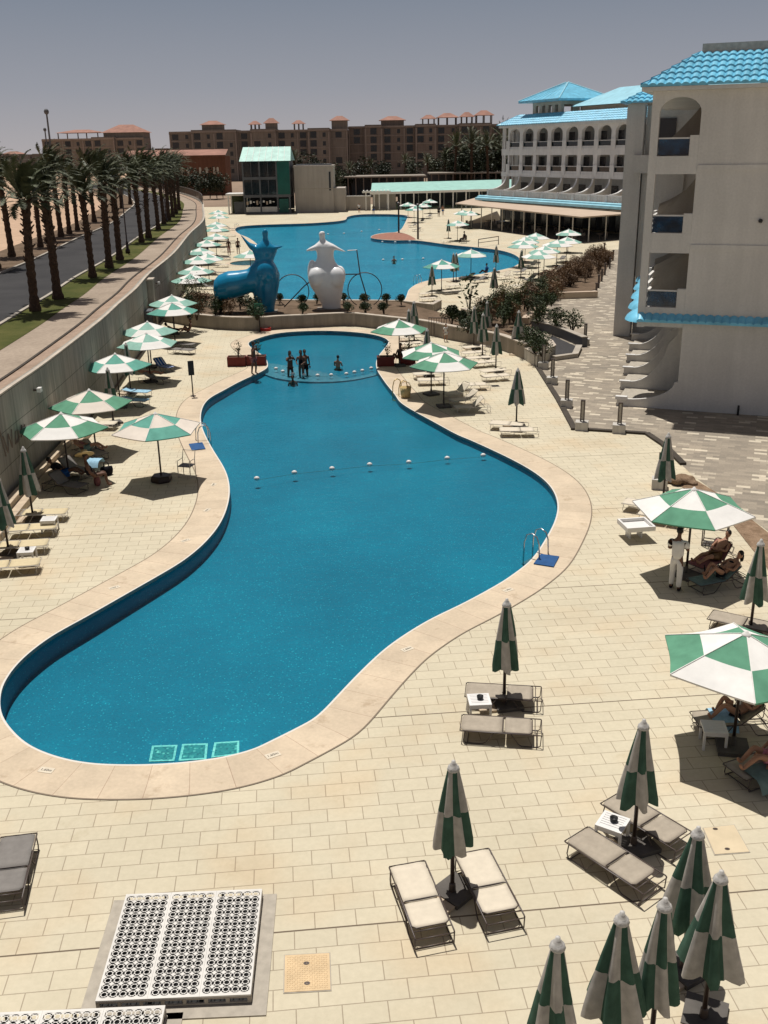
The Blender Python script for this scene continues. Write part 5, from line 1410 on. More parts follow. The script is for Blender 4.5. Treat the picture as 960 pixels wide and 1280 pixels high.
for k in range(1, 8):
    f = k / 8; a = Vector((-0.35 + (GW + 0.7) * f, -0.5, 9.53)); b = Vector((-0.1 + (GW + 0.2) * f, 4.5, 12.03)); mb.tube([a, b], 0.05, 4)
mb.build('roof_batten', 'rail_white', rf)
mb = MB(); mb.box(0.4, GW - 2.6, 0.05, 0.2, 0.3, 1.3); mb.build('bar_counter', 'hotel', GT)
for k in range(9): MB().box(0.5 + 0.62 * k, 0.85 + 0.62 * k, 0.25, 0.32, 1.7 + 0.2 * (k % 3), 2.3 + 0.15 * (k % 2)).build('bar_sign', 'white' if k % 3 else 'canopy_beige', GT)
MB().box(GW - 2.2, GW - 0.4, -0.02, 0.03, 0.2, 2.7).build('door', 'green_panel', GT)
AN = thing('annex', 'plain grey flat roofed annex to the right of the glass pavilion', 'building', (-16.0, 198.5, 0))
mb = MB(); mb.box(0, 7.4, 0, 9, 0, 8.2); mb.box(-0.1, 7.5, -0.12, 9.1, 8.2, 8.55); mb.box(5.0, 9.6, 0.6, 8, 0, 4.4); mb.build('wall', 'annex', AN)
MB().box(6.6, 6.95, -0.03, 0.01, 4.0, 7.4).build('window', 'window_dark', AN)
MB().box(0.02, 7.38, -0.04, -0.004, 4.3, 4.42).build('ledge', 'kerb', AN); MB().box(0.2, 7.0, 2, 6, 8.55, 8.75).build('roof_top', 'slate', AN)
LO = thing('low_wall', 'low pale garden wall between the annex and the teal canopy', 'wall', (-7.0, 203.5, 0))
mb = MB(); mb.box(0, 5.4, 0, 0.4, 0, 2.6); mb.build('wall', 'annex', LO); MB().box(-0.1, 5.5, -0.1, 0.5, 2.6, 2.75).build('coping', 'white', LO)
PG = thing('pergola', 'small white post and beam pergola beside the teal canopy', 'pergola', (-2.6, 202.5, 0))
for x in (0, 2.6, 4.4):
    for y in (0, 3): MB().box(x, x + 0.2, y, y + 0.2, 0, 3.3).build('post', 'white', PG)
mb = MB(); mb.box(-0.6, 5.0, -0.3, 0.0, 3.3, 3.55); mb.box(-0.6, 5.0, 3, 3.3, 3.3, 3.55)
for k in range(8): mb.box(-0.4 + 0.68 * k, -0.25 + 0.68 * k, -0.5, 3.6, 3.56, 3.7)
mb.build('beam', 'white', PG)
TC = thing('teal_canopy', 'long low canopy with a teal roof and white posts behind the pool deck', 'canopy', (0.0, 203.0, 0))
mb = MB(); mb.v = [(-1.5, 0, 3.35), (31, 4.0, 3.55), (31, 40, 4.2), (-1.5, 36, 4.0)]; mb.v += [(x, y, z - 0.1) for x, y, z in mb.v]
mb.f = [[0, 1, 2, 3], [7, 6, 5, 4], [0, 4, 5, 1], [1, 5, 6, 2], [2, 6, 7, 3], [3, 7, 4, 0]]; mb.mi = [0] * 6
mb.build('roof', 'teal_roof', TC)
mb = MB(); mb.v = [(-1.7, -0.1, 2.95), (31.1, 3.9, 3.15), (31.1, 3.9, 3.58), (-1.7, -0.1, 3.38), (-1.7, 0.0, 2.95), (31.1, 4.0, 3.15), (31.1, 4.0, 3.58), (-1.7, 0.0, 3.38)]
mb.f = [[0, 1, 2, 3], [5, 4, 7, 6], [3, 2, 6, 7], [0, 4, 5, 1]]; mb.mi = [0] * 4; mb.build('fascia', 'white', TC)
for k in range(12):
    MB().box(-1.0 + 2.6 * k, -0.78 + 2.6 * k, 0.3 + 0.32 * k, 0.52 + 0.32 * k, 0, 3.0 + 0.01 * k).build('post', 'white', TC)
for k in range(12): MB().box(0.2 + 2.6 * k, 0.35 + 2.6 * k, 6.3 + 0.32 * k, 6.5 + 0.32 * k, 0, 3.2).build('post', 'white', TC)
MB().box(-1.2, 3.4, 2.2, 2.6, 0, 3.0).build('wall', 'annex', TC); MB().box(4.0, 30.5, 16, 16.3, 0, 3.3).build('wall', 'slate', TC)
PO = thing('pool_shed', 'long shaded shed with a brownish flat roof behind the teal canopy', 'shed', (-14, 262, 0))
mb = MB(); mb.box(0, 26, -0.5, 14, 4.6, 4.95); mb.build('roof', 'low_wall', PO)
for k in range(14): MB().box(0.4 + 1.95 * k, 0.65 + 1.95 * k, 0, 0.25, 0, 4.6).build('post', 'far_wall_dark', PO)
MB().box(0, 26, 13, 13.3, 0, 4.6).build('wall', 'slate', PO)
PO2 = copy_tree(PO, Vector((14, 285, 0)), 0.0, None, 'second shaded shed with a pale flat roof farther right behind the canopy')
KI = thing('shade_structure', 'white framed shade shelter at the far end of the umbrella row', 'shelter', (-28.8, 198, 0))
for x in (0, 3.6): 
    for y in (0, 4): MB().box(x, x + 0.25, y, y + 0.25, 0, 3.4).build('post', 'white', KI)
MB().box(-0.3, 4.1, -0.4, 4.5, 3.4, 3.75).build('roof', 'white', KI); MB().box(0.3, 3.6, 3.6, 3.8, 0, 3.2).build('screen', 'leaf_far', KI)

# --- apartment houses on the horizon
def pavilion(mb, x0, x1, y0, y1, z0, zw, zr, mi_w=0, mi_r=1, open_=False):
    if open_:
        for x in (x0, (x0 + x1) / 2 - 0.2, x1 - 0.4):
            for y in (y0, y1 - 0.4): mb.box(x, x + 0.4, y, y + 0.4, z0, zw, mi_w)
    else: mb.box(x0, x1, y0, y1, z0, zw, mi_w)
    o = len(mb.v); e = 0.9; cx, cyy = (x0 + x1) / 2, (y0 + y1) / 2; r = (x1 - x0) * 0.18
    mb.v += [(x0 - e, y0 - e, zw), (x1 + e, y0 - e, zw), (x1 + e, y1 + e, zw), (x0 - e, y1 + e, zw), (cx - r, cyy, zr), (cx + r, cyy, zr)]
    for f in ([0, 1, 5, 4], [1, 2, 5], [2, 3, 4, 5], [3, 0, 4], [3, 2, 1, 0]): mb.f.append([o + i for i in f]); mb.mi.append(mi_r)
def apartments(name, label, px0, px1, Y, zroof, floors, fh, pav, wall, jogs, seed):
    a = at(px0, 226); b = at(px1, 226)
    # real width at distance Y
    s = Y / 400.0
    x0 = (px0 - 480) / CAM_F * Y * 1.035 - 4.2 * 0; x1 = (px1 - 480) / CAM_F * Y * 1.035
    B = thing(name, label, 'apartment building', (x0, Y, 0)); W = x1 - x0; rr = random.Random(seed)
    mb = MB(); n = len(jogs); cuts = [0] + [W * j for j in jogs] + [W]
    dep = []
    for i in range(len(cuts) - 1):
        dy = (i % 2) * 2.2; zt = zroof + (0.7 if i % 2 else 0.0); dep.append((cuts[i], cuts[i + 1], dy))
        mb.box(cuts[i], cuts[i + 1], -dy, 14, 0, zt); mb.box(cuts[i] - 0.1, cuts[i + 1] + 0.1, -dy - 0.25, -dy - 0.002, zt - 0.7, zt + 0.1)
    mb.build('wall', wall, B)
    win = MB().box(0, 2.5, -0.06, 0.0, -0.3, 2.1).mesh('window', 'window_dark'); win2 = MB().box(0, 1.2, -0.06, 0.0, 0, 1.6).mesh('window', 'window_dark')
    cnt = 0
    sl = MB()
    for (c0, c1, dy) in dep:
        k = max(1, int((c1 - c0) / 3.9))
        for f in range(floors):
            z = zroof - fh * (f + 1) + 0.7
            if z < 0.5: continue
            sl.box(c0 + 0.2, c1 - 0.2, -dy - 0.16, -dy - 0.003, z - 0.9, z - 0.65)
            for i in range(k):
                if cnt >= 98: continue
                if rr.random() < 0.12: continue
                x = c0 + (c1 - c0) * (i + 0.5) / k; big = (i + f // 9) % 2 == 0
                o = link('window', win if big else win2, B); o.location = (x - (1.25 if big else 0.6), -dy - 0.003, z); cnt += 1
    for (c0, c1, dy) in dep:
        k = max(1, int((c1 - c0) / 3.9)); zt = zroof + 0.1
        for i in range(0, k + 1, 2 if k > 1 else 1):
            x = c0 + (c1 - c0) * i / k; x = min(max(x, c0 + 0.25), c1 - 0.25); sl.box(x - 0.25, x + 0.25, -dy - 0.30, -dy - 0.17, 0, zt - 0.8)
        sl.box(c0 + 0.05, c1 - 0.05, -dy - 0.45, -dy - 0.26, zt + 0.02 - 0.4, zt + 0.25)
    sl.build('string_course', 'far_trim', B)
    for i, (p0, p1, zw, zr, op) in enumerate(pav):
        mb = MB(); pavilion(mb, W * p0, W * p1, 3, 3 + W * (p1 - p0) * 0.8, zroof - 0.1, zw, zr, open_=op)
        mb.build('roof_pavilion', [wall, 'red_tile'], B)
    return B
def fx(p, a, b): return (p - a) / (b - a)
apartments('apartment_building', 'long tan apartment block with red roof pavilions, left of the two on the skyline', 245, 446, 430, 19.0, 5, 3.3,
           [(fx(281, 245, 446), fx(304, 245, 446), 21.8, 23.4, False), (fx(336, 245, 446), fx(346, 245, 446), 21.6, 23, True), (fx(353, 245, 446), fx(366, 245, 446), 22, 24, False), (fx(385, 245, 446), fx(396, 245, 446), 21.6, 23, True), (fx(428, 245, 446), fx(446, 245, 446), 22.6, 24.4, False)],
           'far_wall', [0.13, 0.38, 0.46, 0.60, 0.78, 0.9], 1)
apartments('apartment_building', 'long brown apartment block with red roof pavilions, right one on the skyline beside the hotel', 447, 636, 436, 20.0, 5, 3.3,
           [(fx(484, 447, 636), fx(510, 447, 636), 22.5, 24.2, False), (fx(531, 447, 636), fx(545, 447, 636), 22.8, 24.4, True), (fx(549, 447, 636), fx(570, 447, 636), 23.2, 25, True), (fx(575, 447, 636), fx(588, 447, 636), 23.3, 25.2, True), (fx(592, 447, 636), fx(610, 447, 636), 23.8, 25.8, True)],
           'far_wall_dark', [0.1, 0.2, 0.4, 0.52, 0.66, 0.85], 2)
apartments('apartment_building', 'brown villa block with two wide red pavilions on the left skyline beyond the palms', 101, 216, 470, 17.6, 4, 3.4,
           [(fx(117, 101, 216), fx(163, 101, 216), 20.4, 21.8, True), (fx(169, 101, 216), fx(214, 101, 216), 20.2, 23.6, False)], 'far_wall', [0.5, 0.72], 3)
apartments('apartment_building', 'small dark red house next to the brown villa block on the skyline', 214, 244, 480, 12.5, 3, 3.4, [], 'red_wall', [0.5], 4)
for i, (a, b, Y, zr, l) in enumerate([(22, 46, 900, 14.5, 'tiny pale house on the far left skyline'), (50, 76, 800, 11.5, 'tiny red roofed house on the far left skyline'), (78, 100, 1000, 12, 'tiny house on the far left skyline next to the villa block')]):
    apartments('far_house', l, a, b, Y, zr, 2, 4, [(0.1, 0.9, zr + 1, zr + 3, False)] if i == 1 else [], 'far_wall', [0.5], 6 + i)
# low red brown arcade
x0 = (193 - 480) / CAM_F * 290 * 1.035; x1 = (306 - 480) / CAM_F * 290 * 1.035
AR = thing('arcade_building', 'low red brown building with small white arched windows beyond the road bend', 'building', (x0, 290, 0)); W = x1 - x0
mb = MB(); mb.box(0, W, 0, 10, 0, 10.2); mb.box(-0.1, W + 0.1, -0.3, 0, 9.8, 10.5); mb.box(W * 0.26, W, -1.2, -0.3, 0, 3.6); mb.build('wall', 'red_wall', AR)
mb = MB(); mb.v = [(-0.3, -0.6, 10.5), (W + 0.3, -0.6, 10.5), (W + 0.3, 5, 12), (-0.3, 5, 12)]; mb.f = [[0, 1, 2, 3]]; mb.mi = [0]; mb.build('roof', 'red_tile', AR)
aw_ = MB(); pts = [(-0.3, 0), (0.3, 0)] + [(0.3 * math.cos(math.pi * i / 6), 1.5 + 0.3 * math.sin(math.pi * i / 6)) for i in range(7)]
aw_.vprism(pts, -0.1, -0.003); awm = aw_.mesh('arched_window', 'sling_cream')
for p in (235, 240, 256, 263, 277, 284.5, 293, 297):
    o = link('arched_window', awm, AR); o.location = ((p - 480) / CAM_F * 290 * 1.035 - x0, 0, 5.6)
MB().box(W * 0.26, W, -1.45, -1.2, 3.5, 3.7).build('ledge', 'canopy_beige', AR)
# ---------------------------------------------------------------- plants
def frond(mb, base, az, elev, L, droop, blow, n=13, wid=0.42, mi=0, rr=rnd):
    """one feather leaf: rachis with two rows of leaflets"""
    d = Vector((math.cos(az) * math.cos(elev), math.sin(az) * math.cos(elev), math.sin(elev)))
    pts = []; p = Vector(base)
    for i in range(n + 1):
        pts.append(p.copy()); t = i / n
        d = (d + Vector((blow[0], blow[1], 0)) * (0.055 + 0.10 * t) + Vector((0, 0, -droop * (0.05 + 0.20 * t)))).normalized()
        p = p + d * (L / n)
    for i in range(n):
        a, b = pts[i], pts[i + 1]; t = (b - a).normalized(); side = t.cross(Vector((0, 0, 1)))
        side = side.normalized() if side.length > 1e-3 else Vector((1, 0, 0)); up = side.cross(t)
        o = len(mb.v); w = 0.025 * (1 - i / n) + 0.006
        mb.v += [tuple(a - side * w), tuple(a + side * w), tuple(b + side * w * 0.8), tuple(b - side * w * 0.8)]; mb.f.append([o, o + 1, o + 2, o + 3]); mb.mi.append(mi)
        if i < 1: continue
        for s in (-1, 1):
            for h in (0.15, 0.62):
                q = a.lerp(b, h); f = (i + h) / n
                ll = wid * (math.sin(math.pi * min(1, f * 0.92 + 0.1)) ** 0.7) * rr.uniform(0.8, 1.15)
                tip = q + side * s * ll * 0.75 + t * ll * 0.75 + up * ll * rr.uniform(0.05, 0.35) + Vector((blow[0], blow[1], 0)) * 0.06 + Vector((0, 0, -0.05))
                o = len(mb.v); e = t * 0.062
                mb.v += [tuple(q - e), tuple(q + e), tuple(q.lerp(tip, 0.6) + e * 0.6), tuple(tip)]; mb.f.append([o, o + 1, o + 2, o + 3]); mb.mi.append(mi)
def make_palm(seed, H=5.7, nf=38, L=2.4, lean=0.25, blow=(0.9, -0.15)):
    rr = random.Random(seed)
    P = thing('palm_tree', 'x', 'palm tree')
    mb = MB(); n = 26; rings = []
    for i in range(n + 1):
        t = i / n; r = 0.225 - 0.04 * t + (0.10 if i % 2 else -0.01) * 0.35 + (0.10 * (1 - t * 8) if t < 0.12 else 0) + (0.06 * (t - 0.85) / 0.15 if t > 0.85 else 0)
        cx, cyy = lean * t * t * math.cos(seed), lean * t * t * math.sin(seed)
        rings.append([(cx + r * math.cos(a) * rr.uniform(0.93, 1.08), cyy + r * math.sin(a) * rr.uniform(0.93, 1.08), H * t + rr.uniform(-0.02, 0.02)) for a in [2 * math.pi * j / 10 for j in range(10)]])
    mb.loft(rings)
    for i in range(70):            # stubs of cut leaves under the crown and down the stem
        t = 1 - rr.random() ** 1.6 * 0.55; a = rr.uniform(0, 6.28); r = 0.2
        c = Vector((lean * t * t * math.cos(seed) + r * math.cos(a), lean * t * t * math.sin(seed) + r * math.sin(a), H * t))
        d = Vector((math.cos(a), math.sin(a), 0.9)); mb.tube([c, c + d * rr.uniform(0.08, 0.22)], [0.055, 0.03], 4)
    mb.build('trunk', 'palm_trunk', P)
    mb = MB(); top = Vector((lean * math.cos(seed), lean * math.sin(seed), H))
    for k in range(nf):
        f = k / nf; el = R(86) - R(92) * f ** 1.15; az = k * 2.39996 + rr.uniform(-0.2, 0.2)
        frond(mb, top + Vector((math.cos(az), math.sin(az), 0)) * 0.15 + Vector((0, 0, 0.25 - 0.35 * f)), az, el, L * rr.uniform(0.85, 1.1) * (0.8 + 0.3 * math.sin(math.pi * min(1, f + 0.15))), rr.uniform(0.4, 0.8), blow, rr=rr)
    mb.build('crown', 'palm_leaf', P, fix=False)
    return Proto(P)
PALM = [make_palm(1), make_palm(2, 5.4, 34, 2.2, 0.35), make_palm(3, 5.9, 40, 2.5, 0.15)]
ordn = ['nearest', 'second', 'third', 'fourth', 'fifth', 'sixth', 'seventh', 'eighth', 'ninth', 'tenth', 'eleventh', 'twelfth', 'thirteenth', 'fourteenth', 'fifteenth', 'sixteenth']
near_palms = [(44.5, 389), (72.7, 374), (116, 347), (137, 335), (150, 325), (177, 303), (186, 297.5), (198, 287), (205, 280), (211, 275.5), (216, 271), (220, 267), (224, 262)]
for i, (x, y) in enumerate(near_palms):
    p = at(x, y, RZ); s = (0.98 + 0.08 * math.sin(i * 2.3)); PALM[i % 3].put(p, R((i * 77) % 50 - 25), 'date palm on the grass verge between road and pavement, %s from the camera' % ordn[i], 'date palms lining the road', s)
far_palms = [(-4, 336), (15, 321), (51, 309), (66, 302), (76.5, 296), (87, 292.5), (97, 288), (118, 277.5), (130, 271), (142, 265), (152, 260), (163, 255), (172, 251)]
for i, (x, y) in enumerate(far_palms):
    p = at(x, y, RZ); s = (1.0 + 0.09 * math.sin(i * 1.7 + 1)); PALM[(i + 1) % 3].put(p, R((i * 53) % 60 - 30), 'date palm on the sandy far side of the road, %s from the camera' % ordn[i], 'date palms lining the road', s)
P2 = [make_palm(7, 8.5, 32, 3.4, 0.4, (0.3, 0)), make_palm(8, 7.2, 30, 3.2, 0.5, (0.25, 0.1))]
# palms beyond the teal canopy, in front of the apartments
bx = [(383, 300, 8), (436, 262, 5), (448, 275, 6), (556, 300, 9), (568, 290, 11), (578, 310, 10), (587, 285, 11.5), (597, 300, 12), (606, 280, 11), (614, 305, 12), (622, 285, 12.5), (631, 300, 11), (560, 330, 8), (592, 330, 9), (612, 335, 10), (470, 320, 7), (510, 330, 7), (538, 310, 8)]
for i, (px, Y, h) in enumerate(bx):
    X = (px - 480) / CAM_F * Y * 1.03
    P2[i % 2].put(Vector((X, Y, 0)), R(i * 67), 'tall dark palm among the grove between the teal canopy and the apartments' if i > 2 else ['palm in front of the apartments just right of the glass pavilion', 'small palm left of the teal canopy, nearer one', 'small palm left of the teal canopy, farther one'][i], 'palms before the apartments' , h / 8.0)
def leaf_cloud(mb, c, r, n, size, rr, mi=0, shell=0.45):
    c = Vector(c)
    for _ in range(n):
        d = Vector((rr.gauss(0, 1), rr.gauss(0, 1), rr.gauss(0, 1))).normalized()
        q = rr.uniform(shell, 1.0) ** 0.6; p = c + Vector((d.x * r[0], d.y * r[1], d.z * r[2])) * q
        a = Vector((rr.gauss(0, 1), rr.gauss(0, 1), rr.gauss(0, 0.6))).normalized(); b = a.orthogonal().normalized()
        b = (b * math.cos(1) + a.cross(b) * math.sin(1)); s = size * rr.uniform(0.6, 1.3)
        mb.add([p - a * s, p - b * s * 0.42, p + a * s, p + b * s * 0.42], [(0, 1, 2, 3)], mi)
def make_shrub(name, leaf, seed, r=0.55, h=0.55, n=760, size=0.06, cat='shrub', clumps=5, stem=0.25):
    rr = random.Random(seed); S = thing(name, 'x', cat)
    mb = MB()
    tips = []
    for k in range(clumps + 3):
        a = rr.uniform(0, 6.28); d = rr.uniform(0.1, 0.7) * r; q = Vector((d * math.cos(a), d * math.sin(a), stem + h * rr.uniform(0.3, 1.2))); tips.append(q)
        mb.tube([(0.03 * math.cos(a), 0.03 * math.sin(a), 0), (q.x * 0.5, q.y * 0.5, q.z * 0.6), q], [0.022, 0.015, 0.006], 4)
    mb.build('stem', 'twig', S)
    mb = MB()
    for k, q in enumerate(tips):
        f = rr.uniform(0.45, 0.7); leaf_cloud(mb, q, (r * f, r * f, h * f), n // len(tips), size, rr)
    mb.build('foliage', leaf, S, fix=False)
    return Proto(S)
SH = {'dark': make_shrub('shrub', 'leaf_dark', 1), 'dark2': make_shrub('shrub', 'leaf_dark', 2, 0.7, 0.5), 'bronze': make_shrub('shrub', 'leaf_brown', 3, 0.6, 0.7, 700, 0.06),
      'bronze2': make_shrub('shrub', 'leaf_brown', 4, 0.5, 0.8, 640, 0.06), 'olive': make_shrub('shrub', 'leaf_olive', 5, 0.8, 0.8, 700, 0.05), 'ball': make_shrub('clipped_bush', 'leaf_dark', 6, 0.40, 0.36, 1700, 0.045, clumps=4, stem=0.22),
      'spiky': make_shrub('shrub', 'leaf_dark', 8, 0.35, 0.9, 300, 0.07), 'thin': make_shrub('leafy_plant', 'leaf_dark', 9, 0.6, 0.9, 110, 0.10, 'plant', 6, 0.3)}
# clipped balls in the bed between the two pools
for i, (x, y, l) in enumerate([(350, 379, 'first on the left, beside the blue sculpture'), (377, 381, 'between the two sculptures'), (396, 379, 'just left of the white sculpture'), (429, 379, 'just right of the white sculpture'),
        (456, 380, 'below the steel wheel arc'), (484, 379.5, 'second from the right'), (502, 380.5, 'farthest right in the row')]):
    SH['ball'].put(Vector((*at(x, y, 0.8).xy, 0.75)), i, 'small round clipped bush in the sculpture bed, %s' % l, 'clipped bushes in the sculpture bed', 1.0)
for i, (x, y, l) in enumerate([(378, 392, 'lower row, between the two sculptures'), (434, 391, 'lower row, right of the white sculpture'), (457, 391, 'lower row, below the wheel arc'), (480, 391, 'lower row, at the right end')]):
    SH['ball'].put(Vector((*at(x, y, 0.85).xy, 0.75)), i + 2, 'small round clipped bush in the sculpture bed, %s' % l, 'clipped bushes in the sculpture bed', 1.05)
rr = random.Random(11)
kinds = ['dark', 'bronze', 'dark2', 'spiky', 'olive', 'bronze2']
G_S = 'shrubs in the planted beds'
# left planted corner under the blue sculpture
for i in range(22):
    x = rr.uniform(228, 322); y = rr.uniform(375, 398) + (6 if x < 250 else 0); k = ['dark', 'dark2', 'bronze', 'spiky'][i % 4]
    SH[k].put(Vector((*at(x, y, 0.85).xy, 0.72)), rr.uniform(0, 6), '%s leafy shrub in the bed left of the blue sculpture' % ('bronze' if k == 'bronze' else 'dark green'), 'bronze shrubs left of the blue sculpture' if k == 'bronze' else 'dark shrubs left of the blue sculpture', rr.uniform(0.8, 1.25))
SH['olive'].put(Vector((*at(243, 383, 0.85).xy, 0.72)), 1.0, 'yellowish green bush at the wall end of the sculpture bed', G_S, 1.5)
# bed between far deck and grey paving
for i in range(64):
    t = rr.random(); a = Vector((590, 404)).lerp(Vector((694, 366)), t) + Vector((rr.uniform(-8, 10), rr.uniform(-14, 12)))
    k = ['dark', 'dark2', 'spiky', 'bronze'][i % 4]
    if a.x > 655 and a.y > 392: continue
    SH[k].put(Vector((*at(a.x, a.y, 0.8).xy, 0.55)), rr.uniform(0, 6), '%s shrub in the mixed bed left of the grey paving' % ('bronze leaved' if k == 'bronze' else 'dark green'), 'bronze shrubs of the mixed bed' if k == 'bronze' else 'dark shrubs of the mixed bed', rr.uniform(0.75, 1.2))
SH['olive'].put(Vector((*at(638, 385, 0.8).xy, 0.5)), 0, 'big yellowish green bush in the middle of the mixed bed', G_S, 1.5)
SH['thin'].put(Vector((*at(587, 388, 0.5).xy, 0.4)), 0, 'thin leafy plant standing against the sunny deck at the bed corner', G_S, 1.6)
SH['ball'].put(Vector((*at(565, 404, 0.8).xy, 0.7)), 0, 'round dark bush on the low wall behind the shallow end, left one', G_S, 1.6)
SH['ball'].put(Vector((*at(577, 406, 0.8).xy, 0.7)), 0, 'round dark bush on the low wall behind the shallow end, right one', G_S, 1.3)
for i in range(84):       # bronze hedge along the walkway
    t = i / 84; c = Vector((683, 366)).lerp(Vector((757, 322)), t) + Vector((rr.uniform(-10, 8), rr.uniform(-9, 8)))
    SH['bronze' if i % 2 else 'bronze2'].put(Vector((*at(c.x, c.y, 0.3).xy, 0.05)), rr.uniform(0, 6), 'bronze leaved shrub of the long hedge beside the walkway', 'bronze hedge shrubs along the walkway', rr.uniform(0.75, 1.1))
for i, (x, y) in enumerate([(674, 404), (695, 409), (715, 411)]):
    SH['dark'].put(Vector((*at(x, y, 0.5).xy, 0.3)), i, 'dark bush in front of the grey wall by the bollards, %s' % ['left of three', 'middle of three', 'right of three'][i], G_S, 1.25)
for i, (x, y) in enumerate([(659, 430), (668, 436), (677, 440), (664, 424), (653, 421), (674, 430)]):
    SH['dark2'].put(Vector((*at(x, y, 0.8).xy, 0.55)), i, 'dark shrub in the pointed planter beside the wide folded umbrella', 'dark shrubs of the pointed planter', 1.0)
# far bushes beyond the wall bend and the pavilion
FB = [make_shrub('tree', 'leaf_far', 21, 2.4, 2.2, 900, 0.28, 'tree', 7, 1.6), make_shrub('tree', 'leaf_far', 22, 2.0, 2.6, 800, 0.26, 'tree', 6, 2.0)]
for i, (px, Y, s) in enumerate([(222, 262, 1.2), (244, 268, 1.25), (253, 264, 1.2), (268, 268, 1.2), (276, 262, 1.0), (285, 266, 1.2), (293, 262, 1.1), (300, 268, 1.0), (420, 240, 1.0), (428, 250, 1.3), (441, 268, 1.2), (462, 300, 1.5), (485, 320, 1.5), (520, 320, 1.4), (545, 320, 1.6), (563, 300, 1.9), (577, 295, 2.0), (590, 292, 2.2), (604, 290, 2.1), (618, 292, 2.2), (630, 290, 2.0), (398, 300, 1.7), (412, 300, 1.6), (372, 310, 1.6)]):
    FB[i % 2].put(Vector(((px - 480) / CAM_F * Y * 1.03, Y, 0)), i * 1.3, 'dark round tree in the scrub beyond the wall bend' if i < 8 else 'dark tree in the grove behind the teal canopy', 'scrub trees beyond the wall bend' if i < 8 else 'trees behind the teal canopy', s)
# ---------------------------------------------------------------- beds, sculptures, street things
bed_px = [(204, 402), (220, 404.5), (242, 408.5), (284, 412.5), (325, 413.2), (347, 411.5), (380, 410), (435, 407.5), (467, 410.5), (497, 414), (530, 418), (560, 424.5), (590, 430), (620, 436), (640, 443), (655, 449.5)]
fr = catmull([at(x, y) for x, y in bed_px], 4, closed=False)
def poly_wall(pts, h, th, name, label, mat='low_wall', cap='wallcap', cat='wall', closed=False):
    G = thing(name, label, cat, (0, 0, 0)); mb = MB(); mc = MB(); n = len(pts)
    def sec(i):
        a = pts[i - 1] if (i > 0 or closed) else pts[i]; b = pts[(i + 1) % n] if (i < n - 1 or closed) else pts[i]
        t = (b - a).normalized(); return Vector((-t.y, t.x, 0))
    for i in range(n):
        nn = sec(i); p = pts[i]; q = p + nn * th; p2 = p - nn * 0.03; q2 = q + nn * 0.03
        mb.v += [(p.x, p.y, -0.02), (p.x, p.y, h), (q.x, q.y, h), (q.x, q.y, -0.02)]
        mc.v += [(p2.x, p2.y, h + 0.002), (p2.x, p2.y, h + 0.06), (q2.x, q2.y, h + 0.06), (q2.x, q2.y, h + 0.002)]
    for i in range(n if closed else n - 1):
        for k in range(4):
            a = 4 * i; b = 4 * ((i + 1) % n)
            for m in (mb, mc): m.f.append([a + k, a + (k + 1) % 4, b + (k + 1) % 4, b + k]); m.mi.append(0)
    if not closed:
        for m in (mb, mc): m.f.append([0, 1, 2, 3]); m.mi.append(0); a = 4 * (n - 1); m.f.append([a, a + 3, a + 2, a + 1]); m.mi.append(0)
    mb.build('wall', mat, G); mc.build('coping', cap, G); return G
poly_wall(fr, 0.82, 0.35, 'garden_wall', 'low curved rendered wall between the kidney pool deck and the sculpture bed')
back = [at(x, y) for x, y in [(655, 440), (620, 424), (585, 413), (552, 404), (520, 395), (500, 389), (440, 388), (380, 388), (330, 388), (290, 384), (262, 378), (240, 376), (226, 386)]]
struct(sheet('bed_soil', ccw([p + Vector((0, 0.2, 0)) for p in fr] + back), [], 0.70, 'soil'))
poly_wall([at(x, y) for x, y in [(340, 384.5), (380, 385.5), (440, 385.5), (500, 386), (520, 388.5), (541, 391), (552, 385)]], 0.55, 0.3, 'planter_wall', 'grey planter wall along the near edge of the far pool')
poly_wall([at(x, y) for x, y in [(576, 399), (590, 403), (604, 404)]], 0.7, 0.3, 'planter_wall', 'short pale planter wall below the thin leafy plant', 'white_wall')
# mixed bed and its walls, pointed planter, seat wall
mb_px = [(576, 400), (600, 405), (640, 418), (652, 432), (668, 404), (688, 374), (746, 362), (768, 316), (756, 312), (735, 322), (700, 342), (683, 356), (640, 368), (600, 385)]
struct(sheet('bed_soil', ccw(px_poly(mb_px)), [], 0.05, 'soil'))
poly_wall([at(x, y) for x, y in [(661, 407), (686, 374.5), (747, 372.5)]], 0.45, 0.45, 'seat_wall', 'L shaped low tan wall around the grey paving recess', 'tan_wall', 'canopy_beige')
pp = [at(x, y) for x, y in [(655, 449.5), (671, 459.5), (694, 446), (690, 440), (676, 432), (660, 424)]]
poly_wall(ccw(pp), 0.62, 0.3, 'pointed_planter', 'pale pointed planter at the corner of the deck by the bollards', 'white_wall', 'wallcap', 'planter', True)
struct(sheet('bed_soil', ccw(pp), [], 0.5, 'soil'))
poly_wall([at(x, y) for x, y in [(664, 412), (690, 418), (727, 434)]], 0.55, 0.35, 'grey_wall', 'dark grey wall sloping towards the bollard on the paving', 'slate', 'kerb')
poly_wall([at(x, y) for x, y in [(694, 451), (722, 447), (727, 436)]], 0.18, 0.3, 'edging_kerb', 'pale kerb closing the dark triangular basin', 'white_wall', 'kerb', 'kerb')
struct(sheet('basin_floor', ccw(px_poly([(690, 446), (694, 450), (722, 446), (726, 436), (690, 420), (678, 432)])), [], 0.03, 'asphalt'))
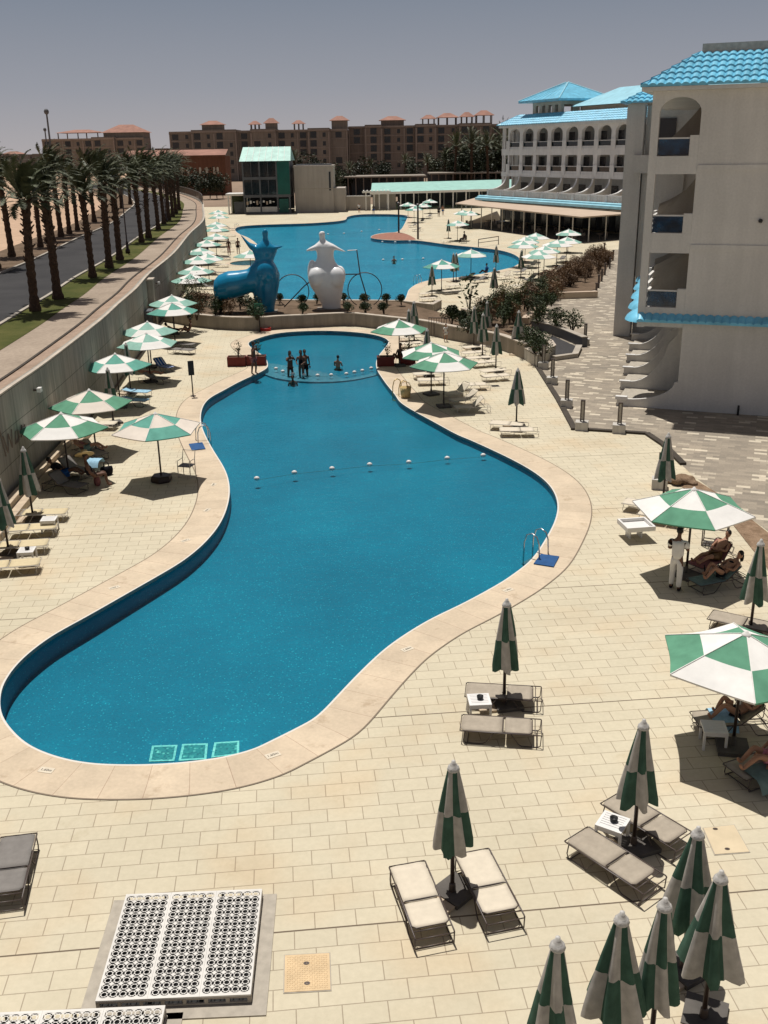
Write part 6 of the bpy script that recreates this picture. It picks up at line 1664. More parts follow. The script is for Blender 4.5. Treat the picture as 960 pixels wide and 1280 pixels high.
# narrow metal gate in the low wall
ga = at(536, 420.5); gt_ = thing('gate', 'small dark metal gate in the gap of the low garden wall', 'gate', ga, R(-12))
for k in range(9): MB().box(0.16 * k, 0.16 * k + 0.03, -0.05, -0.02, 0.05, 1.15).build('bar', 'frame', gt_)
MB().box(-0.02, 1.35, -0.06, -0.01, 1.15, 1.2).build('top_rail', 'frame', gt_)

# --- sculptures
def blob(parts, voxel, smooth):
    mb = MB()
    for kind, a in parts:
        if kind == 'e': mb.ell(a[0], a[1], 20, 14, M=a[2] if len(a) > 2 else None)
        else: mb.loft(a)
    return remeshed(mb, voxel, smooth)
def rings_up(spec, n=20):
    """spec rows: (x, y, z, rx, ry)"""
    return [[(x + rx * math.cos(2 * math.pi * j / n), y + ry * math.sin(2 * math.pi * j / n), z) for j in range(n)] for x, y, z, rx, ry in spec]
def rings_x(spec, n=20):
    return [[(x, y + ry * math.cos(2 * math.pi * j / n), z + rz * math.sin(2 * math.pi * j / n)) for j in range(n)] for x, y, z, ry, rz in spec]
s1 = Vector((*at(332, 389, 0.75).xy, 0.72))
parts = [('l', rings_up([(0.0, 0, 0.0, 0.72, 0.6), (0.02, 0, 0.5, 0.74, 0.62), (0.06, 0, 1.3, 0.95, 0.75), (0.12, 0, 2.2, 1.1, 0.95), (0.15, 0, 2.9, 1.12, 1.0), (0.12, 0, 3.5, 0.92, 0.85), (0.12, 0, 3.85, 0.70, 0.62), (0.16, 0, 4.15, 0.78, 0.6), (0.2, 0, 4.6, 0.95, 0.62), (0.22, 0, 4.95, 0.85, 0.55), (0.24, 0, 5.22, 0.45, 0.4), (0.28, 0, 5.45, 0.24, 0.22), (0.30, 0, 5.65, 0.19, 0.18), (0.30, 0, 6.0, 0.25, 0.23), (0.30, 0, 6.25, 0.16, 0.15)])),
         ('l', rings_x([(-3.95, 0.0, 1.75, 0.3, 0.3), (-3.85, 0, 1.8, 0.65, 0.72), (-3.5, 0, 1.9, 0.95, 1.0), (-2.8, 0, 2.05, 1.08, 1.12), (-1.9, 0, 2.2, 1.0, 1.02), (-1.1, 0, 2.4, 0.85, 0.92), (0.1, 0, 2.6, 0.8, 0.9)])),
         ('l', rings_x([(-1.65, 0, 5.95, 0.05, 0.05), (-1.35, 0, 5.55, 0.14, 0.14), (-0.95, 0, 5.05, 0.28, 0.25), (-0.4, 0, 4.75, 0.42, 0.36), (0.2, 0, 4.72, 0.5, 0.4), (0.9, 0, 4.82, 0.38, 0.22), (1.3, 0, 4.92, 0.2, 0.11), (1.65, 0, 4.98, 0.06, 0.05)])),
         ('l', rings_x([(-1.3, 0, 2.85, 0.4, 0.4), (-0.7, 0, 3.2, 0.55, 0.6), (-0.3, 0, 3.5, 0.6, 0.7), (0.1, 0, 3.8, 0.5, 0.5)])), ('e', ((0.28, -0.45, 3.0), (0.85, 0.7, 1.0)))]
sc1 = thing('blue_sculpture', 'large glossy blue abstract figure with a rounded rump beside the far pool', 'sculpture', s1)
me = blob(parts, 0.07, 10); me.materials.append(MT['blue_gloss']); link('figure', me, sc1); sc1.scale = (0.88,) * 3
MB().box(-0.9, 0.9, -0.8, 0.8, -0.1, 0.03).build('plinth', 'low_wall', sc1)
s2 = Vector((*at(411, 385, 0.75).xy, 0.72))
parts = [('l', rings_up([(0.22, 0, 0.0, 0.72, 0.55), (0.18, 0, 0.35, 0.74, 0.58), (0.08, 0, 1.0, 0.98, 0.76), (-0.08, 0, 1.7, 1.28, 0.98), (-0.1, 0, 2.3, 1.42, 1.08), (-0.1, 0, 2.75, 1.36, 1.05), (-0.12, 0, 3.1, 1.05, 0.9), (-0.14, 0, 3.5, 0.75, 0.7), (-0.12, 0, 3.9, 0.62, 0.6), (-0.12, 0, 4.3, 0.66, 0.55), (-0.15, 0, 4.6, 0.82, 0.52), (-0.2, 0, 4.85, 0.62, 0.42), (-0.26, 0, 5.03, 0.32, 0.28), (-0.30, 0, 5.2, 0.19, 0.18), (-0.32, 0, 5.4, 0.24, 0.22), (-0.32, 0, 5.62, 0.25, 0.22), (-0.30, 0, 5.76, 0.15, 0.14)])),
         ('l', rings_x([(-1.6, 0, 4.35, 0.06, 0.05), (-1.3, 0, 4.45, 0.22, 0.13), (-0.7, 0, 4.62, 0.4, 0.25), (0.0, 0, 4.75, 0.45, 0.28), (0.5, 0, 4.62, 0.34, 0.2), (0.95, 0, 4.42, 0.2, 0.11), (1.45, 0, 4.22, 0.06, 0.05)])),
         ('e', ((-0.72, -0.45, 2.4), (0.74, 0.72, 0.85))), ('e', ((0.62, -0.45, 2.4), (0.74, 0.72, 0.85))), ('e', ((0.95, 0.1, 2.5), (0.42, 0.6, 0.7))), ('e', ((-1.15, 0.0, 2.7), (0.38, 0.6, 1.0)))]
sc2 = thing('white_sculpture', 'large glossy white abstract figure with wide hips beside the far pool', 'sculpture', s2)
me = blob(parts, 0.07, 7); me.materials.append(MT['white_gloss']); link('figure', me, sc2); sc2.scale = (0.91,) * 3
MB().box(-0.9, 0.9, -0.7, 0.7, -0.1, 0.03).build('plinth', 'low_wall', sc2)
def arc(cx, cz, r, a0, a1, n=24): return [(cx + r * math.cos(R(a0 + (a1 - a0) * i / n)), 0, cz + r * math.sin(R(a0 + (a1 - a0) * i / n))) for i in range(n + 1)]
bk = thing('bicycle_sculpture', 'thin dark steel outline of a bicycle around the white sculpture', 'sculpture', Vector((s2.x, s2.y + 0.7, 0.72)))
MB().tube(arc(-2.55, 1.15, 1.15, -60, 240), 0.035, 5).build('wheel', 'frame', bk); MB().tube(arc(2.55, 1.15, 1.2, -60, 240), 0.035, 5).build('wheel', 'frame', bk)
MB().tube([(2.75, 0, 0.4), (2.25, 0, 2.2), (2.05, 0, 3.9), (1.4, 0, 3.85)], 0.045, 5).build('fork', 'frame', bk)
MB().tube([(0.6, 0, 2.25), (2.2, 0, 2.25)], 0.045, 5).build('frame_tube', 'frame', bk); MB().tube([(-3.2, 0, 0.05), (-1.7, 0, 1.5), (-0.7, 0, 2.2)], 0.045, 5).build('frame_tube', 'frame', bk)

# --- bollard lights along the kerb
def make_bollard():
    B = thing('bollard_light', 'x', 'bollard light')
    MB().box(-0.26, 0.26, -0.24, 0.24, 0, 0.36).build('block', 'white_wall', B)
    mb = MB(); 
    for x in (-0.09, 0.05): mb.box(x, x + 0.045, -0.06, 0.06, 0.362, 1.22)
    mb.box(-0.09, 0.095, -0.06, 0.06, 1.222, 1.27); mb.build('frame', 'frame', B)
    MB().box(-0.044, 0.049, -0.02, 0.02, 0.40, 1.22).build('lens', 'frame_pale', B)
    return Proto(B)
BO = make_bollard()
for i, (x, y, l) in enumerate([(731, 431, 'beside the sloping grey wall'), (679, 461, 'at the pointed planter'), (690, 480, 'second along the dark kerb from the pointed planter'), (708, 509, 'third along the dark kerb from the pointed planter'), (727, 537, 'at the corner of the dark kerb'),
        (773.5, 540.5, 'near the end wall of the hotel wing'), (824, 610, 'beside the folded umbrella at the gravel bed')]):
    BO.put(at(x, y), R(-15), 'dark bollard light on a white block, %s' % l, 'bollard lights along the paving', 1.0)
mbp = MB(); mbp.box(-0.07, 0.07, -0.07, 0.07, 0, 1.0); mbp.box(-0.1, 0.1, -0.1, 0.1, 1.002, 1.08); pm = mbp.mesh('hedge_post', 'frame')
for i, (x, y) in enumerate([(745, 371), (748, 360), (752, 352), (756, 344), (762, 336), (766, 326), (755, 316)]):
    o = link('hedge_post', pm); o.location = at(x, y); tag(o, 'short dark post beside the bronze hedge, %s from the paving recess' % ['nearest', 'second', 'third', 'fourth', 'fifth', 'sixth', 'seventh'][i], 'post', 'short posts along the bronze hedge')
# --- street lamps
def make_lamp():
    L = thing('street_lamp', 'x', 'street lamp')
    MB().lathe([(0.20, 0), (0.20, 0.3), (0.12, 0.4), (0.11, 0.9), (0.06, 1.0), (0.05, 4.6)], 8).build('post', 'pole', L, True)
    MB().lathe([(0.06, 4.6), (0.14, 4.66), (0.18, 4.9), (0.20, 5.1), (0.06, 5.28), (0.01, 5.32)], 8).build('lantern', 'frame', L, True)
    return Proto(L)
LM = make_lamp()
LM.put(at(160, 317, RZ), 0, 'dark street lamp among the palms by the pavement, nearer one', 'street lamps by the road'); LM.put(at(208, 277.5, RZ), 0, 'dark street lamp among the palms by the pavement, farther one', 'street lamps by the road')
MA = thing('radio_mast', 'tall thin floodlight mast above the villa block on the left skyline', 'mast', ((110 - 480) / CAM_F * 455 * 1.035, 455, 0))
MB().lathe([(0.5, 0), (0.35, 27.5)], 8).build('pole', 'slate', MA); MB().ell((0, 0, 28.6), (1.1, 1.1, 1.2), 10, 6).build('head', 'slate', MA)
MB().tube([(-1.6, 0, 0), (-1.6, 0, 21)], 0.3, 6).build('side_pole', 'slate', MA); MB().ell((-1.6, 0, 21.5), (0.7, 0.7, 0.8), 8, 6).build('side_head', 'slate', MA)
for x, y0, h, l in ((498.5, 291, 3.9, 'dark post rising at the left end of the brick island'), (522.5, 299, 4.2, 'dark post rising at the right end of the brick island')):
    p = at(x, y0); P = thing('lamp_post', l, 'lamp post', p); MB().lathe([(0.13, 0), (0.11, h)], 8).build('post', 'pole', P); MB().lathe([(0.16, h), (0.24, h + 0.2), (0.06, h + 0.3)], 8).build('head', 'frame', P)
# --- signs
p = at(241.5, 495.5); SG = thing('sign_post', 'thin dark notice on a post at the pool rim, left bank', 'sign', p, R(20))
MB().lathe([(0.14, 0), (0.14, 0.03), (0.03, 0.05), (0.03, 1.75)], 8).build('post', 'pole', SG); MB().box(-0.14, 0.14, -0.05, -0.01, 1.05, 1.75).build('board', 'black', SG)
p = at(325, 414.5); SG = thing('sign_post', 'green notice board on a dark post before the blue sculpture', 'sign', p)
MB().lathe([(0.10, 0), (0.10, 0.03), (0.045, 0.05), (0.045, 1.7)], 8).build('post', 'pole', SG); MB().box(-0.28, 0.28, -0.08, -0.04, 1.15, 1.85).build('board', 'sign_green', SG)
p = at(332, 413.5); mb = MB()
for k in range(3): mb.tube([(0.34 * math.cos(a), 0.34 * math.sin(a), 0.045 + 0.07 * k) for a in [2 * math.pi * i / 20 for i in range(20)]], 0.035, 6, close=True)
o = mb.build('hose_coil', 'red_hose', None, True); o.location = p; tag(o, 'coiled red hose on the deck at the foot of the green notice', 'hose')
# --- red planters at the shallow end
def planter(x, y, w, label, plant=True):
    p = at(x, y); P = thing('planter_box', label, 'planter', p, 0, 'dark red planter boxes at the shallow end')
    mb = MB(); h = 0.52
    for a in ((-w / 2, w / 2, -0.3, -0.25), (-w / 2, w / 2, 0.25, 0.3), (-w / 2, -w / 2 + 0.05, -0.25, 0.25), (w / 2 - 0.05, w / 2, -0.25, 0.25)): mb.box(*a, 0, h)
    mb.build('box', 'red_box', P); MB().box(-w / 2 + 0.052, w / 2 - 0.052, -0.248, 0.248, 0.05, h - 0.06).build('soil', 'soil', P)
    if plant: SH['thin'].put(Vector((p.x + 0.1, p.y, h - 0.06)), x, label.replace('dark red planter box', 'sparse leafy plant in the dark red planter'), 'plants in the red planters', 0.55)
planter(296.5, 457, 1.0, 'dark red planter box on the left bank, left one'); planter(321, 456, 1.05, 'dark red planter box on the left bank, right one')
planter(482, 457, 0.95, 'dark red planter box on the right bank, left one'); planter(509, 455, 0.9, 'dark red planter box on the right bank, right one')
planter(530, 408, 1.2, 'dark red planter box at the low wall behind, near the gate', False)
# steel chair at the lone umbrella
p = at(234, 595); CH = thing('metal_chair', 'small brown metal chair in the shadow edge of the lone umbrella', 'chair', p, R(-15))
mb = MB(); mb.box(-0.25, 0.25, -0.22, 0.22, 0.40, 0.425); mb.build('seat', 'frame', CH)
for sx in (-0.24, 0.24):
    MB().tube([(sx, 0.22, 0), (sx, 0.22, 0.62), (sx, -0.22, 0.62), (sx, -0.22, 0)], 0.016, 5).build('side_frame', 'frame_pale', CH)
MB().tube([(-0.24, 0.22, 0.6), (-0.24, 0.32, 0.9), (0.24, 0.32, 0.9), (0.24, 0.22, 0.6)], 0.016, 5).build('back_frame', 'frame_pale', CH)
# open steel stand behind the man in white
p = at(893, 681); ST = thing('metal_stand', 'open brown metal stand under the umbrella edge by the gravel bed', 'stand', p, R(-25))
for x in (-0.34, 0.34):
    for y in (-0.22, 0.22): MB().box(x - 0.015, x + 0.015, y - 0.015, y + 0.015, 0, 1.05).build('leg', 'frame', ST)
mb = MB()
for z in (0.08, 0.55, 1.03):
    for y in (-0.22, 0.22): mb.box(-0.324, 0.324, y - 0.012, y + 0.012, z, z + 0.024)
    for x in (-0.34, 0.34): mb.box(x - 0.012, x + 0.012, -0.204, 0.204, z, z + 0.024)
mb.build('rails', 'frame', ST); MB().box(-0.32, 0.32, -0.2, 0.2, 0.01, 0.03).build('shelf', 'dark_stone', ST)
# stone at the gravel bed, by the folded umbrella
mb = MB(); rr = random.Random(3)
for k in range(9):
    mb.ell((rr.uniform(-0.6, 0.6), rr.uniform(-0.25, 0.25), rr.uniform(0.05, 0.25)), (rr.uniform(0.2, 0.4), rr.uniform(0.18, 0.3), rr.uniform(0.12, 0.24)), 7, 5)
me = remeshed(mb, 0.06, 1); me.materials.append(MT['rubble']); o = link('rubble_heap', me); o.location = at(851, 604); o.scale = (0.8, 0.8, 0.7); tag(o, 'heap of brown rubble behind the folded umbrella at the gravel bed', 'rubble')
# things along the concrete wall: cabinet, pillar, white spot lights, painted lettering
def wall_pt(y): 
    for a, b in zip(WL, WL[1:]):
        if a.y <= y <= b.y: return a.lerp(b, (y - a.y) / (b.y - a.y)), math.atan2(b.y - a.y, b.x - a.x)
for y, z, l in ((36.0, 3.0, 'small white flood lamp on the concrete wall near the left edge'), (70.0, 2.7, 'small white flood lamp on the concrete wall before the palm bed')):
    q, a = wall_pt(y); L = thing('wall_lamp', l, 'wall lamp', Vector((q.x, q.y, z)), a - R(90)); MB().box(0.0, 0.16, -0.03, 0.03, -0.03, 0.03).build('bracket', 'frame', L); MB().box(0.16, 0.30, -0.12, 0.12, -0.07, 0.09).build('head', 'plastic', L)
q, a = wall_pt(63); CB = thing('utility_cabinet', 'dark metal cabinet against the concrete wall beside the pale pier', 'cabinet', Vector((q.x, q.y, 0)), a - R(90)); MB().box(0.02, 0.5, -0.6, 0.6, 0, 1.9).build('body', 'slate', CB); MB().box(0.5, 0.52, -0.55, -0.02, 0.1, 1.8).build('door', 'window_dark', CB); MB().box(0.5, 0.52, 0.02, 0.55, 0.1, 1.8).build('door', 'window_dark', CB)
q, a = wall_pt(66); PR = thing('wall_pier', 'pale rendered pier standing against the concrete wall beside the cabinet', 'pier', Vector((q.x, q.y, 0)), a - R(90)); MB().box(0.01, 0.4, -0.5, 0.5, 0, 3.4).build('shaft', 'low_wall', PR); MB().box(0.0, 0.44, -0.55, 0.55, 3.4, 3.5).build('coping', 'wallcap', PR)
q, a = wall_pt(33.2)
GR = thing('wall_lettering', 'brown scrawled letters in raised lines on the concrete wall at the left edge', 'lettering', Vector((q.x + 0.03, q.y, 0)), a - R(90))
def scrawl(name, pts): MB().tube([(0.01, y, z) for y, z in pts], 0.022, 4).build(name, 'far_wall_dark', GR)
scrawl('letter', [(-1.3, 2.9), (-1.0, 1.6)]); scrawl('letter', [(-1.0, 2.3), (-0.75, 1.65), (-0.5, 2.25), (-0.28, 1.7), (-0.1, 2.3)])
scrawl('letter', [(0.1, 1.7), (0.3, 2.1), (0.55, 2.1), (0.5, 1.75), (0.25, 1.7), (0.6, 1.85)]); scrawl('letter', [(0.8, 1.75), (1.0, 2.15), (1.15, 1.75), (1.3, 2.1)])
# ---------------------------------------------------------------- people
def person(label, loc, rz, pose, skin='skin', clothes=(), hair='hair', hair_long=False, lean=0.5, knees=0.5, scale=1.0, extra=None, fingers=False, group=None, arms='down'):
    """pose: stand / recline / sit / wade. faces +x"""
    J = {}
    V3 = Vector
    if pose in ('stand', 'wade'):
        J['pel'] = (V3((0, 0, 0.93)), 0.14); J['sp'] = (V3((0.01, 0, 1.12)), 0.122); J['ch'] = (V3((0.0, 0, 1.33)), 0.142); J['nk'] = (V3((0.0, 0, 1.48)), 0.06); J['hd'] = (V3((0.04, 0, 1.63)), 0.05)
        for s, n in ((-1, 'r'), (1, 'l')):
            st = 0.06 * s
            J['hip' + n] = (V3((0, 0.095 * s, 0.86)), 0.095); J['kn' + n] = (V3((0.02 + st, 0.105 * s, 0.49)), 0.062); J['an' + n] = (V3((-0.03 + st, 0.11 * s, 0.09)), 0.042); J['to' + n] = (V3((0.14 + st, 0.125 * s, 0.035)), 0.035)
            J['sh' + n] = (V3((0, 0.185 * s, 1.40)), 0.06)
            if arms == 'down': J['el' + n] = (V3((-0.03, 0.24 * s, 1.13)), 0.045); J['wr' + n] = (V3((0.06, 0.25 * s, 0.90)), 0.03)
            elif arms == 'front': J['el' + n] = (V3((0.06, 0.25 * s, 1.14)), 0.045); J['wr' + n] = (V3((0.27, 0.16 * s, 1.10)), 0.03)
            else: J['el' + n] = (V3((0.12, 0.25 * s, 1.25)), 0.045); J['wr' + n] = (V3((0.16, 0.10 * s, 1.48)), 0.03)
    else:
        ln = lean; d = V3((-math.sin(ln), 0, math.cos(ln)))
        J['pel'] = (V3((0, 0, 0.10)), 0.14); J['sp'] = (V3((0, 0, 0.10)) + d * 0.20, 0.122); J['ch'] = (V3((0, 0, 0.10)) + d * 0.42, 0.142); J['nk'] = (V3((0, 0, 0.11)) + d * 0.57, 0.06); J['hd'] = (V3((0.05, 0, 0.12)) + d * 0.72, 0.05)
        for s, n in ((-1, 'r'), (1, 'l')):
            kz = knees * (1.0 if s < 0 else 0.75)
            J['hip' + n] = (V3((0.08, 0.095 * s, 0.10)), 0.098); kn = V3((0.08 + 0.42 * math.cos(kz), 0.11 * s, 0.10 + 0.42 * math.sin(kz))); J['kn' + n] = (kn, 0.064)
            drop = 0.42 if pose != 'sit' else 0.42
            if pose == 'sit': an = kn + V3((0.05, 0, -0.42))
            else: an = V3((kn.x + math.sqrt(max(0.01, 0.42 ** 2 - (kn.z - 0.06) ** 2)), kn.y, 0.06))
            J['an' + n] = (an, 0.042); J['to' + n] = (an + (V3((0.15, 0, -0.03)) if pose == 'sit' else V3((0.07, 0, 0.13))), 0.034)
            J['sh' + n] = (J['ch'][0] + d * 0.08 + V3((0, 0.185 * s, 0)), 0.06)
            if arms == 'read': J['el' + n] = (J['ch'][0] + V3((0.16, 0.22 * s, -0.10)), 0.044); J['wr' + n] = (J['ch'][0] + V3((0.33, 0.11 * s, 0.06)), 0.03)
            elif arms == 'belly': J['el' + n] = (J['sp'][0] + V3((0.02, 0.26 * s, 0.02)), 0.044); J['wr' + n] = (J['sp'][0] + V3((0.16, 0.08 * s, 0.06)), 0.03)
            else: J['el' + n] = (J['sp'][0] + V3((0.0, 0.26 * s, 0.02)), 0.044); J['wr' + n] = (J['pel'][0] + V3((0.18, 0.22 * s, 0.05)), 0.03)
    E_ = [('pel', 'sp'), ('sp', 'ch'), ('ch', 'nk'), ('nk', 'hd')]
    for n in 'rl': E_ += [('pel', 'hip' + n), ('hip' + n, 'kn' + n), ('kn' + n, 'an' + n), ('an' + n, 'to' + n), ('ch', 'sh' + n), ('sh' + n, 'el' + n), ('el' + n, 'wr' + n)]
    keys = list(J); idx = {k: i for i, k in enumerate(keys)}
    body = skinned([J[k] for k in keys], [(idx[a], idx[b]) for a, b in E_], 1, 0)
    mb = MB(); hd = J['hd'][0]; up = (hd - J['nk'][0]).normalized()
    hc = hd + up * 0.03
    Mh = up.to_track_quat('Z', 'X').to_matrix()
    mb.ell(hc, (0.088, 0.075, 0.115), 14, 10)
    mb.ell(hc + Vector((0.09, 0, -0.01)), (0.022, 0.014, 0.02), 8, 6)             # nose
    mb.ell(hc + Vector((0.075, 0, -0.055)), (0.018, 0.03, 0.010), 8, 5)            # lips
    for s in (-1, 1): mb.ell(hc + Vector((0.0, 0.078 * s, -0.01)), (0.022, 0.012, 0.032), 8, 5); mb.ell(hc + Vector((0.08, 0.03 * s, 0.02)), (0.008, 0.014, 0.008), 6, 5)
    for n in 'rl':     # hands: palm, four bent fingers, thumb
        w = J['wr' + n][0]; f = (w - J['el' + n][0]).normalized(); s = -1 if n == 'r' else 1
        side = f.cross(Vector((0, 0, 1))); side = side.normalized() if side.length > 0.1 else Vector((0, 1, 0)); dn = f.cross(side)
        rot = Matrix((f, side, dn)).transposed()
        mb.ell(w + f * 0.055, (0.055, 0.040, 0.016), 10, 6, M=rot)
        for q, L_ in enumerate((0.065, 0.078, 0.073, 0.055)):
            b0 = w + f * 0.095 + side * (-0.028 + 0.019 * q); mb.tube([b0, b0 + f * L_ * 0.5 + dn * 0.006, b0 + f * L_ * 0.9 + dn * 0.024], [0.0092, 0.0085, 0.006], 5)
        b0 = w + f * 0.035 - side * 0.034; mb.tube([b0, b0 + f * 0.03 - side * 0.022, b0 + f * 0.06 - side * 0.024 + dn * 0.012], [0.011, 0.0095, 0.007], 5)
    hm = mb.mesh('h', [])
    if pose == 'recline': loc = Vector((loc[0], loc[1], loc[2] - 0.055)); scale *= 0.93
    P = thing('person', label, 'person', loc, rz, group); P.scale = (scale,) * 3
    b = link('body', join_meshes('body', [body, hm], skin), P)
    # hair: a cap over the back of the skull
    hb = MB(); hb.ell(hc + Vector((-0.02, 0, 0.03)), (0.092, 0.086, 0.105), 12, 8)
    if hair_long: hb.ell(hc + Vector((-0.07, 0, -0.08)), (0.05, 0.075, 0.15), 10, 7)
    hb.build('hair', hair, P, True)
    for kind, mat in clothes:
        def grow(seq, ed, g, ends=None):
            js = []; 
            for k in seq:
                p, r = J[k] if k in J else ends[k]
                r = r if isinstance(r, tuple) else (r, r); js.append((p, (r[0] + g, r[1] + g)))
            ii = {k: i for i, k in enumerate(seq)}
            me = skinned(js, [(ii[a], ii[b]) for a, b in ed], 1, 0); me.materials.append(MT[mat]); return me
        if kind == 'trousers':
            ends = {'ax' + n: (J['an' + n][0] + Vector((0, 0, 0.02)), 0.05) for n in 'rl'}; ends['w0'] = (J['pel'][0].lerp(J['sp'][0], 0.35), 0.122)
            me = grow(['pel', 'hipr', 'hipl', 'knr', 'knl', 'axr', 'axl', 'w0'], [('pel', 'w0'), ('pel', 'hipr'), ('pel', 'hipl'), ('hipr', 'knr'), ('hipl', 'knl'), ('knr', 'axr'), ('knl', 'axl')], 0.022, ends)
        elif kind == 'shorts':
            ends = {'mx' + n: (J['hip' + n][0].lerp(J['kn' + n][0], 0.6), 0.085) for n in 'rl'}
            me = grow(['pel', 'hipr', 'hipl', 'mxr', 'mxl'], [('pel', 'hipr'), ('pel', 'hipl'), ('hipr', 'mxr'), ('hipl', 'mxl')], 0.016, ends)
        elif kind == 'brief':
            ends = {'mx' + n: (J['hip' + n][0].lerp(J['kn' + n][0], 0.12), 0.10) for n in 'rl'}
            me = grow(['pel', 'mxr', 'mxl'], [('pel', 'mxr'), ('pel', 'mxl')], 0.010, ends)
        elif kind == 'top':
            ends = {'c0': (J['ch'][0].lerp(J['sp'][0], 0.45), 0.134), 'c1': (J['ch'][0].lerp(J['nk'][0], 0.12), 0.14)}
            me = grow(['c0', 'c1'], [('c0', 'c1')], 0.012, ends)
        elif kind == 'suit':
            me = grow(['pel', 'sp', 'ch'], [('pel', 'sp'), ('sp', 'ch')], 0.012)
        elif kind == 'shirt':
            ends = {'e' + n: (J['sh' + n][0].lerp(J['el' + n][0], 0.75), 0.06) for n in 'rl'}; ends['p0'] = (J['pel'][0].lerp(J['sp'][0], -0.45), 0.168); ends['s0'] = (J['sp'][0], 0.158); ends['c0'] = (J['ch'][0], 0.152)
            ends['n0'] = (J['ch'][0].lerp(J['nk'][0], 0.7), 0.075)
            me = grow(['p0', 'sp', 'ch', 'n0', 'shr', 'shl', 'er', 'el_'] if False else ['p0', 's0', 'c0', 'n0', 'shr', 'shl', 'er', 'el'], [('p0', 's0'), ('s0', 'c0'), ('c0', 'n0'), ('c0', 'shr'), ('c0', 'shl'), ('shr', 'er'), ('shl', 'el')], 0.024, ends)
        elif kind == 'shoes':
            m2 = MB()
            for n in 'rl': c = (J['an' + n][0] + J['to' + n][0]) / 2; m2.ell(c + Vector((0.005, 0, -0.012)), (0.135, 0.052, 0.05), 10, 6)
            me = m2.mesh('shoes', [mat])
        o = link({'trousers': 'trousers', 'shorts': 'shorts', 'brief': 'swim_brief', 'top': 'bikini_top', 'suit': 'swimsuit', 'shirt': 'shirt', 'shoes': 'shoes'}[kind], me, P)
    P['hx'] = 0.0; del P['hx']
    return P, J
def g(px, py, z=0.0):
    p = at(px, py, z); return p
# man in white standing with his back to the camera
p = g(843, 737); person('man in white shirt and trousers standing beneath the umbrella, back to the camera', p, R(62), 'stand', 'skin_dark', [('trousers', 'cloth_white'), ('shirt', 'cloth_white'), ('shoes', 'cloth_black')], arms='front', scale=1.0)
# reclining bathers under the two right umbrellas
def on_lounger(px, py, kind, rz, label, dz=0.33, **kw):
    p = at(px, py, dz); return person(label, Vector((p.x, p.y, dz + 0.02)), rz, 'recline', **kw)
q0, q1 = at(862, 728, 0.3), at(930, 714, 0.3); a1 = math.atan2((q0 - q1).y, (q0 - q1).x)
c = q0.lerp(q1, 0.60); person('woman in dark bikini reclining with bent knees on the grey green towel', Vector((c.x, c.y, 0.36)), a1, 'recline', 'skin', [('brief', 'cloth_black'), ('top', 'cloth_black')], lean=R(56), knees=R(50), arms='belly', hair_long=True)
q0, q1 = at(868, 706, 0.3), at(913, 691, 0.3); a1 = math.atan2((q0 - q1).y, (q0 - q1).x)
c = q0.lerp(q1, 0.58); person('bather lying with legs stretched on the dusty red towel lounger', Vector((c.x, c.y, 0.36)), a1, 'recline', 'skin', [('shorts', 'leaf_brown')], lean=R(45), knees=R(12), arms='belly')
q0, q1 = at(874, 898, 0.3), at(956, 893, 0.3); a1 = math.atan2((q0 - q1).y, (q0 - q1).x)
c = q0.lerp(q1, 0.60); P_, J_ = person('bather reading an open book on a lounger under the large cut umbrella', Vector((c.x, c.y, 0.36)), a1, 'recline', 'skin', [('brief', 'cloth_black')], lean=R(50), knees=R(55), arms='read')
bo = thing('book', 'open book held up by the reading bather', 'book', P_.matrix_basis @ (J_['wrr'][0].lerp(J_['wrl'][0], 0.5) + Vector((0.10, 0, 0.06))), a1)
for s in (-1, 1): MB().box(0, 0.012, 0.003, 0.15, -0.11, 0.11).xf(Matrix.Rotation(R(14) * s, 4, 'Z') @ (Matrix.Scale(-1, 4, (0, 1, 0)) if s < 0 else Matrix())).build('page_block', 'cloth_white', bo)
c = at(948, 958, 0.36); person('bather in pink shorts sitting on the lounger at the right edge', Vector((c.x + 0.35, c.y + 0.2, 0.36)), R(195), 'recline', 'skin', [('shorts', 'cloth_pink')], lean=R(20), knees=R(40))
# group at the left wall
c = at(97, 597, 0.36); Ph, Jh = person('bather wearing a wide straw hat seated under the left umbrella', Vector((c.x + 0.55, c.y - 0.25, 0.40)), R(20), 'sit', 'skin_dark', [('suit', 'cloth_black')], lean=R(12), knees=R(10))
hp = Ph.matrix_basis @ (Jh['hd'][0] + Vector((-0.02, 0, 0.07)))
HT = thing('straw_hat', 'wide brimmed straw hat on the seated bather at the left', 'hat', hp, 0.4); HT.rotation_euler = (R(-28), R(-12), 0)
MB().lathe([(0.34, 0.0), (0.33, 0.018), (0.13, 0.04), (0.12, 0.14), (0.08, 0.17), (0.01, 0.175)], 20).build('brim_and_crown', 'straw', HT, True); MB().lathe([(0.128, 0.05), (0.126, 0.085)], 20, caps=False).build('hat_band', 'cloth_black', HT, True)
c = at(80, 592, 0.36); person('dark haired bather reclining behind the straw hat wearer', Vector((c.x, c.y, 0.37)), R(-6), 'recline', 'skin_dark', [('shirt', 'cloth_black'), ('shorts', 'cloth_blue')], lean=R(52), knees=R(30), arms='belly')
c = at(108, 562, 0.36); person('bather with bent legs lying in a red patterned cover on the wall side lounger', Vector((c.x, c.y, 0.40)), R(-5), 'recline', 'skin', [('suit', 'cloth_red'), ('shorts', 'cloth_teal')], lean=R(58), knees=R(35), arms='belly')
c = at(183, 468, 0.36); person('bather lying in the shade on the dark lounger by the wall', Vector((c.x, c.y, 0.37)), R(0), 'recline', 'skin', [('brief', 'cloth_red'), ('top', 'cloth_red')], lean=R(65), knees=R(20))
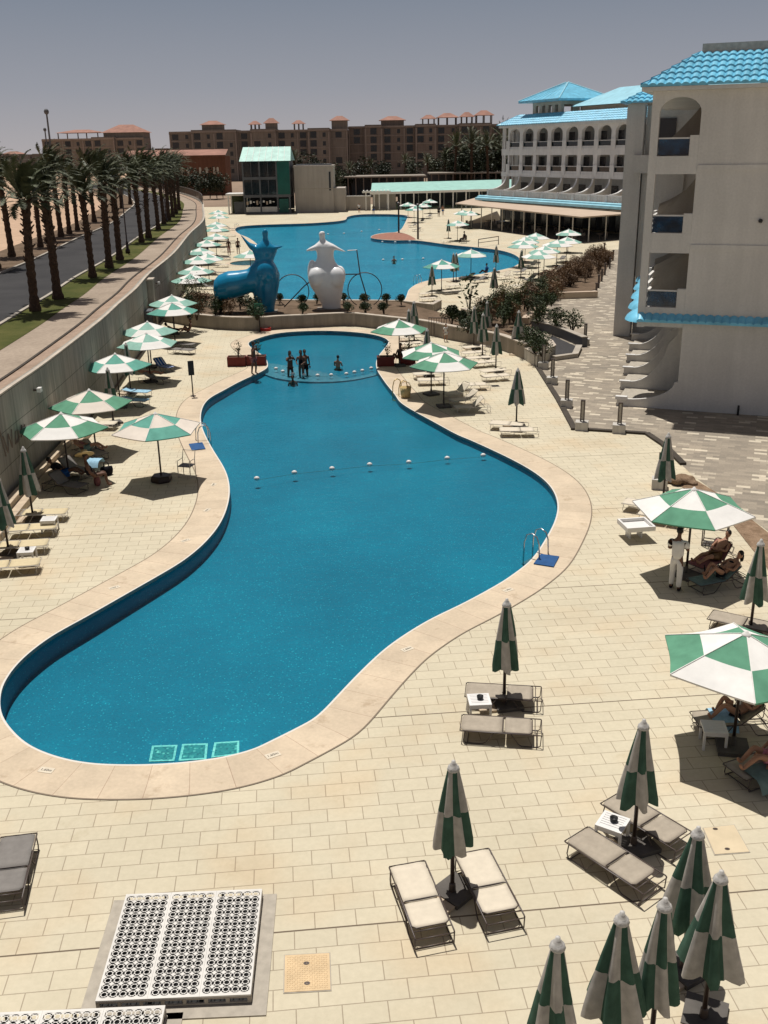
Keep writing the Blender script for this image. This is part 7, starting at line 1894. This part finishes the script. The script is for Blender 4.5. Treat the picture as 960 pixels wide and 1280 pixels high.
c = at(238, 421, 0.0); person('dark bather sitting upright below the low garden wall', Vector((c.x, c.y, 0.36)), R(200), 'recline', 'skin_dark', [('brief', 'cloth_black')], lean=R(10), knees=R(55))
c = at(219, 421, 0.0); person('bather lying back beneath the bright teal umbrella', Vector((c.x, c.y, 0.36)), R(10), 'recline', 'skin_dark', [('shorts', 'cloth_black')], lean=R(55), knees=R(20))
# in and beside the shallow end
def wade(px, py, zw, rz, label, **kw):
    p = at(px, py, -0.13); person(label, Vector((p.x, p.y, -0.13 - zw)), rz, 'stand', **kw)
wade(363, 466.5, 0.55, R(-60), 'woman in a dark bikini standing in the shallow end, left of the couple', skin='skin_dark', clothes=[('brief', 'cloth_black'), ('top', 'cloth_white')], arms='up', hair_long=True)
wade(377, 468, 0.45, R(-100), 'woman in a black swimsuit standing in the shallow end, middle', skin='skin_dark', clothes=[('suit', 'cloth_black')], arms='front', hair_long=True)
wade(381.5, 466, 0.50, R(-80), 'man in dark shorts standing close behind the woman in the shallow end', skin='skin_dark', clothes=[('shorts', 'cloth_black')], arms='down')
wade(422.5, 459.5, 0.95, R(70), 'child standing waist deep near the float line of the shallow end', skin='skin', clothes=[('shorts', 'cloth_black')], arms='front', scale=0.92)
wade(366, 478, 1.38, R(-90), 'swimmer with only head and shoulders above the water by the sill', skin='skin_dark', clothes=[('shorts', 'cloth_black')], arms='down')
p = g(318, 468.5); person('man in dark red shorts standing at the pool rim beside the red planters', p, R(-20), 'stand', 'skin_dark', [('shorts', 'cloth_red')], arms='up', scale=1.0)
c = at(499, 455, 0.0); person('bather sitting low under the umbrella by the red planters', Vector((c.x, c.y, 0.30)), R(230), 'recline', 'skin_dark', [('suit', 'cloth_black')], lean=R(15), knees=R(50))
c = at(557, 427, 0.0); person('small child standing at the low wall by the metal gate', Vector((c.x, c.y, 0)), R(-60), 'stand', 'skin', [('shorts', 'cloth_white'), ('shirt', 'cloth_white')], scale=0.62)
# farther off
def stand(px, py, rz, label, **kw): person(label, at(px, py), rz, 'stand', **kw)
stand(286.5, 318, R(-80), 'woman in a red wrap walking by the far umbrella row, left of two', skin='skin_dark', clothes=[('trousers', 'cloth_red'), ('top', 'cloth_black')])
stand(298, 317, R(-70), 'man in dark shorts walking by the far umbrella row, right of two', skin='skin_dark', clothes=[('shorts', 'cloth_black')])
stand(548.5, 271, R(90), 'person walking toward the restaurant, left of two', skin='skin_dark', clothes=[('shorts', 'cloth_black'), ('shirt', 'cloth_black')])
stand(553.5, 269, R(80), 'person walking toward the restaurant, right of two', skin='skin', clothes=[('shorts', 'cloth_blue')])
stand(449, 266, R(-90), 'person in a white shirt standing at the far end of the far pool', skin='skin', clothes=[('shorts', 'cloth_black'), ('shirt', 'cloth_white')])
stand(467, 268, R(-90), 'person standing by the back rim of the far pool', skin='skin_dark', clothes=[('shorts', 'cloth_blue')])
p = at(492.5, 326.5, -0.13); person('swimmer alone in the middle of the far pool', Vector((p.x, p.y, -1.35)), R(-90), 'stand', 'skin', [('shorts', 'cloth_black')], arms='front')
def far_chair(px, py, rz, label):
    p = at(px, py); C_ = thing('garden_chair', label, 'chair', p, rz); MB().box(-0.25, 0.25, -0.25, 0.25, 0.40, 0.45).build('seat', 'frame', C_); MB().box(-0.28, -0.23, -0.25, 0.25, 0.45, 0.95).build('backrest', 'frame', C_)
    for x in (-0.22, 0.22):
        for y in (-0.22, 0.22): MB().box(x - 0.02, x + 0.02, y - 0.02, y + 0.02, 0, 0.40).build('leg', 'frame', C_)
    return p
p = far_chair(580, 304, R(200), 'dark chair of the seated person at the far pool edge'); person('dark clothed person sitting on a chair at the far pool edge', Vector((p.x, p.y, 0.47)), R(200), 'sit', 'skin_dark', [('shirt', 'cloth_black'), ('trousers', 'cloth_black')], lean=R(5), knees=0.0)
c = at(608, 341, 0.36); person('bather in dark blue sitting upright on the white lounger at the far pool', Vector((c.x, c.y, 0.36)), R(200), 'recline', 'skin_dark', [('shirt', 'cloth_blue')], lean=R(5), knees=R(40))
c = at(688, 341, 0.36); person('bather lying in the shade before the hedge', Vector((c.x, c.y, 0.36)), R(180), 'recline', 'skin_dark', [('shorts', 'cloth_black')], lean=R(50), knees=R(40))
# towels hung on loungers, clothes on the deck
def towel(px, py, z, w, l, rz, mat, label):
    p = at(px, py, z); mb = MB(); n = 8; rr = random.Random(int(px))
    for i in range(n + 1):
        for j in range(n + 1):
            x, y = -l / 2 + l * i / n, -w / 2 + w * j / n
            e = max(0, abs(y) - w * 0.32); mb.v.append((x, y, 0.02 - e * 1.4 + rr.uniform(-0.008, 0.008)))
    for i in range(n):
        for j in range(n): a = i * (n + 1) + j; mb.f.append([a, a + n + 1, a + n + 2, a + 1]); mb.mi.append(0)
    o = mb.build('towel', mat, None, True); o.location = p; o.rotation_euler = (0, 0, rz); tag(o, label, 'towel')
towel(903, 893, 0.305, 0.8, 0.5, R(-4), 'cloth_lblue', 'pale blue towel on the lounger of the reading bather')
towel(950, 965, 0.30, 0.8, 0.5, R(20), 'cloth_teal', 'pale teal towel on the lounger at the right edge')
towel(118, 575, 0.32, 0.8, 0.5, R(-5), 'cloth_lblue', 'blue towel hanging beside the red patterned bather')

# bags left on the deck
def bag(px, py, mat, rz, label):
    p = at(px, py); B = thing('beach_bag', label, 'bag', p, rz); mb = MB(); n = 14
    mb.loft([[((a + 0.02 * math.sin(3 * t)) * math.cos(t), b * math.sin(t), z) for t in [2 * math.pi * j / n for j in range(n)]] for a, b, z in ((0.18, 0.09, 0.0), (0.22, 0.12, 0.08), (0.24, 0.12, 0.20), (0.22, 0.06, 0.32), (0.20, 0.02, 0.34))])
    mb.build('body', mat, B, True)
    for s in (-1, 1): MB().tube([(-0.1, 0.03 * s, 0.32), (-0.08, 0.05 * s, 0.46), (0, 0.06 * s, 0.52), (0.08, 0.05 * s, 0.46), (0.1, 0.03 * s, 0.32)], 0.012, 5).build('handle', mat, B, True)
bag(134, 594, 'cloth_black', 0.5, 'black beach bag on the deck beside the straw hat wearer')
bag(881, 729, 'cloth_black', 1.2, 'black bag in the shade at the feet of the man in white')
bag(122, 606, 'cloth_red', 2.0, 'dusty red bag in front of the straw hat wearer')
